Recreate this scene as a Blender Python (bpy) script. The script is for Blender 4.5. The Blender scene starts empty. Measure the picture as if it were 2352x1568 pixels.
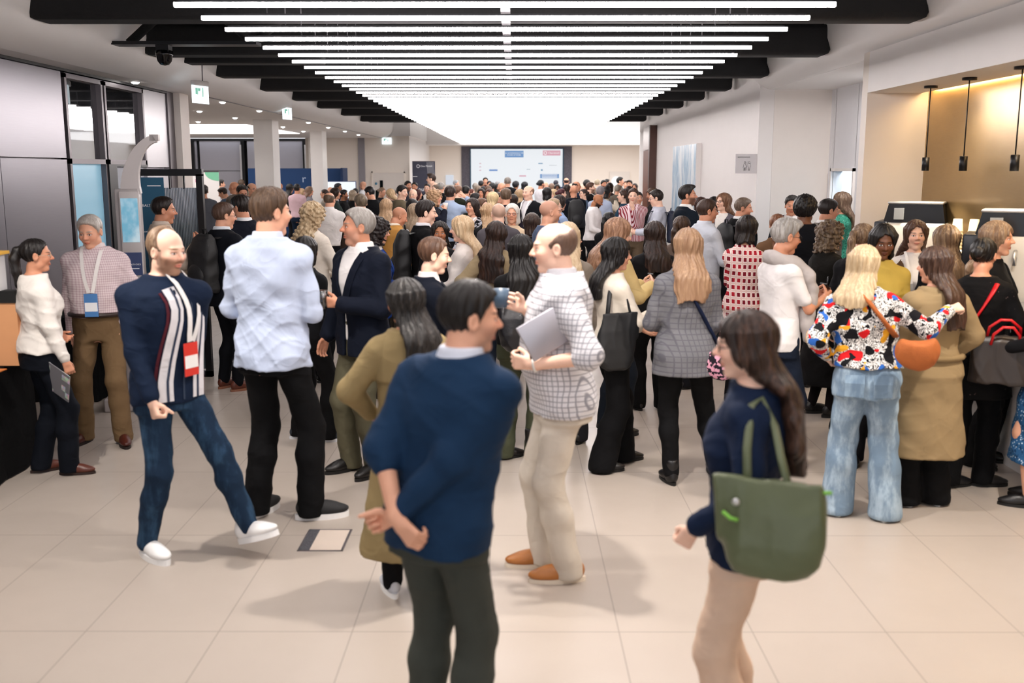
import bpy, math, random
import numpy as np
from mathutils import Vector, Matrix

random.seed(7)
scene = bpy.context.scene
COL = scene.collection
PI = math.pi

# ------------------------------------------------------------------ camera, world, exposure
FPX, CAM_H = 2287.0, 2.05
PITCH, YAW = math.atan(396 / FPX), math.atan(6 / FPX)
cam_data = bpy.data.cameras.new('camera')
cam_data.sensor_width = 36.0
cam_data.lens = 36.0 * FPX / 2352.0
cam_data.clip_start, cam_data.clip_end = 0.1, 200
cam = bpy.data.objects.new('camera', cam_data)
COL.objects.link(cam)
cam.location = (0, 0, CAM_H)
cam.rotation_euler = (PI / 2 - PITCH, 0, YAW)
scene.camera = cam
cam_data.dof.use_dof = True
cam_data.dof.focus_distance = 11.0
cam_data.dof.aperture_fstop = 2.0

world = bpy.data.worlds.new('world')
scene.world = world
world.use_nodes = True
world.node_tree.nodes['Background'].inputs[0].default_value = (0.95, 0.96, 1.0, 1)
world.node_tree.nodes['Background'].inputs[1].default_value = 0.9

vs = scene.view_settings
vs.view_transform = 'Standard'
vs.look = 'None'
vs.gamma = 1.0
vs.use_curve_mapping = False
vs.exposure = 0.74
scene.display_settings.display_device = 'sRGB'
try:
    scene.cycles.use_denoising = True
    scene.cycles.max_bounces = 6
    scene.cycles.diffuse_bounces = 4
    scene.cycles.glossy_bounces = 3
    scene.cycles.transmission_bounces = 4
    scene.cycles.transparent_max_bounces = 6
    scene.cycles.sample_clamp_indirect = 4.0
    scene.cycles.adaptive_threshold = 0.03
    scene.cycles.filter_width = 1.1
    scene.cycles.caustics_reflective = False
    scene.cycles.caustics_refractive = False
except Exception:
    pass
BAR_POWER = 15.0          # emission of the ceiling light bars
PANEL_POWER = 1.6        # luminous ceiling at the far end
SPOT_W = 150              # recessed spots near the entrance

def lamp(name, kind, loc, energy, rot=(0, 0, 0), color=(1, 1, 1), **kw):
    l = bpy.data.lights.new(name, kind)
    l.energy = energy
    l.color = color
    for k, v in kw.items():
        setattr(l, k, v)
    o = bpy.data.objects.new(name, l)
    o.location = loc
    o.rotation_euler = rot
    COL.objects.link(o)
    return o

# ------------------------------------------------------------------ pixel -> ray of the photograph (to measure where things stand)
def pix_ray(x, y):
    u, v = (x - 1176) / FPX, -(y - 784) / FPX
    cp, sp = math.cos(PITCH), math.sin(PITCH)
    dx, dy, dz = u, cp + v * sp, -sp + v * cp
    c, s = math.cos(YAW), math.sin(YAW)
    return Vector((dx * c - dy * s, dx * s + dy * c, dz))

def at_depth(x, y, Y):
    r = pix_ray(x, y)
    return Vector((0, 0, CAM_H)) + r * (Y / r.y)

def on_floor(x, y, z=0.0):
    r = pix_ray(x, y)
    return Vector((0, 0, CAM_H)) + r * ((z - CAM_H) / r.z)

# ------------------------------------------------------------------ materials
def srgb(h):
    if isinstance(h, (tuple, list)):
        return tuple(h)[:3]
    c = [int(h[i:i + 2], 16) / 255 for i in (0, 2, 4)]
    return tuple(x / 12.92 if x <= 0.04045 else ((x + 0.055) / 1.055) ** 2.4 for x in c)

class NG:
    """Small helper to write node trees."""
    def __init__(self, name):
        self.m = bpy.data.materials.new(name)
        self.m.use_nodes = True
        self.t = self.m.node_tree
        self.b = self.t.nodes['Principled BSDF']
    def n(self, typ, _out=0, _set=None, **ins):
        nd = self.t.nodes.new(typ)
        for k, v in (_set or {}).items():
            setattr(nd, k, v)
        for k, v in ins.items():
            k = int(k[1:]) if k[0] == 'i' and k[1:].isdigit() else k.replace('_', ' ')
            self.link(v, nd.inputs[k])
        return nd.outputs[_out]
    def link(self, v, sock):
        if hasattr(v, 'is_output'):
            self.t.links.new(v, sock)
        else:
            if sock.type == 'RGBA' and len(v) == 3:
                v = (*v, 1)
            sock.default_value = v
    def math(self, op, a, b=0.0, c=0.0):
        return self.n('ShaderNodeMath', _set={'operation': op}, i0=a, i1=b, i2=c)
    def vm(self, op, a, b=(0, 0, 0), out=0):
        return self.n('ShaderNodeVectorMath', _out=out, _set={'operation': op}, i0=a, i1=b)
    def mix(self, f, a, b):
        nd = self.t.nodes.new('ShaderNodeMix')
        nd.data_type = 'RGBA'
        self.link(f, nd.inputs[0]); self.link(a, nd.inputs[6]); self.link(b, nd.inputs[7])
        return nd.outputs[2]
    def maprange(self, v, a, b, c=0.0, d=1.0, smooth=True):
        return self.n('ShaderNodeMapRange', _set={'interpolation_type': 'SMOOTHSTEP' if smooth else 'LINEAR'}, i0=v, i1=a, i2=b, i3=c, i4=d)
    def obj(self):
        return self.n('ShaderNodeTexCoord', _out=3)
    def noise(self, vec, scale, detail=2.0, rough=0.5, out=0):
        return self.n('ShaderNodeTexNoise', _out=out, Vector=vec, Scale=scale, Detail=detail, Roughness=rough)
    def scaled(self, vec, s):
        return self.vm('MULTIPLY', vec, s)
    def sep(self, vec):
        nd = self.t.nodes.new('ShaderNodeSeparateXYZ'); self.link(vec, nd.inputs[0])
        return nd.outputs
    def bump(self, h, strength=0.2, dist=0.01):
        self.link(self.n('ShaderNodeBump', Height=h, Strength=strength, Distance=dist), self.b.inputs['Normal'])
    def set(self, **kw):
        for k, v in kw.items():
            self.link(v, self.b.inputs[k.replace('_', ' ')])
        return self

_MC = {}
def plain(name, col, rough=0.5, metal=0.0, var=0.06, scale=8.0, bump=0.0, bscale=60.0, spec=0.5, emit=None, estr=0.0, coat=0.0):
    key = (name, str(col), rough, metal, emit, estr)
    if key in _MC:
        return _MC[key]
    g = NG(name)
    c = srgb(col)
    nz = g.noise(g.obj(), scale, 3.0)
    lo = tuple(x * (1 - var) for x in c); hi = tuple(min(1, x * (1 + var)) for x in c)
    g.set(Base_Color=g.mix(nz, lo, hi), Roughness=rough, Metallic=metal, Specular_IOR_Level=spec)
    if coat:
        g.set(Coat_Weight=coat)
    if bump:
        g.bump(g.noise(g.obj(), bscale, 2.0), bump)
    if emit is not None:
        g.set(Emission_Color=srgb(emit), Emission_Strength=estr)
    _MC[key] = g.m
    return g.m

def fabric(col, kind='plain', col2=None, col3=None, scale=1.0, rough=0.85, name='fabric'):
    """Cloth: weave bump, soft creases; stripes, checks and prints are the cloth's own pattern."""
    key = ('fab', str(col), kind, str(col2), str(col3), scale, rough)
    if key in _MC:
        return _MC[key]
    g = NG(name)
    c = srgb(col); o = g.obj(); x, y, z = g.sep(o)
    c = tuple(v * (0.62 if max(c) < 0.03 else 0.84 if max(c) < 0.45 else 0.97) for v in c)
    nz = g.noise(o, 9.0, 4.0, 0.6)
    colr = g.mix(nz, tuple(v * 0.86 for v in c), tuple(min(1, v * 1.12) for v in c))
    xy = g.math('ADD', x, g.math('MULTIPLY', y, 0.8))
    def stripe(v, freq, lo, hi):
        return g.maprange(g.math('SINE', g.math('MULTIPLY', v, freq * 2 * PI)), lo, hi)
    if kind == 'stripe':
        colr = g.mix(stripe(xy, 38 * scale, -0.1, 0.15), colr, srgb(col2))
    elif kind == 'finestripe':
        colr = g.mix(stripe(xy, 70 * scale, 0.3, 0.7), colr, srgb(col2))
    elif kind == 'hstripe':
        colr = g.mix(stripe(z, 22 * scale, 0.0, 0.3), colr, srgb(col2))
    elif kind == 'check':
        a = stripe(xy, 42 * scale, 0.0, 0.5); b = stripe(z, 42 * scale, 0.0, 0.5)
        colr = g.mix(g.math('MULTIPLY', g.math('ADD', a, b), 0.5), colr, srgb(col2))
    elif kind == 'plaid':
        a = stripe(xy, 17 * scale, 0.62, 1.0); b = stripe(z, 17 * scale, 0.62, 1.0)
        colr = g.mix(g.math('MULTIPLY', g.math('MAXIMUM', a, b), 0.75), colr, srgb(col2))
    elif kind == 'squares':
        vx = g.math('PINGPONG', xy, 0.026 / scale); vz = g.math('PINGPONG', z, 0.03 / scale)
        i = g.math('MULTIPLY', g.math('GREATER_THAN', vx, 0.011 / scale), g.math('GREATER_THAN', vz, 0.013 / scale))
        rim = g.math('MULTIPLY', g.math('GREATER_THAN', vx, 0.006 / scale), g.math('GREATER_THAN', vz, 0.007 / scale))
        cell = g.noise(g.vm('SNAP', g.scaled(o, (1, 1, 1)), (0.052, 0.3, 0.06)), 31.0)
        sq = g.mix(g.math('GREATER_THAN', cell, 0.5), srgb(col2), srgb(col3))
        colr = g.mix(rim, colr, srgb('f6e7e2')); colr = g.mix(i, colr, sq)
    elif kind == 'print':
        v1 = g.noise(o, 14 * scale, 2.0, 0.5, out=1)
        warp = g.vm('ADD', o, g.vm('MULTIPLY', v1, (0.09, 0.09, 0.09)))
        w = g.noise(g.scaled(warp, (34, 34, 18)), 1.0 * scale, 1.0)
        lines = g.math('SINE', g.math('MULTIPLY', w, 46.0))
        colr = g.mix(g.maprange(lines, -0.1, 0.1), srgb('15151a'), srgb('f4f2ef'))
        p = g.noise(o, 11 * scale, 0.0); q = g.noise(g.vm('ADD', o, (3, 7, 1)), 11 * scale, 0.0); r = g.noise(g.vm('ADD', o, (9, 2, 5)), 12 * scale, 0.0)
        t = g.noise(g.vm('ADD', o, (1, 12, 5)), 12 * scale, 0.0)
        colr = g.mix(g.math('GREATER_THAN', p, 0.66), colr, srgb('c81e22'))
        colr = g.mix(g.math('GREATER_THAN', q, 0.665), colr, srgb('2f63b4'))
        colr = g.mix(g.math('GREATER_THAN', r, 0.70), colr, srgb('e2a32c'))
        colr = g.mix(g.math('GREATER_THAN', t, 0.63), colr, srgb('141418'))
    elif kind == 'floral':
        v = g.n('ShaderNodeTexVoronoi', Vector=o, Scale=55.0 * scale)
        colr = g.mix(g.maprange(v, 0.30, 0.2), colr, srgb(col2))
        v2 = g.noise(o, 40 * scale, 1.0)
        colr = g.mix(g.math('GREATER_THAN', v2, 0.60), colr, srgb(col3 or col2))
    elif kind == 'camo':
        colr = g.mix(g.math('GREATER_THAN', g.noise(o, 26 * scale, 2.0), 0.52), colr, srgb(col2))
    elif kind == 'lace':
        v = g.n('ShaderNodeTexVoronoi', Vector=o, Scale=38.0 * scale)
        colr = g.mix(g.math('MULTIPLY', g.maprange(v, 0.20, 0.10), g.maprange(g.noise(o, 9.0), .5, .7)), colr, srgb(col2))
    elif kind == 'sequin':
        v = g.n('ShaderNodeTexVoronoi', _out=1, Vector=o, Scale=120.0)
        vv = g.sep(v)[0]
        colr = g.mix(vv, colr, srgb(col2)); rough = 0.35
    elif kind == 'denim':
        f = g.noise(g.scaled(o, (3.2, 3.2, 1.0)), 4.0, 4.0, 0.65)
        colr = g.mix(g.maprange(f, 0.42, 0.68), colr, srgb(col2))
    wv = g.noise(o, 420.0, 1.0)
    cr = g.n('ShaderNodeTexNoise', Vector=g.scaled(o, (1, 1, 1.3)), Scale=5.5, Detail=2.0, Roughness=0.45, Distortion=0.7)
    rg = g.math('SUBTRACT', 1.0, g.math('ABSOLUTE', g.math('SUBTRACT', g.math('MULTIPLY', cr, 2.0), 1.0)))
    rg = g.math('POWER', rg, 4.0)
    hh = g.math('ADD', g.math('MULTIPLY', wv, 0.03), g.math('ADD', g.math('MULTIPLY', cr, 0.7), g.math('MULTIPLY', rg, 0.20)))
    g.bump(hh, 0.36, 0.035)
    g.set(Base_Color=colr, Roughness=rough, Specular_IOR_Level=0.16)
    _MC[key] = g.m
    return g.m

def leather(col, rough=0.38):
    return plain('leather', col, rough, 0, 0.12, 14, 0.12, 90)

def hair_mat(col, col2=None, wave=0.0):
    key = ('hair', str(col), str(col2))
    if key in _MC:
        return _MC[key]
    g = NG('hair')
    c = srgb(col); c2 = srgb(col2) if col2 else tuple(min(1, v * 1.9 + 0.008) for v in c)
    def ash(q):
        l = 0.3 * q[0] + 0.6 * q[1] + 0.1 * q[2]; k = 0.30 if l > 0.08 else 0.12
        return tuple(v * (1 - k) + l * k for v in q)
    c, c2 = ash(c), ash(c2)
    o = g.obj()
    st = g.noise(g.scaled(o, (120, 120, 9)), 1.0, 3.0, 0.6)
    md = g.noise(g.scaled(o, (26, 26, 6)), 1.0, 2.0, 0.5)
    f = g.math('MULTIPLY', g.maprange(st, 0.3, 0.75), g.maprange(md, 0.25, 0.75))
    g.set(Base_Color=g.mix(f, c, c2), Roughness=0.42, Specular_IOR_Level=0.35)
    g.bump(g.math('ADD', st, g.math('MULTIPLY', md, 1.5)), 0.5, 0.006)
    _MC[key] = g.m
    return g.m

SKINS = ['f0c4ac', 'e2a98c', 'cf9274', 'a8704e', '6e4630', '472c20']
def skin_mat(tone, brow='3a2a20', beard=None, bstr=0.0, lip=None, scalp=None, sstr=0.0, iris='2c2018'):
    key = ('skin', tone, brow, beard, bstr, lip, scalp, sstr)
    if key in _MC:
        return _MC[key]
    g = NG('skin')
    c = srgb(SKINS[tone])
    hp = g.n('ShaderNodeAttribute', _out=1, _set={'attribute_name': 'hp'})
    x, y, z = g.sep(hp)
    ax = g.math('ABSOLUTE', x)
    v = g.n('ShaderNodeCombineXYZ', X=ax, Y=0.0, Z=z)
    front = g.math('MULTIPLY', g.math('GREATER_THAN', y, 0.035), g.math('LESS_THAN', y, 0.125))
    def ell(cx, cz, rx, rz, soft=0.15):
        q = g.vm('LENGTH', g.vm('DIVIDE', g.vm('SUBTRACT', v, (cx, 0, cz)), (rx, 1, rz)), out=1)
        return g.math('MULTIPLY', g.maprange(q, 1 + soft, 1 - soft), front)
    nz = g.noise(g.obj(), 30.0, 3.0)
    col = g.mix(nz, tuple(t * 0.93 for t in c), tuple(min(1, t * 1.06) for t in c))
    red = (min(1, c[0] * 1.02), c[1] * 0.62, c[2] * 0.55)
    col = g.mix(g.math('MULTIPLY', ell(0.034, -0.028, 0.03, 0.028, 0.6), 0.24), col, red)
    col = g.mix(g.math('MULTIPLY', ell(0.0, -0.018, 0.017, 0.016, 0.5), 0.20), col, red)
    gy = g.math('GREATER_THAN', g.math('ADD', z, g.math('MULTIPLY', ax, 0.0)), g.maprange(y, -0.1, 0.08, -0.065, 0.085, False))
    if scalp:
        gz = g.maprange(g.math('SUBTRACT', z, g.maprange(y, -0.10, 0.07, -0.06, 0.075, False)), -0.012, 0.012)
        col = g.mix(g.math('MULTIPLY', gz, sstr), col, srgb(scalp))
    if beard:
        bz = g.maprange(g.math('ADD', z, g.math('MULTIPLY', ax, -0.35)), -0.030, -0.055)
        by = g.maprange(y, -0.005, 0.03)
        bb = g.math('MULTIPLY', g.math('MULTIPLY', bz, by), g.maprange(z, -0.14, -0.115))
        col = g.mix(g.math('MULTIPLY', bb, bstr), col, srgb(beard))
        col = g.mix(g.math('MULTIPLY', ell(0.0, -0.043, 0.026, 0.006, 0.3), bstr), col, srgb(beard))
    lipc = srgb(lip) if lip else (c[0] * 0.80, c[1] * 0.42, c[2] * 0.40)
    col = g.mix(g.math('MULTIPLY', ell(0.0, -0.0595, 0.023, 0.0085, 0.25), 0.85), col, lipc)
    col = g.mix(ell(0.0, -0.0592, 0.021, 0.0012, 0.5), col, tuple(t * 0.3 for t in lipc))
    col = g.mix(g.math('MULTIPLY', ell(0.030, 0.0255, 0.0185, 0.0042, 0.35), 0.85), col, srgb(brow))
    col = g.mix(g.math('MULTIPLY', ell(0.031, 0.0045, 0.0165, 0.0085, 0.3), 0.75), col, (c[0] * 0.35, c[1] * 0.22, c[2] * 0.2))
    col = g.mix(ell(0.031, 0.0025, 0.0130, 0.0046, 0.12), col, (0.72, 0.68, 0.66))
    col = g.mix(ell(0.031, 0.0030, 0.0056, 0.0052, 0.12), col, srgb(iris))
    g.set(Base_Color=col, Roughness=0.5, Specular_IOR_Level=0.4, Subsurface_Weight=0.0)
    g.bump(nz, 0.06, 0.004)
    _MC[key] = g.m
    return g.m

# ------------------------------------------------------------------ object helpers
def link(name, me, mat=None, parent=None, loc=None):
    o = bpy.data.objects.new(name, me)
    COL.objects.link(o)
    if mat is not None and me is not None:
        for mm in (mat if isinstance(mat, (list, tuple)) else [mat]):
            me.materials.append(mm)
    if parent is not None:
        o.parent = parent
    if loc is not None:
        o.location = loc
    return o

def tag(o, label=None, cat=None, group=None, kind=None):
    if label: o['label'] = label
    if cat: o['category'] = cat
    if group: o['group'] = group
    if kind: o['kind'] = kind
    return o

def empty(name, loc=(0, 0, 0), rz=0.0, label=None, cat=None, group=None):
    o = bpy.data.objects.new(name, None)
    COL.objects.link(o)
    o.empty_display_size = 0.1
    o.location = loc
    o.rotation_euler = (0, 0, rz)
    return tag(o, label, cat, group)

def copy_tree(o, parent=None):
    c = o.copy(); COL.objects.link(c); c.parent = parent
    for ch in o.children:
        copy_tree(ch, c)
    return c

def mesh(name, verts, faces, smooth=False, mats=None):
    me = bpy.data.meshes.new(name)
    me.from_pydata([tuple(v) for v in verts], [], [tuple(f) for f in faces])
    if mats is not None:
        me.polygons.foreach_set('material_index', mats)
    if smooth:
        me.polygons.foreach_set('use_smooth', [True] * len(me.polygons))
    me.update()
    return me

class MB:
    """Collects boxes, tubes, prisms and lathes into one mesh."""
    def __init__(self):
        self.v, self.f, self.m, self.s = [], [], [], []
        self.cur = 0
    def addm(self, vs, fs, smooth=False, M=None):
        b = len(self.v)
        for p in vs:
            p = Vector(p)
            self.v.append(M @ p if M is not None else p)
        for f in fs:
            self.f.append(tuple(b + i for i in f)); self.m.append(self.cur); self.s.append(smooth)
        return self
    def box(self, a, b, M=None, bev=0.0):
        x0, y0, z0 = (min(a[i], b[i]) for i in range(3)); x1, y1, z1 = (max(a[i], b[i]) for i in range(3))
        if bev <= 0:
            vs = [(x0, y0, z0), (x1, y0, z0), (x1, y1, z0), (x0, y1, z0), (x0, y0, z1), (x1, y0, z1), (x1, y1, z1), (x0, y1, z1)]
            return self.addm(vs, [(0, 3, 2, 1), (4, 5, 6, 7), (0, 1, 5, 4), (1, 2, 6, 5), (2, 3, 7, 6), (3, 0, 4, 7)], False, M)
        n = 3; e = bev
        ring = []
        for cx, cy, a0 in ((x1 - e, y1 - e, 0), (x0 + e, y1 - e, 90), (x0 + e, y0 + e, 180), (x1 - e, y0 + e, 270)):
            for i in range(n + 1):
                t = math.radians(a0 + 90 * i / n)
                ring.append((cx, cy, math.cos(t), math.sin(t)))
        rows = [(z0, 0), (z0 + e * 0.3, e * 0.7), (z0 + e, e), (z1 - e, e), (z1 - e * 0.3, e * 0.7), (z1, 0)]
        vs = [(cx + c * r, cy + s * r, z) for z, r in rows for cx, cy, c, s in ring]
        k = len(ring)
        fs = [(j * k + i, j * k + (i + 1) % k, (j + 1) * k + (i + 1) % k, (j + 1) * k + i) for j in range(len(rows) - 1) for i in range(k)]
        fs.append(tuple(range(k))[::-1]); fs.append(tuple(range((len(rows) - 1) * k, len(rows) * k)))
        return self.addm(vs, fs, True, M)
    def tube(self, pts, r, n=8, closed=False, flat=None, cap=True):
        pts = [Vector(p) for p in pts]
        rs = r if isinstance(r, (list, tuple)) else [r] * len(pts)
        vs, fs = [], []
        N = len(pts)
        up = Vector((0, 0, 1))
        for i, p in enumerate(pts):
            a = pts[(i - 1) % N] if (closed or i > 0) else p
            b = pts[(i + 1) % N] if (closed or i < N - 1) else p
            d = (b - a).normalized()
            s = d.cross(up)
            if s.length < 1e-3: s = d.cross(Vector((1, 0, 0)))
            s.normalize(); t = s.cross(d)
            for k in range(n):
                w = 2 * PI * k / n
                vs.append(p + s * (math.cos(w) * rs[i]) + t * (math.sin(w) * rs[i] * (flat or 1)))
        for i in range(N if closed else N - 1):
            j = (i + 1) % N
            for k in range(n):
                fs.append((i * n + k, i * n + (k + 1) % n, j * n + (k + 1) % n, j * n + k))
        if not closed and cap:
            fs.append(tuple(range(n))[::-1]); fs.append(tuple(range((N - 1) * n, N * n)))
        return self.addm(vs, fs, True)
    def lathe(self, prof, n=20, M=None, c=(0, 0, 0)):
        vs = [(c[0] + r * math.cos(2 * PI * k / n), c[1] + r * math.sin(2 * PI * k / n), c[2] + z) for r, z in prof for k in range(n)]
        fs = [(j * n + k, j * n + (k + 1) % n, (j + 1) * n + (k + 1) % n, (j + 1) * n + k) for j in range(len(prof) - 1) for k in range(n)]
        if prof[0][0] > 1e-5: fs.append(tuple(range(n))[::-1])
        if prof[-1][0] > 1e-5: fs.append(tuple(range((len(prof) - 1) * n, len(prof) * n)))
        return self.addm(vs, fs, True, M)
    def prism(self, poly, a, b, axis=1, M=None):
        """poly: 2D outline in the two other axes, extruded from a to b along axis."""
        def P(u, v, w):
            return {0: (w, u, v), 1: (u, w, v), 2: (u, v, w)}[axis]
        n = len(poly)
        vs = [P(u, v, a) for u, v in poly] + [P(u, v, b) for u, v in poly]
        fs = [tuple(range(n)), tuple(range(n, 2 * n))[::-1]] + [(i, n + i, n + (i + 1) % n, (i + 1) % n) for i in range(n)]
        return self.addm(vs, fs, False, M)
    def ribbon(self, pts, nrm, w, th=0.0025):
        """flat band through pts, nrm the outward normals."""
        vs, fs = [], []
        pts = [Vector(p) for p in pts]
        for i, p in enumerate(pts):
            d = (pts[min(i + 1, len(pts) - 1)] - pts[max(i - 1, 0)]).normalized()
            nn = Vector(nrm[i] if isinstance(nrm, list) else nrm).normalized()
            s = d.cross(nn).normalized() * (w / 2)
            vs += [p - s, p + s, p + s + nn * th, p - s + nn * th]
        for i in range(len(pts) - 1):
            a, b = i * 4, i * 4 + 4
            for k in range(4):
                fs.append((a + k, a + (k + 1) % 4, b + (k + 1) % 4, b + k))
        fs += [(3, 2, 1, 0), tuple(len(pts) * 4 - 4 + k for k in range(4))]
        return self.addm(vs, fs, False)
    def build(self, name, mat=None, parent=None, loc=None):
        me = mesh(name, self.v, self.f, False, self.m)
        me.polygons.foreach_set('use_smooth', self.s)
        return link(name, me, mat, parent, loc)

def text_obj(name, body, size, mat, M, parent=None, ext=0.001, align='LEFT'):
    cu = bpy.data.curves.new(name, 'FONT')
    cu.body = body; cu.size = size; cu.extrude = ext; cu.align_x = align; cu.align_y = 'CENTER'
    t = bpy.data.objects.new('t', cu); COL.objects.link(t)
    me = bpy.data.meshes.new_from_object(t.evaluated_get(bpy.context.evaluated_depsgraph_get()))
    bpy.data.objects.remove(t); bpy.data.curves.remove(cu)
    me.materials.clear(); me.name = name
    o = link(name, me, mat, parent)
    o.matrix_local = M
    return o
# ------------------------------------------------------------------ implicit surfaces: bodies, clothes and hair as single smooth skins
f32 = np.float32
def axis_pts(lo, hi, hc, hf, fine):
    pts = [lo]; x = lo
    while x < hi:
        h = hc
        for a, b in fine:
            if a - hc < x < b:
                h = hf; break
        x += h; pts.append(x)
    return np.array(pts, f32)

def smin(a, b, k):
    h = np.maximum(k - np.abs(a - b), 0) / k
    return np.minimum(a, b) - h * h * (k * 0.25)

def smax(a, b, k):
    h = np.maximum(k - np.abs(a - b), 0) / k
    return np.maximum(a, b) + h * h * (k * 0.25)

class Field:
    def __init__(s, lo, hi, hc, hf=None, fine=()):
        s.ax = [axis_pts(lo[i], hi[i], hc, hf or hc, [(b[0][i], b[1][i]) for b in fine]) for i in range(3)]
        s.f = np.full([len(a) for a in s.ax], 0.06, f32)
    def blk(s, lo, hi, m=0.035):
        sl, co = [], []
        for i in range(3):
            a = s.ax[i]
            i0 = max(0, int(np.searchsorted(a, lo[i] - m)) - 1); i1 = min(len(a), int(np.searchsorted(a, hi[i] + m)) + 1)
            i1 = max(i1, i0)
            sl.append(slice(i0, i1)); co.append(a[i0:i1])
        return tuple(sl), co[0][:, None, None], co[1][None, :, None], co[2][None, None, :]
    def put(s, sl, d, k):
        s.f[sl] = smin(s.f[sl], d.astype(f32), k)
    def cap(s, a, b, ra, rb, k=0.02):
        a = np.array(a, float); b = np.array(b, float); R = max(ra, rb)
        sl, X, Y, Z = s.blk(np.minimum(a, b) - R, np.maximum(a, b) + R, 0.02 + k)
        ba = b - a; L = float(ba @ ba) + 1e-9
        px, py, pz = X - f32(a[0]), Y - f32(a[1]), Z - f32(a[2])
        t = np.clip((px * f32(ba[0]) + py * f32(ba[1]) + pz * f32(ba[2])) / f32(L), 0, 1)
        d = np.sqrt((px - t * f32(ba[0])) ** 2 + (py - t * f32(ba[1])) ** 2 + (pz - t * f32(ba[2])) ** 2) - (f32(ra) + t * f32(rb - ra))
        s.put(sl, d, k)
    def ell(s, c, r, k=0.02, R=None, sub=False):
        m = max(r)
        sl, X, Y, Z = s.blk([c[i] - m for i in range(3)], [c[i] + m for i in range(3)], 0.02 + k)
        d = ell_d(X - f32(c[0]), Y - f32(c[1]), Z - f32(c[2]), r, R)
        if sub: s.f[sl] = smax(s.f[sl], -d.astype(f32), k)
        else: s.put(sl, d, k)
    def loft(s, secs, k=0.02, p=2.2):
        """secs rows: z, cx, cy, rx, ry, twist(rad); flat ends."""
        A = np.array(secs, float)
        A = A[np.argsort(A[:, 0])]
        M = max(A[:, 3].max(), A[:, 4].max()) + np.abs(A[:, 1:3]).max()
        z0, z1 = A[0, 0], A[-1, 0]
        sl, X, Y, Z = s.blk((-M, -M, z0), (M, M, z1), 0.02 + k)
        zz = np.clip(Z[0, 0], z0, z1)
        I = [np.interp(zz, A[:, 0], A[:, i]).astype(f32)[None, None, :] for i in range(1, 6)]
        px, py = X - I[0], Y - I[1]
        c, sn = np.cos(I[4]), np.sin(I[4])
        u = np.abs(px * c - py * sn) / I[2]; v = np.abs(px * sn + py * c) / I[3]
        q = (u ** p + v ** p) ** (1 / p)
        d = (q - 1) * np.minimum(I[2], I[3])
        d = np.maximum(d, np.maximum(f32(z0) - Z, Z - f32(z1)))
        s.put(sl, d, k)
    def cut(s, fn, k=0.006):
        sl = (slice(None),) * 3
        X, Y, Z = s.ax[0][:, None, None], s.ax[1][None, :, None], s.ax[2][None, None, :]
        s.f = smax(s.f, np.broadcast_to(fn(X, Y, Z), s.f.shape).astype(f32), k)
    def noise(s, amp, f1, f2, ph):
        X, Y, Z = s.ax[0][:, None, None], s.ax[1][None, :, None], s.ax[2][None, None, :]
        if amp > .003:
            p1 = f1 * .95 * X + f2 * .62 * Z + 1.9 * np.sin(8 * Z + 5 * Y + ph) + 1.4 * np.sin(10 * X + 2 * ph)
            p2 = f2 * .95 * Z - f1 * .45 * X + 1.5 * np.sin(11 * X + 9 * Y + 3 * ph)
            s.f -= f32(amp * .75) * ((1 - np.abs(np.sin(p1))) ** 3 * (.5 + .5 * np.sin(5 * Z + ph)) + (1 - np.abs(np.sin(p2))) ** 3 * (.5 + .5 * np.sin(6 * Z + 4 * X + 2 * ph))).astype(f32)
        s.f += f32(amp * 0.5) * (np.sin(f1 * X + f2 * Z + ph + 2 * np.sin(f1 * 0.4 * Y + ph)) + np.sin(f1 * 1.1 * Y - f2 * 0.8 * Z + 2 * ph + 2 * np.sin(f1 * 0.33 * X)))
    def mesh(s):
        return surface_nets(s.f, s.ax)

def ell_d(x, y, z, r, R=None):
    if R is not None:
        x, y, z = (R[0][0] * x + R[0][1] * y + R[0][2] * z), (R[1][0] * x + R[1][1] * y + R[1][2] * z), (R[2][0] * x + R[2][1] * y + R[2][2] * z)
    a, b, c = (x / f32(r[0])) ** 2, (y / f32(r[1])) ** 2, (z / f32(r[2])) ** 2
    k0 = np.sqrt(a + b + c)
    k1 = np.sqrt(a / f32(r[0] ** 2) + b / f32(r[1] ** 2) + c / f32(r[2] ** 2)) + 1e-6
    return k0 * (k0 - 1) / k1

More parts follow.
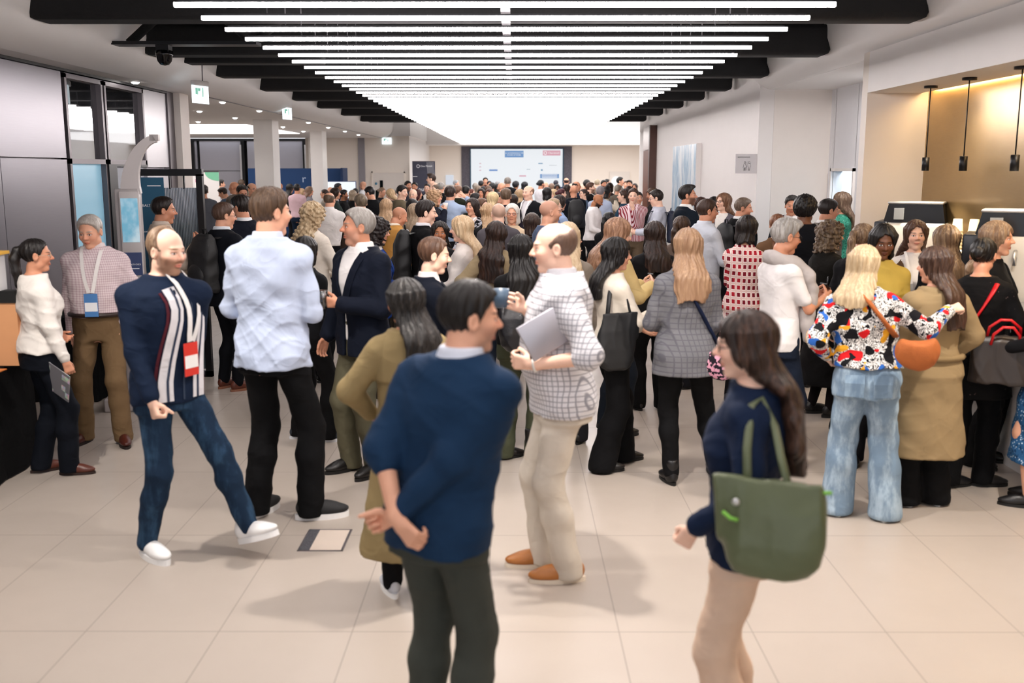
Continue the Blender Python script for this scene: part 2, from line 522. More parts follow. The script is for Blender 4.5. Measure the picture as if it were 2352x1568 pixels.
CORN = [(0, 0, 0), (1, 0, 0), (0, 1, 0), (1, 1, 0), (0, 0, 1), (1, 0, 1), (0, 1, 1), (1, 1, 1)]
EDG = [(0, 1), (2, 3), (4, 5), (6, 7), (0, 2), (1, 3), (4, 6), (5, 7), (0, 4), (1, 5), (2, 6), (3, 7)]
def surface_nets(F, ax):
    for i in range(3):  # closed at the borders of the grid
        a = [slice(None)] * 3
        for e in (0, -1):
            a[i] = e
            F[tuple(a)] = np.maximum(F[tuple(a)], 1e-3)
    ins = F < 0
    n0, n1, n2 = F.shape
    cnt = np.zeros((n0 - 1, n1 - 1, n2 - 1), np.uint8)
    for a, b, c in CORN:
        cnt += ins[a:n0 - 1 + a, b:n1 - 1 + b, c:n2 - 1 + c]
    I, J, K = np.nonzero((cnt > 0) & (cnt < 8))
    if len(I) == 0:
        return np.zeros((0, 3)), np.zeros((0, 4), int)
    val = np.stack([F[I + a, J + b, K + c] for a, b, c in CORN], 1)
    acc = np.zeros((len(I), 3), f32); num = np.zeros(len(I), f32)
    cn = np.array(CORN, f32)
    for a, b in EDG:
        va, vb = val[:, a], val[:, b]
        m = (va < 0) != (vb < 0)
        t = np.where(m, va / np.where(m, va - vb, 1), 0)[:, None]
        acc += np.where(m[:, None], cn[a] + t * (cn[b] - cn[a]), 0)
        num += m
    p = acc / num[:, None]
    V = np.empty_like(p)
    for i, idx in enumerate((I, J, K)):
        A = ax[i]
        V[:, i] = A[idx] + p[:, i] * (A[idx + 1] - A[idx])
    vid = np.full(cnt.shape, -1, np.int32); vid[I, J, K] = np.arange(len(I))
    Q = []
    a = ins[:-1, 1:-1, 1:-1]; b = ins[1:, 1:-1, 1:-1]; i, j, k = np.nonzero(a != b); s = a[i, j, k]
    q = np.stack([vid[i, j, k], vid[i, j + 1, k], vid[i, j + 1, k + 1], vid[i, j, k + 1]], 1); Q.append(np.where(s[:, None], q, q[:, ::-1]))
    a = ins[1:-1, :-1, 1:-1]; b = ins[1:-1, 1:, 1:-1]; i, j, k = np.nonzero(a != b); s = a[i, j, k]
    q = np.stack([vid[i, j, k], vid[i, j, k + 1], vid[i + 1, j, k + 1], vid[i + 1, j, k]], 1); Q.append(np.where(s[:, None], q, q[:, ::-1]))
    a = ins[1:-1, 1:-1, :-1]; b = ins[1:-1, 1:-1, 1:]; i, j, k = np.nonzero(a != b); s = a[i, j, k]
    q = np.stack([vid[i, j, k], vid[i + 1, j, k], vid[i + 1, j + 1, k], vid[i, j + 1, k]], 1); Q.append(np.where(s[:, None], q, q[:, ::-1]))
    return V, np.concatenate(Q)

def np_mesh(name, V, Q):
    me = bpy.data.meshes.new(name)
    n, m = len(V), len(Q)
    me.vertices.add(n); me.vertices.foreach_set('co', np.ascontiguousarray(V, f32).ravel())
    me.loops.add(4 * m); me.loops.foreach_set('vertex_index', Q.astype(np.int32).ravel())
    me.polygons.add(m); me.polygons.foreach_set('loop_start', np.arange(0, 4 * m, 4, dtype=np.int32))
    me.polygons.foreach_set('use_smooth', np.ones(m, bool))
    me.update(calc_edges=True)
    return me

# ------------------------------------------------------------------ people
# torso outline by height (for a stature of 1.75 m): z, half width, half depth, forward shift
SEC_M = [(.79, .080, .080, -.005), (.83, .148, .108, -.012), (.90, .168, .122, -.016), (.96, .166, .116, -.010), (1.05, .152, .106, .002), (1.15, .158, .112, .006),
         (1.27, .174, .124, .004), (1.35, .178, .118, -.006), (1.405, .162, .100, -.014), (1.448, .122, .086, -.020), (1.474, .092, .074, -.020), (1.497, .074, .067, -.018)]
SEC_F = [(.79, .080, .080, -.005), (.83, .150, .110, -.014), (.90, .172, .124, -.018), (.96, .164, .116, -.012), (1.07, .128, .094, .000), (1.14, .134, .098, .006),
         (1.24, .148, .120, .014), (1.32, .150, .106, .000), (1.375, .140, .088, -.012), (1.418, .104, .076, -.018), (1.446, .076, .064, -.018), (1.470, .061, .058, -.016)]

HANDS = {  # wrist targets for the right arm: right, forward, up
    'down': (.255, .03, .845), 'pocket': (.150, .03, .93), 'front': (.09, .27, 1.03), 'hold': (.15, .30, 1.12), 'phone': (.07, .31, 1.18),
    'clasp': (.03, .24, .93), 'drink': (.12, .27, 1.24), 'chest': (.05, .19, 1.26), 'mouth': (.06, .19, 1.42), 'chin': (.02, .20, 1.40),
    'head': (.20, .06, 1.62), 'hip': (.25, .02, 1.03), 'gest': (.24, .33, 1.17), 'point': (.20, .42, 1.22), 'back': (.06, -.19, .93), 'side': (.26, .12, .95),
    'cross': (-.12, .20, 1.16), 'over': (.55, .02, 1.20),
}

def v3(*a):
    return np.array(a, float)

def rot_z(a):
    c, s = math.cos(a), math.sin(a)
    return np.array([[c, -s, 0], [s, c, 0], [0, 0, 1]])
def rot_x(a):
    c, s = math.cos(a), math.sin(a)
    return np.array([[1, 0, 0], [0, c, -s], [0, s, c]])
def rot_y(a):
    c, s = math.cos(a), math.sin(a)
    return np.array([[c, 0, s], [0, 1, 0], [-s, 0, c]])

def ik(a, c, la, lb, pole):
    """joint between a and c for bone lengths la, lb, bent towards pole; c is pulled in if out of reach."""
    d = c - a; L = np.linalg.norm(d); mx = (la + lb) * 0.995
    if L > mx:
        c = a + d / L * mx; d = c - a; L = mx
    u = d / L
    x = (la * la - lb * lb + L * L) / (2 * L)
    h = math.sqrt(max(la * la - x * x, 1e-6))
    p = pole - u * (pole @ u); p /= np.linalg.norm(p) + 1e-9
    return a + u * x + p * h, c

def norm(v):
    return v / (np.linalg.norm(v) + 1e-9)

def hand_bones(w, d, n, side, pose, s):
    """palm and five fingers as capsules: wrist w, pointing d, palm facing n."""
    n = norm(n - d * (n @ d)); t = np.cross(d, n) * side
    B = []
    L = s
    P = lambda a, b, c: w + (d * a + t * b + n * c) * L
    B.append((P(-.02, 0, 0), P(.02, 0, 0), .024 * L, .024 * L, .012))
    for o in (-.026, -.009, .009, .026):
        B.append((P(.018, o * .62, 0), P(.078, o, 0), .0135 * L, .0120 * L, .010))
    curl = {'relax': (22, 28, 18), 'flat': (4, 5, 4), 'fist': (72, 88, 55), 'grip': (48, 58, 38), 'hold': (40, 46, 26), 'point': (60, 75, 45)}[pose]
    lens = [(.026, .056), (.009, .070), (-.009, .074), (-.026, .068)]
    full = (1.0, 1.15, 1.10, 1.04)
    for i, (o, fl) in enumerate([(.027, .070), (.0095, .078), (-.0085, .073), (-.026, .057)]):
        p = P(.080, o, .001); ang = 0.0
        cc = curl if not (pose == 'point' and i == 0) else (3, 5, 4)
        j = 1 + 0.08 * (i - 1)
        spread = (1.5 - i) * 0.05
        for q, (fr, rr) in enumerate(((.45, .0092), (.31, .0084), (.24, .0074))):
            ang += math.radians(cc[q]) * j
            dd = norm(d * math.cos(ang) + n * math.sin(ang) + t * spread)
            e = p + dd * fl * fr * L
            B.append((p, e, rr * L * (1 if i < 3 else .88), (rr - .0008) * L * (1 if i < 3 else .88), .0035))
            p = e
    th = {'relax': (.75, .55, .35), 'flat': (.75, .65, .15), 'fist': (.65, .35, .75), 'grip': (.6, .45, .7), 'hold': (.65, .5, .6), 'point': (.65, .4, .7)}[pose]
    p = P(.018, .018, .004); dd = norm(d * th[0] + t * th[1] + n * th[2])
    e = p + dd * .040 * L; B.append((p, e, .0150 * L, .0112 * L, .010))
    d2 = norm(d * (th[0] + .3) + t * (th[1] - .35) + n * (th[2] + .1)); e2 = e + d2 * .032 * L; B.append((e, e2, .0108 * L, .0096 * L, .004))
    e3 = e2 + norm(d2 + n * .12) * .026 * L; B.append((e2, e3, .0096 * L, .0078 * L, .004))
    return B

def head_sdf(x, y, z, g, lod, ears=True):
    E = lambda c, r: ell_d(x - f32(c[0]), y - f32(c[1]), z - f32(c[2]), r)
    S = lambda c, r: np.sqrt((x - f32(c[0])) ** 2 + (y - f32(c[1])) ** 2 + (z - f32(c[2])) ** 2) - f32(r)
    ax = np.abs(x)
    SA = lambda c, r: np.sqrt((ax - f32(c[0])) ** 2 + (y - f32(c[1])) ** 2 + (z - f32(c[2])) ** 2) - f32(r)
    EA = lambda c, r: ell_d(ax - f32(c[0]), y - f32(c[1]), z - f32(c[2]), r)
    def C(a, b, ra, rb, xx):
        a = np.array(a); b = np.array(b); ba = b - a; L = float(ba @ ba)
        px, py, pz = xx - f32(a[0]), y - f32(a[1]), z - f32(a[2])
        t = np.clip((px * f32(ba[0]) + py * f32(ba[1]) + pz * f32(ba[2])) / f32(L), 0, 1)
        return np.sqrt((px - t * f32(ba[0])) ** 2 + (py - t * f32(ba[1])) ** 2 + (pz - t * f32(ba[2])) ** 2) - (f32(ra) + t * f32(rb - ra))
    jw = 1.0 if g == 'm' else 0.92
    d = E((0, -.014, .034), (.074, .094, .081))
    d = smin(d, E((0, .020, -.028), (.059 * jw + .001, .066, .078)), .03)
    d = smin(d, SA((.040 * jw, .008, -.068), .024), .03)
    d = smin(d, E((0, .058, -.098), (.026 * jw, .022, .019)), .028)
    d = smin(d, SA((.036, .060, -.022), .022), .03)
    if lod < 3:
        d = smin(d, C((0, .082, .024), (.032, .074, .023), .009, .008, ax), .018)      # brow ridge
        d = smax(d, -EA((.031, .094, .004), (.015, .014, .0085)), .012)                 # eye sockets
        d = smin(d, SA((.031, .0735, .0035), .0118), .004)                              # eyeballs
        d = smin(d, C((0, .084, .012), (0, .107, -.020), .0075, .0105, x), .010)        # nose bridge and tip
        d = smin(d, EA((.0115, .093, -.024), (.0085, .011, .0085)), .008)
        d = smin(d, EA((.0, .083, -.0555), (.021, .0085, .0048)), .007)                 # lips
        d = smin(d, EA((.0, .0825, -.0645), (.018, .0088, .0058)), .006)
        d = smax(d, -EA((.0, .092, -.0595), (.019, .006, .0012)), .004)
        if ears:
            e = EA((.078, -.008, -.004), (.0105, .0195, .031))
            e = smax(e, -EA((.088, -.004, -.002), (.008, .011, .019)), .006)
            d = smin(d, e, .006)
    else:
        d = smin(d, C((0, .084, .012), (0, .104, -.020), .009, .012, x), .012)
        if ears: d = smin(d, EA((.078, -.008, -.004), (.012, .020, .031)), .008)
    return d

GY = [-.12, -.09, -.03, 0., .02, .035, .058, .075, .11]
GZ = [-.075, -.068, -.045, -.022, .000, .030, .070, .086, .105]

def hair_field(style, lod, seed, L=.30, g='f'):
    h = [.0052, .0068, .0095, .0140][lod]
    rr = random.Random(seed); ph = rr.random() * 6
    long_ = style in ('long', 'wavy', 'curlylong')
    zlo = -(L + .02) if long_ else (-.16 if style in ('bob', 'curlybob') else (-.32 if style == 'pony' else -.13))
    w = .17 if style in ('curlylong', 'curlybob') else .14
    F = Field((-w, -.26, zlo), (w, .13, .18), h)
    X, Y, Z = F.ax[0][:, None, None], F.ax[1][None, :, None], F.ax[2][None, None, :]
    g_ = np.interp(F.ax[1], GY, GZ).astype(f32)[None, :, None]
    part = np.abs(X) * 0.12
    E = lambda c, r: ell_d(X - f32(c[0]), Y - f32(c[1]), Z - f32(c[2]), r)
    th = np.arctan2(X, -(Y + .01))
    strand = f32(.0016) * np.sin(th * 34 + 3 * np.sin(Z * 25 + ph) + ph) + f32(.0022) * np.sin(th * 15 + 2 * np.sin(Z * 17 + ph * 2))
    if style in ('short', 'fade', 'quiff', 'afro', 'receding'):
        t = {'short': .0135, 'fade': .009, 'quiff': .011, 'afro': .030, 'receding': .008}[style]
        ts_ = t * (.55 if style in ('short', 'quiff') else 1)
        d = E((0, -.014, .034), (.075 + ts_, .095 + ts_, .081 + t))
        d = smin(d, E((0, .0, .062 if style != 'quiff' else .07), (.068 + t * .6, .082 + t * .5, .056 + t * .6)), .03)
        if style == 'receding': d = smax(d, Y + (Z - f32(.05)) * f32(.5) + np.maximum(np.abs(X) - .03, 0) * f32(.4) - f32(.022), .008)
        if style == 'quiff': d = smin(d, E((.01, .062, .095), (.055, .035, .030)), .03)
        lo = (g_ - Z) * f32(.7)
        d = smax(d, lo, .008)
        ear = ell_d(np.abs(X) - f32(.083), Y + f32(.006), Z + f32(.012), (.022, .026, .040))
        d = smax(d, -ear, .006)
        if style == 'afro': strand = strand + f32(.004) * np.sin(X * 150 + ph) * np.sin(Y * 140) * np.sin(Z * 150)
        d = d + strand * (1.3 if style != 'fade' else .5)
    elif style in ('balding', 'ring'):
        t = .0075
        d = E((0, -.014, .034), (.075 + t, .095 + t, .081 + t))
        d = smax(d, (g_ - Z) * f32(.7), .008)
        top = (Z - f32(.070 if style == 'balding' else .052)) + np.maximum(Y + .02, 0) * f32(.9)
        if style == 'balding': top = top + f32(.0) - np.maximum(-Y - .06, 0) * f32(.6)
        d = smax(d, top.astype(f32), .012)
        d = smax(d, (Y - f32(.032)) + 0 * X, .006)
        ear = ell_d(np.abs(X) - f32(.083), Y + f32(.006), Z + f32(.012), (.022, .026, .040))
        d = smax(d, -ear, .006) + strand * .5
    else:
        t = .015
        d = E((0, -.014, .036), (.076 + t, .096 + t, .082 + t))
        if style in ('bob', 'curlybob', 'long', 'wavy', 'curlylong'):
            LL = .135 if style in ('bob', 'curlybob') else L
            tz = np.clip(-Z / f32(LL), 0, 1)
            sway = f32(.008) * np.sin(Z * 22 + ph) + (f32(.009) * np.sin(Z * 55 + ph) if style == 'wavy' else 0)
            zd = np.clip((-Z - f32(.02)) / f32(.20), 0, 1); zd = zd * zd * (3 - 2 * zd) if long_ else zd * .25
            wx = f32(.090) + zd * f32(.034 if long_ else .02) - np.clip((tz - .8) * 5, 0, 1) * f32(.026)
            ry = f32(.088) - zd * f32(.044 if long_ else .0)
            cy = f32(-.020) - zd * f32(.128)
            q = np.sqrt(((X - sway) / wx) ** 2 + ((Y - cy) / ry) ** 2)
            cur = (q - 1) * f32(.07)
            cur = np.maximum(cur, np.maximum(f32(-LL) - Z + f32(.012) * np.sin(th * 5 + ph), Z - f32(.05)))
            d = smin(d, cur, .03)
            # opening for the face and throat
            fx = f32(.060) if style != 'curlybob' else f32(.066)
            face = ell_d(X, Y - f32(.085), Z + f32(.030), (.060, .085, .108))
            d = smax(d, -face, .012)
            throat = np.maximum(np.abs(X) - f32(.052), np.maximum(f32(.002) - Y, Z + f32(.07)))
            d = smax(d, -throat.astype(f32), .02)
        else:   # pony, bun, tied
            d = E((0, -.014, .035), (.075 + .009, .095 + .009, .081 + .010))
            d = smax(d, (g_ - Z) * f32(.7), .008)
            ear = ell_d(np.abs(X) - f32(.083), Y + f32(.006), Z + f32(.014), (.020, .024, .036))
            d = smax(d, -ear, .006)
            if style == 'pony':
                pts = [(0, -.100, .045), (0, -.135, .035), (.004, -.150, -.03), (.0, -.140, -.12), (-.004, -.128, -.21), (0, -.122, -.27)]
                rad = [.022, .024, .034, .034, .026, .010]
                for a, b, ra, rb in zip(pts, pts[1:], rad, rad[1:]):
                    a_, b_ = np.array(a), np.array(b); ba = b_ - a_; Lq = float(ba @ ba)
                    tt = np.clip(((X - f32(a[0])) * f32(ba[0]) + (Y - f32(a[1])) * f32(ba[1]) + (Z - f32(a[2])) * f32(ba[2])) / f32(Lq), 0, 1)
                    dd = np.sqrt((X - f32(a[0]) - tt * f32(ba[0])) ** 2 + (Y - f32(a[1]) - tt * f32(ba[1])) ** 2 + (Z - f32(a[2]) - tt * f32(ba[2])) ** 2) - (f32(ra) + tt * f32(rb - ra))
                    d = smin(d, dd, .015)
            elif style == 'bun':
                d = smin(d, E((0, -.125, .020), (.042, .034, .040)), .012)
            elif style == 'topbun':
                d = smin(d, E((0, -.085, .115), (.036, .036, .034)), .012)
        if style in ('curlylong', 'curlybob'):
            d = d - f32(.012) + f32(.011) * (np.sin(X * 95 + 2 * np.sin(Z * 40) + ph) * np.sin(Z * 85 + ph) + .8 * np.sin(Y * 100 + Z * 30 + ph) * np.sin(Z * 70 + X * 40))
        d = d + strand * (1.6 if long_ else 1.0)
    F.f = np.broadcast_to(d, F.f.shape).astype(f32).copy()
    return F

class Person:
    pass

_SHOE = {}
def shoe_mesh(kind):
    if kind in _SHOE:
        return _SHOE[kind]
    h = .0075
    hi = .25 if kind == 'tallboot' else (.17 if kind in ('boot',) else .13)
    F = Field((-.07, -.11, .0), (.07, .235, hi + .02), h)
    lift = .024 if kind in ('sneaker', 'platform') else .016
    sh = .92 if kind in ('pump', 'loafer') else 1.0
    F.ell((0, -.030, lift + .040), (.036 * sh, .050, .050), .03)
    F.ell((0, .045, lift + .034), (.039 * sh, .100, .042), .03)
    F.ell((0, .115, lift + .022), (.046 * sh, .085 if kind != 'pump' else .095, .028), .03)
    if kind != 'pump':
        F.cap((0, -.025, lift + .05), (0, -.015, lift + .078), .036, .040, .02)
    if kind == 'boot': F.cap((0, -.02, .06), (0, -.02, .16), .046, .050, .02)
    if kind == 'tallboot': F.cap((0, -.02, .06), (0, -.02, .25), .046, .058, .02)
    F.cut(lambda X, Y, Z: f32(lift) - Z + 0 * X + 0 * Y)
    up = np_mesh('shoe', *F.mesh())
    mb = MB()
    out = []
    for i in range(28):
        t = 2 * PI * i / 28
        yy = math.cos(t); xx = math.sin(t)
        wy = .055 + yy * (.145 if yy > 0 else .140)
        wx = xx * (.040 + .008 * max(0, math.sin((wy + .03) * 9))) * sh
        out.append((wx, wy))
    mb.prism(out, 0.0, lift + .006, axis=2)
    so = mesh('sole', mb.v, mb.f)
    _SHOE[kind] = (up, so)
    return _SHOE[kind]

def shoes(par, pts, kind, col, sole):
    for (x, y, z, yaw, pit, sc) in pts:
        up, so = shoe_mesh(kind)
        R = Matrix.Translation((x, y, z)) @ Matrix.Rotation(-yaw, 4, 'Z') @ Matrix.Rotation(pit, 4, 'X') @ Matrix.Scale(sc, 4)
        for nm, me, m in (('shoe', up, col), ('sole', so, sole)):
            mm = me.copy() if me.materials else me
            o = bpy.data.objects.new(nm, me); COL.objects.link(o)
            if not me.materials: me.materials.append(m)
            o.material_slots[0].link = 'OBJECT'; o.material_slots[0].material = m
            if nm == 'shoe':
                o.parent = par; o.matrix_local = R; prev = o
            else:
                o.parent = prev

N_PEOPLE = [0]
DEG = 1.0
PLACED = []
# floor already taken by furniture and walls: x0, y0, x1, y1
BLOCKED = [(-5.2, 19.9, -4.7, 20.5), (-5.2, 25.5, -4.8, 26.2), (-7.6, 27.8, -4.7, 28.65), (3.3, 13.7, 6, 27.0), (3.42, 3, 6, 9.7), (4.25, 9.6, 6, 12.7), (-4.7, 0, -4.2, 13.3), (-4.4, 8.6, -3.7, 9.7), (-3.65, 8.2, -3.0, 8.95), (-3.7, 9.72, -3.0, 9.85), (-3.15, 10.75, -2.8, 11.05), (-8.1, 25.0, -7.3, 25.4), (-16, 31.4, -3.2, 40), (-5.0, 26.7, -4.2, 27.1), (-3.2, 30.9, -2.4, 31.3)]
def person(label, hx, hy, d, face, g='m', h=None, at=None, lod=None, w=1.0, belly=0.0, lean=0.0, slean=0.0, twist=0.0, head=(0, 0, 0),
           hair='short', hc='2a1c14', hc2=None, hl=.30, skin=1, beard=None, bstr=.7, scalp=None, lip=None,
           R='down', L='down', Rh='relax', Lh='relax', Rn=None, Ln=None, Rp=None, Lp=None, Rd=None, Ld=None,
           feet=None, footyaw=(8, -8), footpit=(0, 0), crouch=0.0, fixed=False,
           top=None, over=None, bot=None, shoe=('loafer', '15110f', '0c0a09'), coll=None, glasses=None, lany=None, group=None, hips=(0, 0)):
    """One person: continuous body (head, neck, torso, limbs, hands) with hair and clothes as parts.
    (hx, hy) is where the crown of the head is seen, d its distance, face the heading (0 away from the door, 90 to the right, 180 facing us)."""
    N_PEOPLE[0] += 1
    seed = N_PEOPLE[0] * 13 + 5
    rr = random.Random(seed)
    if lod is None:
        lod = 0 if d < 7.3 else 1 if d < 11.2 else 2 if d < 17.5 else 3
    fa0 = math.radians(face)
    if d > 7.9 and not fixed:
        best = None
        for k in range(60):
            for sg in ((1, -1) if k else (1,)):
                dd = d + sg * k * .06
                W = at_depth(hx, hy, dd); bx_, by_ = W.x - .03 * math.sin(fa0), W.y - .03 * math.cos(fa0)
                if all((bx_ - u) ** 2 + (by_ - v) ** 2 > .51 ** 2 for u, v in PLACED) and not any(x0 - .27 < bx_ < x1 + .27 and y0 - .27 < by_ < y1 + .27 for x0, y0, x1, y1 in BLOCKED):
                    best = dd; break
            if best is not None: break
        d = best or d
    W = at_depth(hx, hy, d)
    if h is None:
        h = min(1.98, max(1.50, W.z))
    s = h / 1.75
    p = Person(); p.s = s; p.lod = lod; p.face = face
    fa = math.radians(face)
    SEC = SEC_M if g == 'm' else SEC_F
    zp = .95
    tl, ts = math.tan(math.radians(lean)), math.tan(math.radians(slean))
    def axis_off(z):
        k = max(0.0, z - zp)
        return ts * k + hips[0], tl * k + hips[1]
    wv = w
    tw = math.radians(twist)
    def tws(z):
        return -tw * min(1, max(0, (z - .95) / .4))
    shz = 1.405 if g == 'm' else 1.375
    shx = (.168 if g == 'm' else .143) * (1 + (w - 1) * .6)
    zneck = SEC[-1][0]
    # head
    zn0 = 1.472 if g == 'm' else 1.447
    ox, oy = axis_off(zn0)
    hyaw, hpit, hrol = (math.radians(a) for a in head)
    nb = v3(ox, oy - .018, zn0 - .01)
    Rh_ = rot_z(-hyaw) @ rot_x(-hpit) @ rot_y(hrol)
    pv = nb + v3(ts * .06, tl * .06 + .012, .055)            # pivot at the top of the neck
    hs = s * (1.0 if g == 'm' else .97)
    hcen = pv + Rh_ @ v3(0, .018, .100 if g == 'm' else .112)
    p.hc, p.hR, p.hs = hcen * s, Rh_, hs
    crown = hcen + Rh_ @ v3(0, 0, .115)
    # ground position
    cc = v3(crown[0] * s, crown[1] * s, 0)
    if at is None:
        wx = W.x - (math.cos(fa) * cc[0] + math.sin(fa) * cc[1]); wy = W.y - (-math.sin(fa) * cc[0] + math.cos(fa) * cc[1])
    else:
        gp = on_floor(*at); wx, wy = gp.x, gp.y
    root = empty('person', (wx, wy, 0), -fa, label, 'person', group)
    p.root, p.pos = root, (wx, wy)
    PLACED.append((wx, wy))
    # arms
    ua, fa_ = (.285, .255) if g == 'm' else (.270, .240)
    arms = {}
    for side, key, hp, nn, pole, dd in ((1, R, Rh, Rn, Rp, Rd), (-1, L, Lh, Ln, Lp, Ld)):
        ox, oy = axis_off(shz)
        c, sn = math.cos(-tw), math.sin(-tw)
        sx, sy = side * shx * c, side * shx * sn
        sh = v3(ox + sx, oy + sy - .012, shz - .012 + (side * slean * -.0012))
        t = v3(*(HANDS[key] if isinstance(key, str) else key))
        if isinstance(key, str):
            t[0] *= side
            ox2, oy2 = axis_off(t[2]); t[0] += ox2; t[1] += oy2
            if key == 'down': t[0] += side * (wv - 1) * .12
        pl = v3(*(pole if pole else (side * .55, -.8, -.45)))
        el, wr = ik(sh, t, ua, fa_, pl)
        fd = norm(wr - el)
        hd = norm(v3(*dd)) if dd else fd
        if nn is None:
            if isinstance(key, str) and key in ('down', 'side', 'hip'): nn = (-side, .2, 0)
            elif isinstance(key, str) and key in ('mouth', 'chin', 'chest', 'head'): nn = (-side * .6, -.8, 0)
            else: nn = (-side * .8, -.1, .5)
        arms[side] = (sh, el, wr, hd, hand_bones(wr + hd * .012, hd, v3(*nn), side, hp, 1.0 if g == 'm' else .92))
    p.arms = arms
    # legs
    hpz = .90 - crouch * .5
    fy = [math.radians(a) for a in footyaw]
    if feet is None:
        feet = ((.105, .01 + rr.uniform(-.03, .03)), (-.105, .01 + rr.uniform(-.03, .03)))
    legs = []
    for i, side in enumerate((1, -1)):
        ft = feet[i]; az = ft[2] if len(ft) > 2 else .085
        hp_ = v3(side * .082 + hips[0], -.012 + hips[1], hpz); an = v3(ft[0], ft[1], az)
        kn, an = ik(hp_, an, .425, .412, v3(math.sin(fy[i]) * .5, 1, 0))
        legs.append((hp_, kn, an, fy[i], math.radians(footpit[i])))
    p.legs = legs
    def sec(e=0.0, z0=.79, z1=9, ex=None, lowflare=0.0):
        """torso outline inflated by e and clipped to [z0, z1]; below the hips it keeps the hip width plus flare."""
        A = np.array(SEC)
        zs = [z for z in A[:, 0] if z0 < z < z1]
        zs = sorted(set([max(z0, .60) if z0 < .79 else z0] + zs + [min(z1, A[-1, 0])]))
        rows = []
        for z in zs:
            zz = max(z, .88) if (z0 < .86 and e > 0.001) else z
            rx, ry, cy = (np.interp(zz, A[:, 0], A[:, i]) for i in (1, 2, 3))
            rx *= wv; ry *= (1 + (wv - 1) * .8)
            bl = belly * math.exp(-((z - 1.07) / .12) ** 2)
            ox, oy = axis_off(z)
            fl = lowflare * max(0, .95 - z)
            rows.append([z, ox, oy + cy + bl * .5, rx + e + fl + bl * .4, ry + e + fl + bl * .5, tws(z)])
        return rows
    p.sec = sec
    def front(x, z, e=.012):
        A = np.array(sec(e)); cx, cy, rx, ry = (np.interp(z, A[:, 0], A[:, i]) for i in (1, 2, 3, 4))
        q = min(.97, abs((x - cx) / rx))
        return cy + ry * (1 - q ** 2.2) ** (1 / 2.2)
    p.front = front
    def pt(x, z, e=.012, back=False, lift=0.0):
        A = np.array(sec(e)); cx, cy, rx, ry = (np.interp(z, A[:, 0], A[:, i]) for i in (1, 2, 3, 4))
        q = min(.97, abs(x / rx)); y = ry * (1 - q ** 2.2) ** (1 / 2.2) + lift
        if back: y = -y
        t = tws(z); c_, s_ = math.cos(t), math.sin(t)
        return (cx + x * c_ + y * s_, cy - x * s_ + y * c_, z), (-x * 0 + s_ * (1 if y > 0 else -1), c_ * (1 if y > 0 else -1), 0)
    p.pt = pt
    sc = lambda rows: [[r[0] * s, r[1] * s, r[2] * s, r[3] * s, r[4] * s, r[5]] for r in rows]
    sk = 1.0 if g == 'm' else .88
    aw = sk * (1 + (w - 1) * .7)
    # ---- body
    hfi = [.0045, .0062, .0090, .0138][lod]; hco = [.018, .024, .034, .050][lod]
    xs = [a[2][0] for a in arms.values()] + [a[1][0] for a in arms.values()] + [l[i][0] for l in legs for i in (1, 2)]
    ys = [a[2][1] for a in arms.values()] + [a[1][1] for a in arms.values()] + [l[i][1] for l in legs for i in (1, 2)]
    lo = v3(min(-.26, min(xs) - .16, hcen[0] - .14), min(-.2, min(ys) - .16, hcen[1] - .16), -.02) * s
    hi = v3(max(.26, max(xs) + .16, hcen[0] + .14), max(.2, max(ys) + .16, hcen[1] + .16), max(crown[2] + .03, max(a[2][2] for a in arms.values()) + .2)) * s
    fine = [((hcen - v3(.095, .115, .135)) * s, (hcen + v3(.095, .125, .125)) * s)]
    if lod < 3:
        for side, a in arms.items():
            P_ = np.array([b[i] for b in a[4] for i in (0, 1)])
            fine.append(((P_.min(0) - .016) * s, (P_.max(0) + .016) * s))
    F = Field(lo, hi, hco, hfi, fine)
    F.loft(sc(sec(-.004 if lod < 2 else -.012)), .03)
    for side, (sh, el, wr, hd, bones) in arms.items():
        r0 = (.046, .037, .036, .026); q = -.004 if lod > 1 else 0
        F.cap((sh - v3(side * .04, 0, 0)) * s, sh * s, .052 * sk * s, .047 * sk * s, .05)
        F.cap(sh * s, el * s, (r0[0] * aw + q) * s, (r0[1] * aw + q) * s, .03)
        F.cap(el * s, (wr - hd * 0) * s, (r0[2] * aw + q) * s, (r0[3] * sk) * s, .02)
        for a, b, ra, rb, k in bones:
            F.cap(a * s, b * s, ra * s, rb * s, k)
    for hp_, kn, an, yw, pt in legs:
        F.cap(hp_ * s, kn * s, .080 * s * (1 + (w - 1) * .5), .054 * s, .04)
        cm = kn * .65 + an * .35 + v3(0, -.012, 0)
        F.cap(kn * s, cm * s, .047 * s, .049 * s * sk, .03)
        F.cap(cm * s, an * s, .048 * s * sk, .033 * s, .03)
        fd = v3(math.sin(yw), math.cos(yw), 0); cp_, sp_ = math.cos(pt * DEG), math.sin(pt * DEG)
        fp = lambda y, z: (an + v3(0, 0, -.085) + fd * (y * cp_ - z * sp_) + v3(0, 0, y * sp_ + z * cp_)) * s
        F.cap(fp(-.02, .042), fp(.10, .032), .023 * s, .017 * s, .02)
    F.cap((nb + v3(0, -.004, -.03)) * s, (pv + v3(0, -.006, .03)) * s, (.060 if g == 'm' else .050) * s * (1 + (w - 1) * .4), (.055 if g == 'm' else .046) * s, .03)
    sl, X, Y, Z = F.blk((hcen - .15) * s, (hcen + .15) * s, .01)
    c = hcen * s; Rt = Rh_.T / hs
    dx, dy, dz = X - f32(c[0]), Y - f32(c[1]), Z - f32(c[2])
    lx, ly, lz = (Rt[i, 0] * dx + Rt[i, 1] * dy + Rt[i, 2] * dz for i in range(3))
    hd_ = head_sdf(lx.astype(f32), ly.astype(f32), lz.astype(f32), g, lod) * f32(hs)
    F.f[sl] = smin(F.f[sl], hd_.astype(f32), .022)
    V, Q = F.mesh()
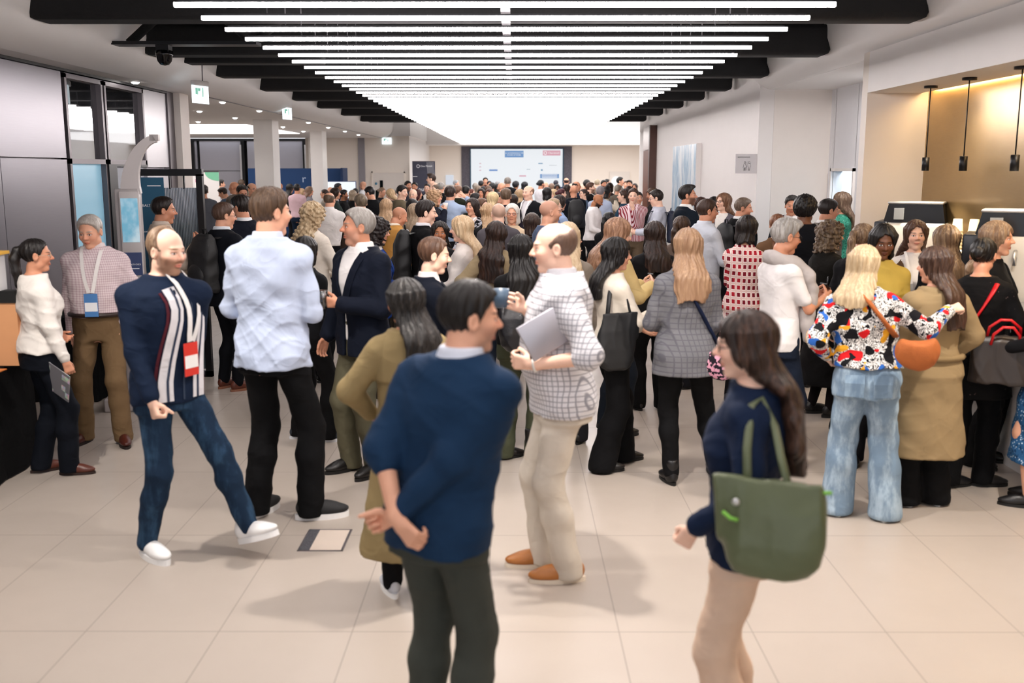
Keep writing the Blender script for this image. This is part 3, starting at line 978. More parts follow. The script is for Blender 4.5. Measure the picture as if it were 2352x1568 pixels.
    me = np_mesh('body', V, Q)
    at_ = me.attributes.new('hp', 'FLOAT_VECTOR', 'POINT')
    at_.data.foreach_set('vector', ((V - c) @ Rt.T).astype(f32).ravel())
    browc = hc if skin < 4 else '120c0a'
    sm = skin_mat(skin, browc if hc not in ('d8b98a',) else '9a7a55', beard, bstr if beard else 0, lip, scalp, .55 if scalp else 0)
    p.body = link('body', me, sm, root)
    # ---- hair
    hM = np.eye(4); hM[:3, :3] = Rh_ * hs; hM[:3, 3] = hcen * s
    p.hM = hM
    if hair not in (None, 'bald'):
        HF = hair_field(hair, lod, seed, hl, g)
        V, Q = HF.mesh()
        V = V @ hM[:3, :3].T + hM[:3, 3]
        hm = link('hair', np_mesh('hair', V, Q), hair_mat(hc, hc2), root)
        p.hair = hm
    # ---- clothes
    gv = [.0085, .0115, .017, .027][lod]
    def garment(name, m, e, z0, z1, sleeve=(.010, .9), flare=0.0, vneck=None, coat=None, wr_=.0035, legsty=None, sl_mult=1.0, openf=None, dress=None, sleeveL=None):
        rows = sec(e, z0, z1, lowflare=flare) if z1 > z0 else None
        pts = []
        if coat: rows = coat + [r for r in rows if r[0] > coat[-1][0] + .02]
        Fl = v3(1e9, 1e9, 1e9); Fh = -Fl
        caps = []
        if sleeve:
            for side, (sh, el, wr, hd, _) in arms.items():
                se, tt = sleeveL if (sleeveL and side < 0) else sleeve
                caps.append((sh - v3(side * .045, 0, -.006), sh, .056 * sk + se * .8, .051 * sk + se * .8, .05))
                caps.append((sh, el if tt > .5 else sh + (el - sh) * (tt * 2), .047 * aw + se * sl_mult, .040 * aw + se * sl_mult, .03))
                if tt > .5:
                    caps.append((el, el + (wr - el) * min(1, (tt - .5) * 2), .041 * aw + se * sl_mult, (.030 * aw + se * (1.0 if sl_mult == 1 else .9)), .02))
        if legsty:
            r = {'slim': (.088, .064, .052, .064), 'straight': (.089, .072, .070, .072), 'wide': (.092, .086, .104, .092), 'baggy': (.096, .086, .088, .088), 'legging': (.082, .054, .040, .055), 'boot': (.088, .066, .075, .066)}[legsty]
            for hp_, kn, an, yw, pt in legs:
                bt = an + v3(0, -.01, -.005) if legsty in ('slim', 'legging') else an + v3(0, 0, -.045)
                caps.append((hp_, kn, r[0] * (1 + (w - 1) * .6) * (1 if g == 'm' else 1.02), r[1], .035))
                cm = kn * .65 + bt * .35 + v3(0, -.010, 0)
                caps.append((kn, cm, r[1], r[3], .03)); caps.append((cm, bt, r[3], r[2], .03))
        A = []
        if rows:
            for r in rows: A += [(r[1] - r[3], r[2] - r[3], r[0]), (r[1] + r[3], r[2] + r[3], r[0])]
        for a, b, ra, rb, k in caps: A += [a - max(ra, rb), a + max(ra, rb), b - max(ra, rb), b + max(ra, rb)]
        A = np.array(A)
        G = Field((A.min(0) - .03) * s, (A.max(0) + .03) * s, gv)
        if rows: G.loft(sc(rows), .03)
        for a, b, ra, rb, k in caps: G.cap(a * s, b * s, ra * s, rb * s, k)
        if wr_ and lod < 3: G.noise(wr_ * s, 24, 33, rr.random() * 6)
        if legsty:
            G.cut(lambda X, Y, Z: f32(.012 if legsty in ('wide', 'baggy', 'boot') else .02) - Z + 0 * X)
        if vneck:
            zb, wtop = vneck            # V opening at the front down to zb
            zt = zneck
            cx0, cy0 = axis_off(1.3)
            def vcut(X, Y, Z):
                hw = np.clip((Z / s - zb) / (zt - zb), 0, 1.6) * wtop * s
                return np.minimum(np.minimum(hw - np.abs(X - cx0 * s), Y - (cy0 + .012) * s), (Z - zb * s))
            G.cut(lambda X, Y, Z: vcut(X, Y, Z), .006)
        if openf:
            zt_, hw_ = openf            # straight opening below zt_
            cx0, cy0 = axis_off(1.1)
            G.cut(lambda X, Y, Z: np.minimum(np.minimum(hw_ * s * np.clip(1 + (zt_ - Z / s) * 1.2, 1, 3) - np.abs(X - cx0 * s), Y - cy0 * s), zt_ * s + .02 - Z), .006)
        V, Q = G.mesh()
        return link(name, np_mesh(name, V, Q), m, root)
    p.garment = garment
    F_ = lambda c: fabric(*c) if isinstance(c, (tuple, list)) else (fabric(c) if isinstance(c, str) else c)
    if bot:
        kind, col = bot[0], F_(bot[1])
        wz = bot[2] if len(bot) > 2 else (1.03 if g == 'm' else 1.06)
        if kind in ('skirt', 'midi', 'mini'):
            zl = {'skirt': .52, 'midi': .30, 'mini': .62}[kind]
            b = sec(.012, .86, wz)
            r0 = b[0]
            low = [[zl, hips[0], hips[1], r0[3] + .05, r0[4] + .05, 0], [.70, hips[0], hips[1], r0[3] + .02, r0[4] + .02, 0]]
            garment('skirt', col, .012, .86, wz, None, coat=low, wr_=.006)
            if len(bot) > 3: garment('tights', F_(bot[3]), .0, 1.0, .9, None, legsty='legging', wr_=0)
        else:
            garment('trousers' if kind != 'legging' else 'leggings', col, .009, .80, wz, None, legsty=kind, wr_=.004)
    if top:
        kind, col = top[0], F_(top[1])
        opt = top[2] if len(top) > 2 else {}
        e = opt.get('e', .011 if over else .019)
        z0 = opt.get('hem', .90 if kind in ('tucked',) else .82)
        sl_ = {'tee': (.014, .36), 'tank': None, 'under': None, 'roll': (.016, .62), 'vest': None}.get(kind, (.012, .97))
        if 'sleeve' in opt: sl_ = opt['sleeve']
        name = {'tee': 'tshirt', 'tank': 'top', 'sweater': 'sweater', 'blouse': 'blouse', 'roll': 'shirt', 'tucked': 'shirt', 'dress': 'dress', 'vest': 'vest'}.get(kind, kind)
        if kind == 'dress':
            zl = opt.get('len', .5); b = sec(e, .86, 9); r0 = b[0]
            garment(name, col, e, .86, 9, sl_, coat=[[zl, hips[0], hips[1], r0[3] + .06, r0[4] + .06, 0], [.70, hips[0], hips[1], r0[3] + .025, r0[4] + .025, 0]], wr_=.005, sl_mult=opt.get('puff', 1))
        else:
            garment(name, col, e, z0, 9, sl_, flare=opt.get('flare', 0), vneck=opt.get('v'), sl_mult=opt.get('puff', 1.0), wr_=opt.get('wr', .0015 if over else .004), sleeveL=opt.get('sleeveL'))
    if over:
        kind, col = over[0], F_(over[1])
        opt = over[2] if len(over) > 2 else {}
        e = opt.get('e', .028); z0 = opt.get('hem', .78 if kind != 'jacket' else .84)
        cl = None
        if kind == 'coat':
            zl = opt.get('len', .38); b = sec(e, .86, 9); r0 = b[0]
            cl = [[zl, hips[0], hips[1], r0[3] + opt.get('flare', .07), r0[4] + .06, 0], [.72, hips[0], hips[1], r0[3] + .02, r0[4] + .02, 0]]
        garment({'blazer': 'blazer', 'coat': 'coat', 'jacket': 'jacket', 'cardigan': 'cardigan', 'waistcoat': 'waistcoat'}[kind], col, e, z0 if not cl else .86, 9,
                (opt.get('se', .022), opt.get('st', .98)) if kind != 'waistcoat' else None, coat=cl, vneck=opt.get('v', (1.14, .095)), openf=opt.get('open', (1.16, .012)), wr_=.004, sl_mult=opt.get('puff', 1.0), flare=.05)
    if over and lod < 2 and over[0] in ('blazer', 'coat') and not (len(over) > 2 and over[2].get('lapel') is False):
        opt = over[2] if len(over) > 2 else {}
        vb, vw = opt.get('v', (1.14, .095)); e = opt.get('e', .028)
        for sx in (-1, 1):
            pts, nn = [], []
            for t in np.linspace(0, 1, 8):
                z = (zneck - .035) * (1 - t) + (vb + .01) * t
                x = sx * (vw * (z - vb) / (zneck - vb) + .020 * math.sin(PI * min(1, t + .12)))
                (px, py, _), nr = p.pt(x, z, e, lift=.003)
                pts.append((px * s, py * s, z * s)); nn.append((nr[0] + sx * .2, nr[1], .1))
            MB().ribbon(pts, nn, .052 * s, .006).build('lapel', F_(over[1]), root)
    if coll:
        m = F_(coll); G = Field(((nb - v3(.12, .12, .06)) * s), ((nb + v3(.12, .12, .08)) * s), gv * .8)
        rn = (.066 if g == 'm' else .056) * (1 + (w - 1) * .4)
        z0, z1 = zneck - .035, zneck + .030
        G.loft(sc([[z0, nb[0], nb[1] + .002, rn + .022, rn + .020, 0], [z1, nb[0] + ts * .05, nb[1] + .004 + tl * .05, rn + .004, rn + .003, 0]]), .01)
        G.cut(lambda X, Y, Z: np.minimum(np.clip((Z / s - z0) / (z1 - z0), 0, 2) * .030 * s + .002 - np.abs(X - nb[0] * s), Y - nb[1] * s), .004)
        V, Q = G.mesh(); link('collar', np_mesh('collar', V, Q), m, root)
    if shoe:
        k, c1, c2 = shoe
        pts = []
        for hp_, kn, an, yw, pt in legs:
            fwd = v3(math.sin(yw), math.cos(yw), 0)
            q = an * s + v3(0, 0, -.085 * s) + fwd * .0
            pts.append((q[0], q[1], max(0.0, q[2]), yw, pt, s * (1.0 if g == 'm' else .90)))
        shoes(root, pts, k, leather(c1) if k not in ('sneaker',) else plain('shoe_cloth', c1, .7), plain('sole_rubber', c2, .6))
    if glasses:
        mb = MB(); m = plain('spectacle_frame', glasses, .25)
        for sx in (-1, 1):
            ring = [(sx * .032 + .021 * math.cos(2 * PI * i / 16), .094 - .006 * abs(math.cos(2 * PI * i / 16) * .5 + sx * 0), .003 + .016 * math.sin(2 * PI * i / 16)) for i in range(16)]
            mb.tube(ring, .0019, 6, True)
            mb.tube([(sx * .053, .091, .006), (sx * .078, .05, .008), (sx * .081, -.005, .006)], .0018, 6)
        mb.tube([(-.011, .098, .007), (0, .101, .009), (.011, .098, .007)], .0018, 6)
        o = mb.build('glasses', m, root)
        me = o.data
        co = np.empty(len(me.vertices) * 3, f32); me.vertices.foreach_get('co', co); co = co.reshape(-1, 3) @ hM[:3, :3].T + hM[:3, 3]
        me.vertices.foreach_set('co', co.astype(f32).ravel()); me.update()
    if lany:
        lanyard(p, *lany)
    return p

def lanyard(p, col='e9e6e4', badge=('d8302a', 'f2f0ee'), zb=1.08, e=.030, w=.020):
    """ribbon round the neck with a card badge on the chest."""
    s = p.s; mb = MB()
    for sx in (-1, 1):
        pts = []
        for t in np.linspace(0, 1, 9):
            zt = np.array(p.sec())[-1, 0]
            z = (zt + .005) * (1 - t) + (zb + .05) * t
            x = sx * (.062 * (1 - t) ** .8 + .012)
            (px, py, _), nr = p.pt(x, min(z, zt - .03), e, lift=.002)
            if z > zt - .03: py -= (z - zt + .03) * 1.5
            pts.append((px * s, py * s, z * s)); 
            if t == 0: nn = []
            nn.append((nr[0] + sx * .15, nr[1], .25 * (1 - t)))
        mb.ribbon(pts, nn, w * s, .004)
    ly = mb.build('lanyard', plain('ribbon', col, .7), p.root)
    if badge:
        (q1, n1), (q2, _) = p.pt(0, zb, e, lift=.010), p.pt(0, zb - .1, e, lift=.010)
        M = Matrix.Translation((max(q1[0], q2[0]) * s if n1[0] > 0 else min(q1[0], q2[0]) * s, max(q1[1], q2[1]) * s, zb * s)) @ Matrix.Rotation(-math.atan2(n1[0], n1[1]), 4, 'Z')
        bd = MB().box((-.048 * s, 0, -.125 * s), (.048 * s, .003 * s, .045 * s), M).build('badge', plain('card', badge[0], .35), ly)
        MB().box((-.044 * s, .003 * s, -.085 * s), (.044 * s, .005 * s, -.02 * s), M).build('badge_label', plain('card', badge[1], .4), ly)
# ------------------------------------------------------------------ the room
# lights that belong to the room but sit above the picture: spots over the entrance
for sx_ in (-2.75, 0.02, 2.75):
    lamp('entrance_spot', 'SPOT', (sx_, 4.72, 3.12), SPOT_W, (0, 0, 0), (1.0, 0.92, 0.84), spot_size=2.2, spot_blend=0.6, shadow_soft_size=0.045)

M_WHITE = plain('white_paint', 'eeeae8', 0.6, 0, 0.02, 3)
M_CREAM = plain('cream_paint', 'ebe2d8', 0.6, 0, 0.02, 3)
M_CEIL = plain('ceiling_paint', 'efedec', 0.75, 0, 0.02, 3)
M_BLACK = plain('black_coating', '0d0d0f', 0.85, 0, 0.2, 6, 0.35, 40)
M_BMET = plain('black_metal', '15161a', 0.4, 0.3, 0.1)
M_FRAME = plain('dark_grey_aluminium', '6a6468', 0.4, 0.6, 0.05)
M_BLUEW = plain('pale_blue_wall', 'aebfd2', 0.6, 0, 0.02)
M_TEAL = plain('teal_wall', '6d9fb6', 0.6, 0, 0.03)

def struct(name, mb, mat):
    return tag(mb.build(name, mat), kind='structure')
def sbox(name, a, b, mat):
    return struct(name, MB().box(a, b), mat)

def floor_mat():
    g = NG('floor_tile'); o = g.obj(); x, y, z = g.sep(o)
    def line(v, period, off, wdt):
        t = g.math('PINGPONG', g.math('ADD', v, period * 40 - off), period / 2)
        return g.maprange(t, wdt, wdt * 0.4)
    ln = g.math('MAXIMUM', line(x, 0.6, 0.47, 0.004), line(y, 1.195, 4.19, 0.005))
    cell = g.noise(g.vm('SNAP', g.vm('ADD', o, (0.13, 0.60, 0)), (0.6, 1.195, 1)), 7.0)
    nz = g.noise(o, 1.6, 4.0, 0.6)
    base = g.mix(nz, srgb('aca298'), srgb('b6aca2'))
    base = g.mix(g.math('MULTIPLY', cell, 0.35), base, srgb('b4a79d'))
    g.set(Base_Color=g.mix(ln, base, srgb('92877e')), Roughness=g.maprange(g.noise(o, 5.0, 3.0), 0.3, 0.7, 0.30, 0.38), Specular_IOR_Level=0.45)
    return g.m
sbox('floor', (-16, -3, -0.1), (6, 40, 0), floor_mat())

# left wall: metal panels, two window bays, a door
YW = -4.35
def panel_mat():
    g = NG('brushed_metal_panel'); o = g.obj()
    s_ = g.noise(g.scaled(o, (1, 1, 90)), 3.0, 2.0)
    g.set(Base_Color=g.mix(s_, srgb('8f8c93'), srgb('98959c')), Metallic=0.45, Roughness=0.36)
    return g.m
M_PANEL = panel_mat()
sbox('wall_left', (YW - .45, -3, 0), (YW - .35, 9.83, 3.05), M_BMET)
mb = MB()
for y0 in np.arange(-2.97, 9.7, 1.28):
    y1 = min(y0 + 1.27, 9.82)
    for z0, z1 in ((0.0, 2.14), (2.155, 2.97)):
        mb.box((YW - .05, y0, z0), (YW, y1, z1))
    mb.box((YW - .3, y0, 0), (YW - .06, y1 + .01, 2.99))
struct('wall_left_panels', mb, M_PANEL)
mb = MB().box((YW - .06, 11.95, 2.07), (YW, 12.72, 2.97)).box((YW - .06, 11.95, 0), (YW, 12.72, 2.055)).box((YW - .4, 11.9, 0), (YW - .07, 12.8, 3.0))
struct('wall_left_end', mb, plain('white_panel', 'dcdae0', 0.35, 0.1, 0.02))
sbox('trim_1', (YW - .3, 12.73, 0), (YW + .02, 12.95, 3.0), M_FRAME)
sbox('wall_left_pier', (-4.62, 12.96, 0), (-4.25, 13.3, 3.0), plain('pier_paint', 'e8e0da', 0.6, 0, 0.02))
sbox('trim_2', (YW - .02, -3, 2.975), (YW + .03, 12.72, 3.0), M_BMET)

def glass_mat():
    g = NG('window_glass')
    tr = g.n('ShaderNodeBsdfTransparent', Color=(0.55, 0.6, 0.66, 1)); gl = g.n('ShaderNodeBsdfGlossy', Color=(1, 1, 1, 1), Roughness=0.02)
    fr = g.n('ShaderNodeFresnel', IOR=1.9)
    mx = g.t.nodes.new('ShaderNodeMixShader'); g.link(g.math('MINIMUM', g.math('MULTIPLY', fr, 1.4), 0.9), mx.inputs[0]); g.link(tr, mx.inputs[1]); g.link(gl, mx.inputs[2])
    g.t.links.new(mx.outputs[0], g.t.nodes['Material Output'].inputs[0])
    return g.m
M_GLASS = glass_mat()
def film_mat():
    g = NG('frosted_film'); x, y, z = g.sep(g.obj())
    b = g.noise(g.scaled(g.obj(), (0, 0, 4)), 1.5, 1.0)
    g.set(Base_Color=g.mix(b, srgb('8dbdd4'), srgb('a9d2e4')), Roughness=0.25, Emission_Color=srgb('8fc3dd'), Emission_Strength=0.2)  # faint glow of the film stands in for light from the room behind
    return g.m
M_FILM = film_mat()
for nm, y0, y1, zlo in (('window_1', 9.86, 10.76, 0.0), ('window_2', 10.80, 11.93, 2.09)):
    w = MB(); fw = .045
    w.box((YW - .09, y0, zlo), (YW + .015, y0 + fw, 2.96)); w.box((YW - .09, y1 - fw, zlo), (YW + .015, y1, 2.96))
    w.box((YW - .09, y0, 2.92), (YW + .015, y1, 2.965)); w.box((YW - .09, y0, 2.10), (YW + .015, y1, 2.15))
    fr = tag(w.build(nm, M_FRAME), kind='structure')
    MB().box((YW - .05, y0 + fw, 2.15), (YW - .04, y1 - fw, 2.92)).build('pane', M_GLASS, fr)
    if nm == 'window_1':
        MB().box((YW - .05, y0 + fw, 0.02), (YW - .04, y1 - fw, 2.10)).build('frosted_pane', M_FILM, fr)
mb = MB().box((-6.6, 9.7, 0), (-6.5, 12.0, 3.3)).box((-6.5, 9.7, 0), (YW - .4, 9.8, 3.3)).box((-6.5, 11.95, 0), (YW - .4, 12.0, 3.3)).box((-6.5, 9.7, 3.2), (YW - .05, 12.0, 3.3)).box((-6.0, 10.4, 2.1), (-5.8, 12, 2.3))
struct('wall_left_room_behind', mb, plain('room_behind_grey', '77808c', 0.7))
dr = MB().box((YW - .07, 10.98, 0), (YW - .03, 11.9, 2.07)).build('door_1', plain('door_grey_blue', 'aab0bd', 0.5, 0, .02))
tag(dr, kind='structure')
MB().box((YW - .07, 10.76, 0), (YW + .03, 10.975, 2.10)).box((YW - .07, 10.76, 2.075), (YW + .02, 11.93, 2.10)).build('door_frame', M_BMET, dr)
lk = MB().box((YW - .03, 11.03, 1.52), (YW + .0, 11.10, 1.76), bev=.008).build('door_lock', M_BMET, dr)
for k in range(3):
    MB().box((YW, 11.05, 1.57 + k * .06), (YW + .004, 11.08, 1.60 + k * .06)).build('lock_button', plain('lock_key', 'c9c2c4', .4), lk)

# soffits and coves at both sides, black ceiling void between them
mb = MB().box((-16, 13.3, 3.0), (-4.1, 31.6, 3.06)).box((YW - .45, -3, 3.0), (-4.1, 13.3, 3.06))
struct('ceiling_left', mb, M_CEIL)
prof = [(-4.1, 3.0), (-4.04, 3.012), (-3.93, 3.05), (-3.83, 3.12), (-3.77, 3.22), (-3.74, 3.36), (-3.73, 3.95), (-4.3, 3.95), (-4.3, 3.02)]
mb = MB(); mb.prism(prof, -3, 31.5, axis=1); mb.s = [True] * len(mb.s)
struct('ceiling_cove_left', mb, M_CEIL)
sbox('shadow_gap_strip', (-4.115, 13.3, 2.992), (-4.095, 31.5, 3.001), M_FRAME)  # dark strip standing in for the shadow gap between soffit and cove
prof = [(3.46, 3.10), (3.40, 3.11), (3.30, 3.15), (3.22, 3.23), (3.17, 3.36), (3.15, 3.95), (3.7, 3.95), (3.7, 3.12)]
mb = MB(); mb.prism(prof[::-1], -3, 13.77, axis=1); mb.s = [True] * len(mb.s)
struct('ceiling_cove_right', mb, M_CEIL)
sbox('ceiling_right', (3.44, -3, 3.10), (6, 13.8, 3.16), M_CEIL)
sbox('ceiling', (-4.3, -3, 3.95), (6, 40, 4.05), M_BLACK)

# right side: wall, recess to the washrooms, coffee alcove
sbox('wall_right', (3.30, 13.77, 0), (3.498, 26.8, 3.95), M_WHITE)
sbox('wall_right_widening', (3.498, 26.6, 0), (5.6, 26.8, 3.95), M_WHITE)
sbox('wall_right_far', (5.5, 26.8, 0), (5.6, 39.0, 3.95), M_WHITE)
sbox('wall_recess', (3.50, 13.77, 0), (4.6, 13.97, 3.12), plain('recess_paint', 'ebe4de', 0.6, 0, 0.02))
mb = MB().box((4.27, 9.6, 0), (4.4, 12.70, 3.12)).box((4.27, 13.56, 0), (4.4, 13.80, 3.12)).box((4.27, 12.69, 2.02), (4.4, 13.57, 3.12))
struct('wall_recess_side', mb, plain('recess_paint_cool', 'e8e8ec', 0.6, 0, 0.02))
mb = MB().box((4.24, 12.66, 0), (4.275, 12.70, 2.06)).box((4.24, 13.56, 0), (4.275, 13.60, 2.06)).box((4.24, 12.66, 2.02), (4.275, 13.60, 2.06))
struct('trim_4', mb, M_WHITE)
sbox('wall_corridor', (5.3, 11.5, 0), (5.4, 15.0, 3.1), M_TEAL)
sbox('wall_corridor_teal', (4.62, 13.97, 0), (5.3, 14.02, 2.5), M_TEAL)
sbox('wall_corridor_end', (4.4, 14.6, 0), (5.4, 14.7, 3.1), M_BLUEW)
sbox('ceiling_corridor', (4.4, 11.5, 2.5), (5.4, 14.7, 2.6), M_WHITE)
lamp('corridor_lamp', 'AREA', (4.85, 13.4, 2.45), 18, (0, 0, 0), (.85, .95, 1), size=.6)
sbox('wall_alcove_end', (3.29, 9.55, 0), (4.3, 9.70, 3.12), M_CREAM)
sbox('wall_bulkhead', (3.29, -3, 2.75), (3.42, 9.55, 3.12), M_WHITE)
sbox('ceiling_alcove', (3.42, -3, 2.75), (3.80, 9.55, 2.80), M_WHITE)
def gold_mat():
    g = NG('brushed_brass'); o = g.obj()
    a = g.noise(g.scaled(o, (1, 0.6, 1.0)), 2.2, 5.0, 0.6); b = g.noise(g.scaled(o, (1, 3, 40)), 4.0, 2.0)
    c = g.mix(a, srgb('8b7350'), srgb('b09468'))
    g.set(Base_Color=g.mix(g.math('MULTIPLY', b, .25), c, srgb('b99d6d')), Metallic=0.55, Roughness=0.24)
    return g.m
sbox('wall_brass', (3.86, -3, 0), (3.95, 9.55, 3.0), gold_mat())
led = MB().box((3.815, -2.5, 2.765), (3.85, 9.45, 2.785)).build('led_strip', plain('led', 'ffe2b0', .5, emit='ffd79a', estr=22.0))
tag(led, 'warm strip light hidden along the top of the brass wall', 'light strip')

# far end
sbox('wall_back', (-3.3, 39.0, 0), (5.6, 39.2, 3.95), M_CREAM)
sbox('ceiling_far_soffit', (-3.3, 37.5, 2.93), (5.5, 39.0, 3.95), M_CEIL)
sbox('wall_back_return', (-3.45, 31.7, 0), (-3.28, 39.0, 3.95), M_WHITE)
sbox('ceiling_far_bulkhead', (-4.3, 31.5, 3.06), (-3.24, 39, 3.95), M_CEIL)
sbox('wall_back_left', (-6.5, 31.5, 0), (-3.28, 31.7, 3.06), M_CREAM)
sbox('trim_5', (-4.86, 31.44, 0), (-4.66, 31.5, 3.0), plain('grey_strip', '8f8c92', 0.5))
mb = MB()
for x0, x1 in ((-16, -11.3), (-11.2, -10.05), (-9.95, -8.55), (-8.45, -6.6)):
    mb.box((x0, 32.0, 0), (x1, 32.1, 1.98)); mb.box((x0, 32.0, 2.0), (x1, 32.1, 2.92))
struct('wall_back_panels', mb, plain('grey_panel', 'c2c2ce', 0.4, 0.1, 0.02))
mb = MB().box((-16, 31.97, 2.92), (-6.45, 32.2, 2.97)).box((-16, 32.12, 0), (-6.45, 32.2, 3.0))
for x in (-10.22, -8.63, -6.68): mb.box((x, 31.9, 0), (x + .11, 32.12, 2.95))
struct('trim_6', mb, M_BMET)
mb = MB()
for x in (-10.26, -8.66, -6.62): mb.box((x, 31.88, 0), (x + .05, 31.92, 2.8))
struct('trim_7', mb, plain('white_seal', 'e6e6ea', .5))
sbox('wall_far_left', (-16, 13.3, 0), (-15.9, 32, 3.06), M_WHITE)
sbox('wall_left_outer', (-16, 13.3, 0), (-4.62, 13.4, 3.06), M_WHITE)
for (x0, y0, x1, y1) in ((-5.13, 19.95, -4.76, 20.5), (-5.16, 25.6, -4.86, 26.2)):
    sbox('column', (x0, y0, 0), (x1, y1, 3.01), plain('column_paint', 'f0eeec', 0.55, 0, 0.02))
sbox('column_far', (-6.35, 31.2, 0), (-5.95, 31.5, 3.01), plain('bright_column', 'f4f0ea', 0.5))

# doors at the far end
d2 = MB().box((-4.42, 31.44, 0), (-3.46, 31.5, 1.93)).build('door_2', plain('door_cream', 'e0d9d2', .5, 0, .02)); tag(d2, kind='structure')
MB().box((-4.46, 31.43, 0), (-4.42, 31.51, 1.97)).box((-3.46, 31.43, 0), (-3.42, 31.51, 1.97)).box((-4.46, 31.43, 1.93), (-3.42, 31.51, 1.97)).build('door_frame', M_CREAM, d2)
MB().box((-4.20, 31.42, 1.38), (-4.11, 31.44, 1.70)).box((-4.34, 31.42, .95), (-4.24, 31.44, 1.40)).build('vision_panel', plain('dark_glass', '0c1512', .1), d2)
MB().lathe([(.04, 0), (.04, .01)], 16, Matrix.Translation((-4.32, 31.43, 1.60)) @ Matrix.Rotation(PI / 2, 4, 'X')).build('door_sign', plain('sign_blue', '3f7f9c', .4), d2)
d3 = MB().box((3.66, 38.94, 0), (4.44, 39.0, 1.95)).build('door_3', plain('door_cream', 'e0d9d2', .5, 0, .02)); tag(d3, kind='structure')
d4 = MB().box((3.34, 23.75, 0), (3.36, 25.75, 2.5)).build('door_4', plain('walnut', '7a4228', .45, 0, .2, 5)); tag(d4, kind='structure')
d4.location = (-.07, 0, 0)
MB().box((3.20, 23.55, 0), (3.37, 23.72, 3.05)).build('door_frame', plain('walnut_dark', '4a2a20', .4, 0, .15), d4)
MB().box((3.33, 23.75, 2.52), (3.355, 25.75, 3.05)).build('door_overpanel', plain('overpanel', 'e8dcd8', .3), d4)

# ------------------------------------------------------------------ lights in the ceiling
def emit(name, col, strength):
    g = NG(name); nz = g.noise(g.obj(), 2.0)
    g.set(Base_Color=(.04, .04, .05, 1), Emission_Color=g.mix(nz, srgb(col), srgb(col)), Emission_Strength=strength)
    return g.m
M_BAR = emit('lit_diffuser', 'fff6f4', BAR_POWER)
M_LUM = emit('luminous_ceiling', 'fffaf8', PANEL_POWER)
M_WIRE = plain('steel_wire', '6a6a70', .4, .8)
ORD = ['first', 'second', 'third', 'fourth', 'fifth', 'sixth', 'seventh', 'eighth', 'ninth', 'tenth']
bar0 = None
for i in range(-9, 40):
    y = 6.16 + i * .53
    if bar0 is None:
        bar0 = empty('light_bar', (0, y, 3.0))
        MB().box((-2.02, -.014, -.002), (1.90, .014, .022)).build('diffuser', M_BAR, bar0)
        mb = MB().box((-2.0, -.010, .022), (1.88, .010, .036)).build('housing', M_BMET, bar0)
        for x in (-1.6, 1.5): MB().tube([(x, 0, .04), (x, 0, .95)], .0035, 5).build('suspension_wire', M_WIRE, bar0)
        b = bar0
    else:
        b = copy_tree(bar0); b.location = (0, y, 3.0)
    if 0 <= i < 10:
        tag(b, 'long white suspended light bar, %s from the top edge of the picture' % ORD[i], 'light bar', 'suspended light bars')
    else:
        tag(b, 'long white suspended light bar in the dense rows towards the far screen', 'light bar', 'suspended light bars')
lum = MB().box((-2.02, 27.0, 2.985), (5.48, 37.5, 3.02)).build('light_ceiling', M_LUM)
tag(lum, 'glowing white luminous ceiling panel in front of the far screen', 'light panel')
lum2 = MB().box((-12.5, 22.0, 2.985), (-5.8, 27.4, 3.0)).build('light_ceiling', M_LUM)
tag(lum2, 'glowing white ceiling panel over the side room with grey doors', 'light panel')
tr = MB().box((-.09, 1, 3.045), (-.03, 27, 3.09)).build('cable_tray', plain('grey_metal', '77757a', .5, .4))
tag(tr, 'narrow grey cable trunking running along the middle of the light bars', 'cable tray')
# black coated beams
for i, (y, zl) in enumerate(((5.3, 3.2), (8.05, 3.2), (10.5, 3.2), (12.95, 3.2), (15.15, 3.2), (17.3, 3.2), (19.45, 3.2), (22.1, 3.2), (24.85, 3.2))):
    mb = MB()
    mb.box((-3.80, y - .02, zl), (3.22, y + .34, zl + .30), bev=.05)
    mb.box((-3.74, y + .08, zl + .28), (3.16, y + .24, 3.95))
    struct('ceiling_beam', mb, M_BLACK)
for y in (11.7, 26.2):
    d = MB().box((-3.78, y, 3.24), (-2.2, y + .3, 3.42), bev=.02).build('air_duct', M_BLACK)
    tag(d, 'short black air duct at the left edge of the ceiling, %s' % ('behind the first exit sign' if y < 12 else 'far down the hall'), 'duct')
for k, (x, y0, y1, zz) in enumerate(((-1.2, 5, 26, 3.62), (.75, 5, 26, 3.56), (1.55, 6, 26, 3.7), (-2.6, 6, 26, 3.66))):
    pp = MB().tube([(x, y0, zz), (x, y1, zz)], .045, 10).build('ceiling_pipe', plain('dark_pipe', '2a2a30', .5, .4))
    tag(pp, 'dark pipe running above the light bars, %s of four' % ('second from left', 'third from left', 'rightmost', 'leftmost')[k], 'pipe', 'pipes in the ceiling void')
for k, (x, y) in enumerate(((-.55, 8.65), (.80, 8.65), (.15, 11.9))):
    gr = MB().box((x, y, 3.43), (x + .62, y + .9, 3.47))
    for q in range(6): gr.box((x + .03 + q * .1, y, 3.41), (x + .06 + q * .1, y + .9, 3.43))
    tag(gr.build('cable_ladder', plain('vent_grey', '6f6a70', .5, .3)), 'grey slatted tray in the dark ceiling, %s' % ('left of the middle', 'right of the middle', 'further back over the middle')[k], 'ceiling tray', 'slatted trays in the ceiling void')
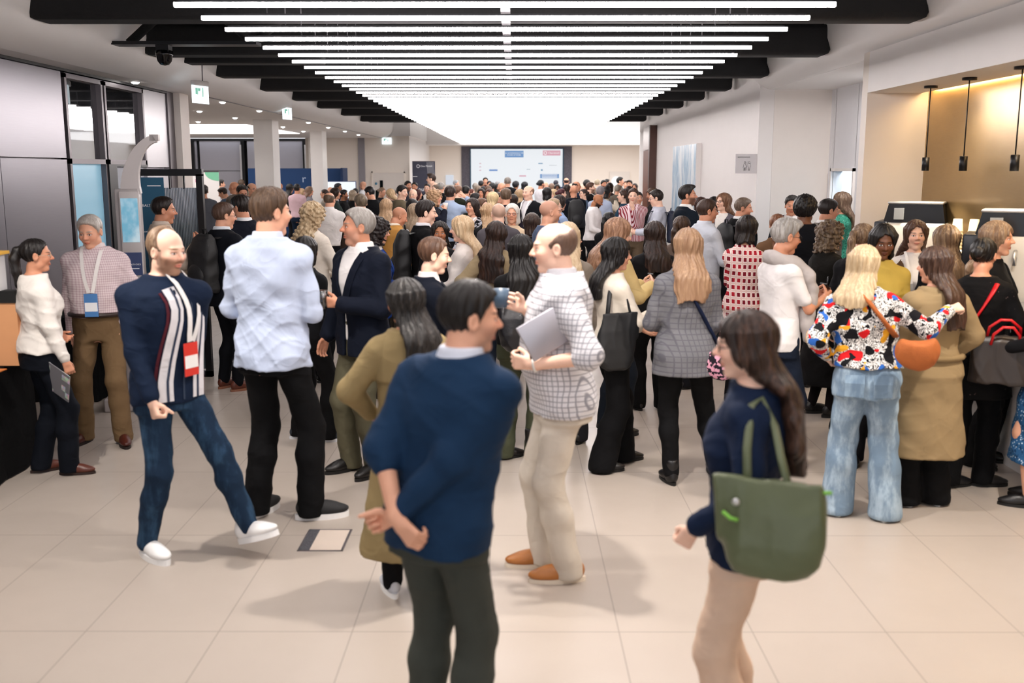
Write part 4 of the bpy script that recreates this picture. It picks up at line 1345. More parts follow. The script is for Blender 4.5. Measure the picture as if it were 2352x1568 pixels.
# truss and dome camera at the left end of the second beam
cm = empty('dome_camera', (-3.32, 9.75, 3.10), 0, 'black dome camera hanging at the left end of a ceiling beam', 'camera')
MB().box((-.55, -.10, .10), (.9, .10, .13)).box((-.06, -.06, .04), (.06, .06, .10)).build('bracket', M_BMET, cm)
MB().lathe([(.001, -.085), (.04, -.075), (.065, -.045), (.075, 0), (.08, .01), (.08, .05), (.05, .06)], 20).build('dome', plain('camera_dome', '0a0a0c', .12), cm)
mb = MB()
for a, b in (((-3.7, 3.24), (-3.1, 3.75)), ((-2.5, 3.24), (-3.1, 3.75)), ((-2.5, 3.24), (-1.9, 3.75))):
    mb.tube([(a[0], 9.9, a[1]), (b[0], 9.9, b[1])], .045, 8)
tag(mb.build('roof_brace', M_BLACK), 'black diagonal steel bracing above the dome camera', 'brace')
# downlights
dl = None
for k, (x, y) in enumerate(((-4.2, 11.34), (-4.2, 14.68), (-5.25, 16.98), (-4.22, 16.85), (-5.25, 19.12), (-6.43, 20.68), (-4.27, 21.07), (-5.29, 23.22), (-4.3, 23.46), (-5.38, 25.87), (-4.32, 25.87), (-4.38, 28.48), (-4.35, 8.0))):
    if k == 12: continue
    if dl is None:
        dl = empty('downlight', (x, y, 3.0))
        MB().lathe([(.045, -.004), (.062, -.004), (.062, .001)], 20).build('rim', M_WHITE, dl)
        MB().lathe([(.0001, -.026), (.022, -.024), (.038, -.016), (.046, -.003)], 20).build('lens', emit('downlight_lens', 'fffaf4', 12.0), dl)
        b = dl
    else:
        b = copy_tree(dl); b.location = (x, y, 3.0)
    lamp('downlight_beam', 'SPOT', (x, y, 2.98), 16, (0, 0, 0), (1, .95, .9), spot_size=2.1, spot_blend=.7, shadow_soft_size=.05)
    tag(b, 'small round lit downlight ' + ('above the metal panel wall with windows' if k == 0 else 'in the ceiling row nearest the light bars' if x > -4.6 else 'in the ceiling rows around the white columns'), 'downlight', 'recessed downlights')
lamp('recess_beam', 'SPOT', (3.95, 11.3, 3.07), 60, (math.radians(25), 0, 0), (1, .95, .9), spot_size=2.5, spot_blend=.8, shadow_soft_size=.08)  # spot added beside the dark ceiling fitting to brighten the recess wall
det = MB().lathe([(.05, -.02), (.06, 0)], 16, c=(3.95, 11.0, 3.10)).build('ceiling_vent', M_FRAME)
tag(det, 'small dark fitting in the white ceiling right of the light bars', 'ceiling fitting')
# exit signs
M_EXIT = emit('exit_face', 'e6f4fa', .9); M_EXG = plain('exit_green', '8fd8c0', .5, emit='8fd8c0', estr=.25)
def exit_sign(p, rz, label, cab):
    e = empty('exit_sign', p, rz, label, 'exit sign')
    MB().box((-.13, -.03, .0), (.13, .03, .055), bev=.01).build('housing', M_WHITE, e)
    f = MB().box((-.145, -.006, -.20), (.145, .006, 0)).build('sign_plate', M_EXIT, e)
    mb = MB()
    mb.box((-.09, -.009, -.10), (-.05, -.006, -.03)); mb.box((-.045, -.009, -.06), (-.005, -.006, -.03)); mb.box((.03, -.009, -.12), (.045, -.006, -.02))
    mb.build('pictogram', M_EXG, f)
    if cab: MB().tube([(0.05, 0, .05), (.06, 0, cab)], .006, 6).build('cable', M_WIRE, e)
pA = at_depth(459, 197, 11.8); exit_sign(tuple(pA), 1.2, 'lit exit sign hanging nearest, above the glazed partition', .30)
pB = at_depth(659, 247, 17.4); exit_sign(tuple(pB), 1.25, 'lit exit sign hanging in the middle, above the white columns', .3)
pC = at_depth(888, 316, 31.45); exit_sign(tuple(pC), 0, 'lit exit sign farthest away, above the cream double door', 0)

# ------------------------------------------------------------------ wall things
def art_mat():
    g = NG('painting'); o = g.obj()
    a = g.noise(g.scaled(o, (1, 2.0, 0.6)), 1.8, 6.0, 0.65); b = g.noise(g.scaled(o, (1, 4, 0.7)), 2.0, 3.0)
    c = g.mix(g.maprange(a, 0.35, 0.6), srgb('6fa3c4'), srgb('e2eaf0')); c = g.mix(g.maprange(b, 0.62, 0.7), c, srgb('4d88b4'))
    g.set(Base_Color=c, Roughness=0.35); return g.m
art = empty('wall_canvas', (3.30, 19.2, 1.55), 0, 'tall pale blue abstract canvas hanging on the white wall', 'painting')
MB().box((-.09, -1.3, -1.0), (-.002, 1.35, .95)).build('stretcher', M_WHITE, art)
MB().box((-.096, -1.28, -.99), (-.09, 1.33, .94)).build('canvas', art_mat(), art)
sg = empty('restroom_sign', (3.30, 13.80, 2.12), 0, 'grey flag sign with two figures on the corner of the white wall', 'sign')
MB().box((-.29, -.012, -.13), (0, 0.012, .13)).build('plate', plain('sign_grey', 'c9c4c6', .5), sg)
M_INK = plain('sign_ink', '3c3a3e', .5)
RX = Matrix.Rotation(PI / 2, 4, 'X')
text_obj('lettering', 'RESTROOMS', .030, M_INK, Matrix.Translation((-.265, -.0125, .085)) @ RX, sg)
mb = MB()
for cx, fem in ((-.165, True), (-.105, False)):
    mb.tube([(cx + .011 * math.cos(t), -.014, .02 + .011 * math.sin(t)) for t in np.linspace(0, 2 * PI, 13)[:-1]], .0018, 5, True)
    if fem: poly = [(cx - .009, .004), (cx - .022, -.05), (cx - .012, -.05), (cx - .012, -.09), (cx - .002, -.09), (cx - .002, -.05), (cx + .002, -.05), (cx + .002, -.09), (cx + .012, -.09), (cx + .012, -.05), (cx + .022, -.05), (cx + .009, .004)]
    else: poly = [(cx - .018, .004), (cx - .018, -.04), (cx - .012, -.04), (cx - .010, -.09), (cx - .002, -.09), (cx, -.05), (cx + .002, -.09), (cx + .010, -.09), (cx + .012, -.04), (cx + .018, -.04), (cx + .018, .004)]
    mb.tube([(x, -.014, z) for x, z in poly], .0018, 5, True)
mb.tube([(-.135, -.014, .03), (-.135, -.014, -.09)], .0014, 5)
mb.build('pictogram', M_INK, sg)

# far screen with its dark surround
sc_ = empty('video_wall', (0.08, 38.99, 2.12), 0, 'big bright presentation screen in a dark textured surround at the far end', 'screen')
MB().box((-2.13, -.05, -2.1), (2.12, 0, .78)).build('surround', plain('dark_stone', '57545e', .8, 0, .5, 30), sc_)
pb = MB().box((-1.80, -.09, -1.3), (1.80, -.05, .715)).build('bezel', plain('bezel_blue', '14445e', .4), sc_)
scr = MB().box((-1.76, -.095, -1.28), (1.76, -.09, .685)).build('display', emit('screen_white', 'f6fbff', .50), sc_)
def patch(par, x0, x1, z0, z1, y, col, st=.42, nm='slide_block'):
    return MB().box((x0, y - .004, z0), (x1, y, z1)).build(nm, emit(nm + col, col, st), par)
blk = patch(scr, -.46, .26, .37, .62, -.095, '6ea3dc')
M_WTX = emit('slide_white', 'ffffff', .52)
for t, z in (('AI, AUTOMATION & THE', .53), ('FUTURE OF WORK', .455)):
    text_obj('slide_lettering', t, .062, M_WTX, Matrix.Translation((-.10, -.101, z)) @ RX, scr, align='CENTER')
pk = patch(scr, 1.00, 1.68, .44, .63, -.095, 'f3b4c4')
text_obj('slide_lettering', 'Chartered', .10, M_WTX, Matrix.Translation((1.21, -.101, .535)) @ RX, scr)
MB().tube([(1.10 + .055 * math.cos(t), -.1, .535 + .055 * math.sin(t)) for t in np.linspace(0, 2 * PI, 17)[:-1]], .012, 6, True).build('slide_ring', M_WTX, scr)
patch(scr, .90, 1.63, -.42, -.26, -.095, '6ea3dc')
for z in (-.29, -.34, -.39): patch(scr, .97, 1.56, z - .012, z + .012, -.100, 'f4f8ff', .5, 'slide_line')
patch(scr, -1.06, -.74, -.15, -.085, -.095, '6f9fe0'); patch(scr, .10, .36, -.36, -.31, -.095, 'f2b6c8')
patch(scr, .83, 1.0, .12, .16, -.095, '6ea3c8'); patch(scr, .93, 1.0, -.14, -.08, -.095, '6ea3c8'); patch(scr, .38, .52, -.09, -.075, -.095, '7c9cb0')
for k in range(3): patch(scr, -1.44, -1.37, .12 - .13 * k, .16 - .13 * k, -.095, 'f0c8d4')
for k in range(5): patch(scr, 1.26 + .06 * k, 1.29 + .06 * k, .06, .08, -.095, '8a94a0')

# roll-up banner "One Model"
def rollup(name, p, w, h, mat, label, cat='banner'):
    r = empty(name, p, 0, label, cat)
    MB().box((-w / 2 - .01, -.11, 0), (w / 2 + .01, .11, .07), bev=.015).build('base', M_FRAME, r)
    MB().tube([(0, .03, .05), (0, .03, h - .02)], .012, 8).build('pole', M_FRAME, r)
    MB().box((-w / 2, -.004, .06), (w / 2, .004, h)).build('printed_panel', mat, r)
    MB().box((-w / 2, -.012, h - .01), (w / 2, .012, h + .012)).build('top_rail', M_FRAME, r)
    return r
bn = rollup('rollup_banner', (-2.80, 31.1, 0), .70, 2.28, plain('banner_dark', '34364a', .5, 0, .04), 'dark grey roll-up banner with a white ring logo beside the far corner')
M_TW = plain('print_white', 'e8e8ec', .5, emit='e8e8ec', estr=.08)
text_obj('lettering', 'One Model', .078, M_TW, Matrix.Translation((-.10, -.006, 2.135)) @ RX, bn)
MB().tube([(-.17 + .045 * math.cos(t), -.008, 2.135 + .045 * math.sin(t)) for t in np.linspace(0, 2 * PI, 21)[:-1]], .009, 6, True).build('ring_logo', M_TW, bn)
text_obj('lettering', 'You', .17, M_TW, Matrix.Translation((-.28, -.006, 1.43)) @ RX, bn)
MB().box((-.34, -.007, 1.815), (-.20, -.004, 1.832)).build('printed_line', M_TW, bn)
mb = MB()
for k in range(8):
    mb.tube([(.10 + k * .028 + .05 * t * t, -.006, 2.26 - .42 * t + .02 * math.sin(t * 6)) for t in np.linspace(0, .85, 9)], .0022, 5)
mb.build('printed_waves', M_TW, bn)
bw = rollup('rollup_banner', (-7.72, 25.2, 0), .66, 1.985, plain('banner_white', 'eeeae8', .5, 0, .02), 'white roll-up banner with a green corner behind the palm')
MB().box((-.26, -.008, 1.72), (-.18, -.004, 1.80)).build('pink_logo', plain('pink_print', 'c02a78', .5), bw)
text_obj('lettering', 'w', .07, M_TW, Matrix.Translation((-.25, -.009, 1.762)) @ RX, bw)
mb = MB(); mb.prism([(.33, 1.975), (-.02, 1.975)] + [(.33 - .35 * math.cos(t), 1.975 - .22 * math.sin(t)) for t in np.linspace(.2, PI / 2, 8)], -.007, -.004, axis=1)
mb.build('green_corner', plain('green_print', '7cc3a0', .5), bw)
text_obj('lettering', 'Being', .13, plain('print_dark', '4a4650', .6), Matrix.Translation((-.25, -.008, 1.56)) @ RX, bw)
# navy exhibition backdrop, monitor
bd = empty('exhibition_backdrop', (-6.15, 28.6, 0), 0, 'navy blue fabric backdrop wall behind the white columns', 'backdrop')
M_NAVY = plain('navy_fabric', '0e3a6b', .7, 0, .05, 2)
MB().box((-1.4, -.03, .02), (1.35, .03, 2.07)).build('panel', M_NAVY, bd)
MB().box((1.35, -.75, .02), (1.41, .03, 2.08)).build('side_panel', plain('navy_dark', '0a2a55', .7), bd)
text_obj('lettering', 'r', .3, plain('print_pale_blue', 'b8cbe6', .5), Matrix.Translation((.12, -.034, 1.77)) @ RX, bd)
tv = empty('monitor', (-4.62, 26.9, 0), 0, 'bright white monitor on a stand right of the second column', 'screen')
MB().box((-.02, .02, 0), (.02, .06, 1.6)).box((-.3, -.2, 0), (.3, .25, .03)).build('stand', M_BMET, tv)
MB().box((-.39, -.03, 1.27), (.39, .03, 1.73), bev=.008).build('bezel', plain('bezel_navy', '1c2c6a', .4), tv)
MB().box((-.375, -.035, 1.285), (.375, -.03, 1.715)).build('display', emit('monitor_white', 'f4faff', .6), tv)
pw = MB().box((-2.66, 38.9, 1.45), (-2.36, 38.99, 1.82)).build('poster_panel', emit('poster_glow', 'eef4ff', .42))  # white poster panel given a glow of its own, no lamp there
tag(pw, 'small white poster panel on the far wall left of the screen', 'wall light')
rl = MB().lathe([(.001, 0), (.19, 0), (.19, .02)], 24, Matrix.Translation((3.93, 38.92, 1.58)) @ Matrix.Rotation(PI / 2, 4, 'X')).build('round_light', emit('lit_disc', 'ffffff', .7))
tag(rl, 'round white lit disc on the far door', 'light')
# ------------------------------------------------------------------ things on the left: tables, kiosk, screen, plant
M_CLOTH = fabric('0e0f12', rough=.9, name='black_tablecloth')
def cloth_table(loc, rz, a, b, h, label):
    t = empty('covered_table', loc, rz, label, 'table', 'black covered tables')
    mb = MB(); n = 60; rows = []
    for k in range(n):
        u = 4 * k / n; q = int(u); f = u - q
        c = [(-a, -b), (a, -b), (a, b), (-a, b)]
        x = c[q][0] * (1 - f) + c[(q + 1) % 4][0] * f; y = c[q][1] * (1 - f) + c[(q + 1) % 4][1] * f
        rows.append((x, y, 1 + .025 * math.sin(k * 2.1)))
    vs = [(x, y, h) for x, y, _ in rows] + [(x * 1.004, y * 1.004, h - .02) for x, y, _ in rows] + [(x * s_ * 1.02, y * s_ * 1.02, .01) for x, y, s_ in rows]
    fs = [tuple(range(n))] + [(r * n + k, (r + 1) * n + k, (r + 1) * n + (k + 1) % n, r * n + (k + 1) % n) for r in (0, 1) for k in range(n)]
    mb.addm(vs, fs, False); mb.s = [False] + [True] * (2 * n)
    mb.build('tablecloth', M_CLOTH, t)
    w = MB().box((-a + .03, -b + .03, h - .05), (a - .03, b - .03, h - .012)).build('table_top', M_FRAME, t)
    for sx in (-1, 1):
        for sy in (-1, 1):
            MB().tube([(sx * (a - .12), sy * (b - .1), 0), (sx * (a - .12), sy * (b - .1), h - .03)], .014, 8).build('leg', M_FRAME, t)
    return t
cloth_table((-3.79, 5.97, 0), 0, .40, .87, .76, 'table under a black cloth at the left edge, nearest of the two')
cloth_table((-4.02, 9.15, 0), 0, .30, .50, .76, 'table under a black cloth behind the man in tan trousers')
bx = empty('display_board', (-3.63, 6.50, .765), 0, 'peach display board with a black top standing on the near black table', 'display')
MB().box((-.20, -.03, 0), (.36, .03, .42)).build('panel', plain('peach_card', 'd59a6c', .6), bx)
MB().box((-.20, -.04, .42), (.36, .04, .50)).build('top_band', plain('black_card', '101010', .6), bx)
st = MB().box((-3.83, 6.44, 1.266), (-3.36, 6.55, 1.50)).build('leaflet_stack', plain('paper_stack', 'e4e2e4', .7, 0, .06)); tag(st, 'white stack of papers standing on the peach board at the left edge', 'papers')
yl = MB().box((-3.80, 6.40, 1.50), (-3.34, 6.58, 1.52)).build('yellow_folder', plain('yellow_card', 'e8b23a', .5)); tag(yl, 'yellow folder lying on the papers at the left edge', 'folder')
for k, (x, y, c, lb) in enumerate(((-3.44, 6.30, 'd07a3c', 'orange leaflet lying at the back of the near black table'), (-3.43, 6.12, '77787e', 'grey leaflet lying on the near black table'), (-3.42, 6.72, '8a6a64', 'brown leaflet lying at the corner of the near black table'))):
    o = MB().box((-.13, -.06, 0), (.13, .06, .006)).build('leaflet', plain('leaflet_' + c, c, .4), None, (x, y, .762)); tag(o, lb, 'leaflet', 'leaflets on the near table')
jr = empty('round_jar', (-3.56, 6.30, .762), 0, 'small dark round jar on the near black table', 'jar')
MB().lathe([(.06, 0), (.085, .03), (.085, .09), (.05, .12), (.001, .125)], 16).build('body', M_BMET, jr)
MB().lathe([(.012, .12), (.014, .14), (.001, .15)], 10).build('knob', M_WHITE, jr)

# health kiosk with its curved height-measuring arm
kk = empty('health_kiosk', (-3.36, 8.75, 0), math.radians(10), 'grey self-service health kiosk with a tall curved arm', 'kiosk')
kk.scale = (.74, .85, 1)
M_KG = plain('kiosk_grey', 'cfc9c8', .4, 0, .02); M_KD = plain('kiosk_side', 'b4aeae', .45, 0, .02)
MB().box((-.16, -.02, 0), (.115, .16, 1.88), bev=.015).build('column', M_KD, kk)
MB().box((-.105, -.05, .95), (.125, -.02, 1.86), bev=.01).build('front_panel', M_KG, kk)
MB().box((-.30, -.55, 0), (.30, .16, .12), bev=.02).build('base', M_KD, kk)
mb = MB(); prof = []
for t in np.linspace(0, 1, 12):
    prof.append((-.09 + .40 * t ** 1.7, 1.86 + .48 * (1 - (1 - t) ** 1.5)))
back = [(x + (.19 * (1 - t) ** 1.1 + .035), z - .02 - .04 * t) for (x, z), t in zip(prof, np.linspace(0, 1, 12))]
mb.prism(prof + back[::-1], .0, .10, axis=1); mb.build('curved_arm', M_KG, kk)
MB().box((.27, .0, 2.29), (.37, .10, 2.345)).build('arm_sensor', M_KD, kk)
def kio_mat():
    g = NG('kiosk_picture'); a = g.noise(g.obj(), 6.0, 3.0)
    c = g.mix(g.maprange(a, .40, .70), srgb('6fb0cc'), srgb('c4dde8')); g.set(Base_Color=c, Emission_Color=c, Emission_Strength=.25, Roughness=.2); return g.m
d_ = MB().box((-.085, -.056, 1.42), (.105, -.05, 1.80)).build('display', kio_mat(), kk)
lo_ = MB().box((-.095, -.056, 1.13), (.115, -.05, 1.33)).build('blue_notice', plain('notice_blue', '43527e', .4), kk)
text_obj('lettering', 'FREE HEALTH CHECK', .019, M_TW, Matrix.Translation((.01, -.058, 1.225)) @ RX, lo_, align='CENTER')
MB().box((-.06, -.057, 1.185), (.08, -.056, 1.193)).build('printed_line', M_TW, lo_)
MB().box((-.05, -.06, 1.01), (.05, -.05, 1.035)).build('card_slot', M_BMET, kk)
mb = MB(); mb.prism([(-.05, .98), (-.34, .80), (-.34, .72), (-.05, .72)], -.24, .24, axis=0); mb.build('console', M_KG, kk)
RT = Matrix.Translation((.02, -.20, .895)) @ Matrix.Rotation(math.radians(32), 4, 'X')
MB().box((-.17, -.11, 0), (.17, .11, .02), RT).build('tablet', M_BMET, kk)
MB().box((-.155, -.095, .02), (.155, .095, .023), RT).build('tablet_screen', emit('tablet_blue', '9cc4ea', .4), kk)
# partition with ribbed glass and the poster
pt = empty('partition_screen', (-3.355, 9.78, 0), 0, 'black framed partition with ribbed glass and a teal poster', 'partition')
MB().box((-.33, -.03, 1.985), (.33, .03, 2.05)).box((.27, -.03, 0), (.33, .03, 2.0)).box((-.33, -.03, 0), (-.28, .03, 2.0)).box((-.33, -.03, 0), (.33, .03, .06)).build('frame', M_BMET, pt)
mb = MB()
for x in (.0, .14): MB().box((x, -.012, 1.86), (x + .012, .012, 1.99)).build('glazing_bar', M_BMET, pt)
def rib_mat():
    g = NG('ribbed_glass'); x, y, z = g.sep(g.obj())
    s_ = g.math('SINE', g.math('MULTIPLY', x, 420.0)); nz = g.noise(g.obj(), 5.0, 3.0)
    g.set(Base_Color=g.mix(g.maprange(g.math('ADD', z, g.math('MULTIPLY', nz, .3)), 1.45, 2.0), srgb('6c7c82'), srgb('bcc8d6')), Roughness=.12, Specular_IOR_Level=.8, Metallic=.25, Alpha=.9)
    g.bump(s_, .8, .004); return g.m
MB().box((-.06, -.008, .08), (.27, .008, 1.87)).build('ribbed_glass', rib_mat(), pt)
ps = MB().box((-.30, -.040, .5), (-.04, -.032, 1.97)).build('poster', plain('poster_teal', '2f6483', .4, 0, .05, 2), pt)
text_obj('lettering', 'HEALTH CHECK', .037, M_TW, Matrix.Translation((-.285, -.043, 1.70)) @ RX, ps)
text_obj('lettering', 'Blood Pressure', .028, M_TW, Matrix.Translation((-.285, -.043, 1.45)) @ RX, ps)
text_obj('lettering', 'U', .075, M_TW, Matrix.Translation((-.325, -.043, 1.90)) @ RX, ps)
MB().box((-.20, -.0425, 1.885), (-.07, -.0405, 1.895)).build('printed_line', M_TW, ps)
# palm
pl = empty('potted_palm', (-2.98, 10.9, 0), 0, 'green potted palm right of the partition', 'plant')
MB().lathe([(.14, 0), (.17, .30), (.18, .34), (.15, .34), (.15, .30), (.001, .30)], 18).build('pot', M_BMET, pl)
mb = MB(); rr = random.Random(3)
for k in range(18):
    a = k * 2.4; L = rr.uniform(.75, 1.15); out = rr.uniform(.20, .42)
    sp = [Vector((math.cos(a) * out * t ** 1.5, math.sin(a) * out * t ** 1.5, .3 + L * t * 1.25 - .35 * t * t)) for t in np.linspace(0, 1, 9)]
    mb.tube(sp, [.008] * 3 + [.005] * 6, 5)
    for t in range(3, 9):
        for sd in (-1, 1):
            p = sp[t]; d = (sp[t] - sp[t - 1]).normalized(); s_ = d.cross(Vector((0, 0, 1))).normalized() * sd
            tip = p + (s_ * .8 + d * .6).normalized() * .20 + Vector((0, 0, -.04)); w = d * .012
            mb.addm([p - w, p + w, tip], [(0, 1, 2)])
mb.build('fronds', plain('palm_green', '3f6a3a', .5, 0, .3, 20), pl)

# floor box
fb = empty('floor_box', (-1.06, 5.31, 0), 0, 'square steel-rimmed floor box lid set in the tiles', 'floor box')
MB().box((-.125, -.165, 0), (.125, -.155, .003)).box((-.125, .155, 0), (.125, .165, .003)).box((.112, -.165, 0), (.125, .165, .003)).box((-.125, -.165, 0), (-.118, .165, .003)).build('rim', M_FRAME, fb)
MB().box((-.118, -.155, .0005), (-.06, .155, .0025)).build('cable_flap', plain('speckled_rubber', '4a4a50', .7, 0, .9, 120), fb)
MB().box((-.06, -.155, .0005), (.112, .155, .002)).build('lid', plain('tile_lid', 'd8c9bc', .35), fb)

# coffee bar
for y in (4.6, 6.6, 8.4): lamp('alcove_fill', 'SPOT', (3.62, y, 2.74), 24, (0, .12, 0), (1, .86, .68), spot_size=2.4, spot_blend=.7, shadow_soft_size=.06)  # unseen ceiling spots added to brighten the alcove and brass wall
ct = empty('coffee_counter', (3.60, 7.0, 0), 0, 'white coffee counter along the brass wall', 'counter')
MB().box((-.15, -3.0, 0), (.25, 2.45, 1.04)).build('body', M_WHITE, ct)
MB().box((-.18, -3.0, 1.04), (.25, 2.5, 1.08)).build('worktop', plain('worktop', 'e6e2de', .3), ct)
def coffee_machine(loc, label, sc=1.0):
    c = empty('coffee_machine', loc, math.radians(-90 + 62), label, 'coffee machine', 'coffee machines')
    MB().box((-.31 * sc, -.20, .0), (.27 * sc, .22, .50), bev=.03).build('body', plain('machine_cream', 'e6e2da', .35), c)
    MB().box((-.33 * sc, -.22, .28), (-.22 * sc, .22, .51), bev=.015).build('side_panel', plain('machine_navy', '1c222c', .35), c)
    mb = MB(); mb.prism([(-.26 * sc, .50), (.25 * sc, .50), (.22 * sc, .67), (-.22 * sc, .67)], -.17, .18, axis=1); mb.build('hood', plain('machine_black', '11151b', .25), c)
    MB().box((-.23 * sc, -.18, .665), (.23 * sc, .19, .685), bev=.008).build('top_tray', plain('steel', 'c8c8c8', .3, .6), c)
    MB().box((-.17 * sc, -.20, .53), (-.09 * sc, -.165, .63)).build('display', plain('machine_glass', 'aeb4b8', .15), c)
    MB().box((-.15, -.26, .0), (.15, -.2, .05)).build('drip_tray', plain('steel', 'c8c8c8', .3, .6), c)
    MB().tube([(0, -.2, .40), (0, -.25, .36), (0, -.25, .30)], .014, 8).build('spout', plain('steel', 'c8c8c8', .3, .6), c)
coffee_machine((3.60, 8.98, 1.081), 'cream coffee machine with a black hood left of the paper cups')
coffee_machine((3.62, 7.2, 1.081), 'cream coffee machine with a black hood at the right edge', 1.05)
M_CUP = plain('paper_cup', 'e8d8b4', .6, 0, .03); cup0 = None
for k, (x, y) in enumerate(((3.66, 8.28), (3.77, 8.22))):
    for q in range(18):
        if cup0 is None:
            cup0 = tag(MB().lathe([(.0425, 0), (.0465, .002), (.0465, .008), (.044, .011), (.0352, .105), (.0001, .105), (.0001, .1035), (.0337, .1035), (.0405, .0)], 18).build('paper_cup', M_CUP), cat='cup', group='stacked paper cups')
            b = cup0
        else:
            b = cup0.copy(); COL.objects.link(b)
        b.location = (x, y, 1.081 + q * .027)
        b['label'] = 'upturned cream paper cup in the ' + ('left' if k == 0 else 'right') + ' tall stack on the coffee counter'
        if q == 17: b['label'] = 'top upturned paper cup of the ' + ('left' if k == 0 else 'right') + ' stack on the coffee counter'
jg = empty('steel_jug', (3.55, 7.95, 1.081), 0, 'steel milk jug standing in front of the paper cups', 'jug')
MB().lathe([(.055, 0), (.058, .1), (.052, .24), (.058, .33), (.050, .33), (.045, .25), (.001, .2)], 18).build('body', plain('steel', 'c8c8c8', .3, .8), jg)
MB().tube([(-.055, 0, .28), (-.11, 0, .25), (-.11, 0, .12), (-.057, 0, .08)], .009, 8).build('handle', plain('steel', 'c8c8c8', .3, .8), jg)
p0 = None
for k, y in enumerate((8.76, 7.98, 7.12)):
    if p0 is None:
        p0 = empty('pendant_lamp', (3.555, y, 2.75))
        MB().lathe([(.055, -.02), (.055, 0)], 20).build('ceiling_rose', M_BMET, p0)
        MB().tube([(0, 0, -.02), (0, 0, -.60)], .005, 6).build('cord', M_BMET, p0)
        sh_ = MB().lathe([(.030, -.715), (.030, -.602), (.012, -.60), (.001, -.60)], 20).build('lamp_shade', M_BMET, p0)
        MB().lathe([(.0001, -.71), (.027, -.71)], 20).build('lens', emit('pendant_lens', 'fff0d8', 2.0), sh_)
        b = p0
    else:
        b = copy_tree(p0); b.location = (3.555 - .02 * k, y, 2.75)
    lamp('pendant_beam', 'SPOT', (3.555 - .02 * k, y, 2.02), 22, (0, 0, 0), (1, .85, .66), spot_size=1.9, spot_blend=.6, shadow_soft_size=.03)
    tag(b, 'slim black cylinder pendant lamp over the coffee bar, %s' % ('farthest, near the cream end wall', 'middle one of three', 'nearest, at the right edge')[k], 'pendant lamp', 'pendant lamps over the coffee bar')

# chairs among the crowd
def chair(loc, rz, seat, label):
    c = empty('shell_chair', loc, rz, label, 'chair', 'chairs among the crowd')
    mb = MB(); n = 12
    for side in (0, 1):
        pass
    vs, fs = [], []
    prof = [(.22, .44), (.12, .445), (-.10, .43), (-.19, .47), (-.24, .60), (-.27, .80)]
    wd = [.19, .22, .22, .22, .21, .15]
    for (y, z), w_ in zip(prof, wd):
        for u in np.linspace(-1, 1, 9):
            vs.append((u * w_, y + .05 * u * u * (1 if z > .5 else 0), z + .03 * u * u * (1 if z < .5 else 0)))
    for i in range(5):
        for j in range(8): fs.append((i * 9 + j, i * 9 + j + 1, i * 9 + j + 10, i * 9 + j + 9))
    nv = len(vs); vs += [(x, y - .012, z - .012) for x, y, z in vs]
    fs2 = [tuple(nv + k for k in f[::-1]) for f in fs]
    rim = [j for j in range(9)] + [i * 9 + 8 for i in range(1, 6)] + [45 + j for j in range(7, -1, -1)] + [i * 9 for i in range(4, 0, -1)]
    fs3 = [(rim[k], nv + rim[k], nv + rim[(k + 1) % len(rim)], rim[(k + 1) % len(rim)]) for k in range(len(rim))]
    mb.addm(vs, fs + fs2 + fs3, True); mb.build('seat_shell', seat, c)
    for sx, sy in ((-1, -1), (1, -1), (1, 1), (-1, 1)):
        MB().tube([(sx * .13, sy * .12, .43), (sx * .22, sy * .22, 0)], [.011, .009], 8).build('leg', M_BMET, c)
    return c
M_OAK = plain('oak_shell', 'b98a58', .45, 0, .15, 12); M_MUST = plain('mustard_shell', 'c98a35', .5)
chair((-1.95, 8.1, 0), math.radians(200), plain('taupe_shell', '8a7f74', .5), 'taupe shell chair behind the tall man in a light blue shirt')
chair((-2.35, 13.9, 0), math.radians(30), M_MUST, 'mustard shell chair behind the blue blazer')
chair((1.92, 20.6, 0), math.radians(-15), M_OAK, 'oak shell chair in the gap behind the balding man with a mug')
# ------------------------------------------------------------------ things people carry
def PM(p):
    return Matrix.Translation((p.pos[0], p.pos[1], 0)) @ Matrix.Rotation(-math.radians(p.face), 4, 'Z')
def LP(p, *v):
    """local point of a person (stature 1.75 m) -> metres in the person's frame"""
    return Vector(v) * p.s
def grip(p, side, f=.085, n=.03):
    """centre of the closed hand"""
    sh, el, wr, hd, bones = p.arms[side]
    a, b = bones[2][0], bones[2][1]
    q = bones[5]
    return Vector((b + (q[1] - q[0]) * .5) * p.s) * 1.0
def item(name, mb, mat, p, M, label, cat, group=None):
    o = mb.build(name, mat); o.matrix_world = PM(p) @ M
    return tag(o, label, cat, group)
def up_frame(pos, rz=0.0, rx=0.0, ry=0.0):
    return Matrix.Translation(pos) @ Matrix.Rotation(rz, 4, 'Z') @ Matrix.Rotation(rx, 4, 'X') @ Matrix.Rotation(ry, 4, 'Y')
def phone(p, side, label, rx=.9, lit=False, off=(0, 0, 0)):
    g = grip(p, side) + Vector(off)
    r = empty('phone', (0, 0, 0), 0, label, 'phone')
    r.matrix_world = PM(p) @ up_frame(g + Vector((-side * .012, .015, .014)), 0, -rx)
    MB().box((-.036, -.074, -.004), (.036, .074, .004)).build('case', M_BMET, r)
    MB().box((-.033, -.070, .004), (.033, .070, .005)).build('screen', emit('phone_screen', 'dfe8f4', .5) if lit else plain('phone_glass', '0b0c10', .1), r)
    return r
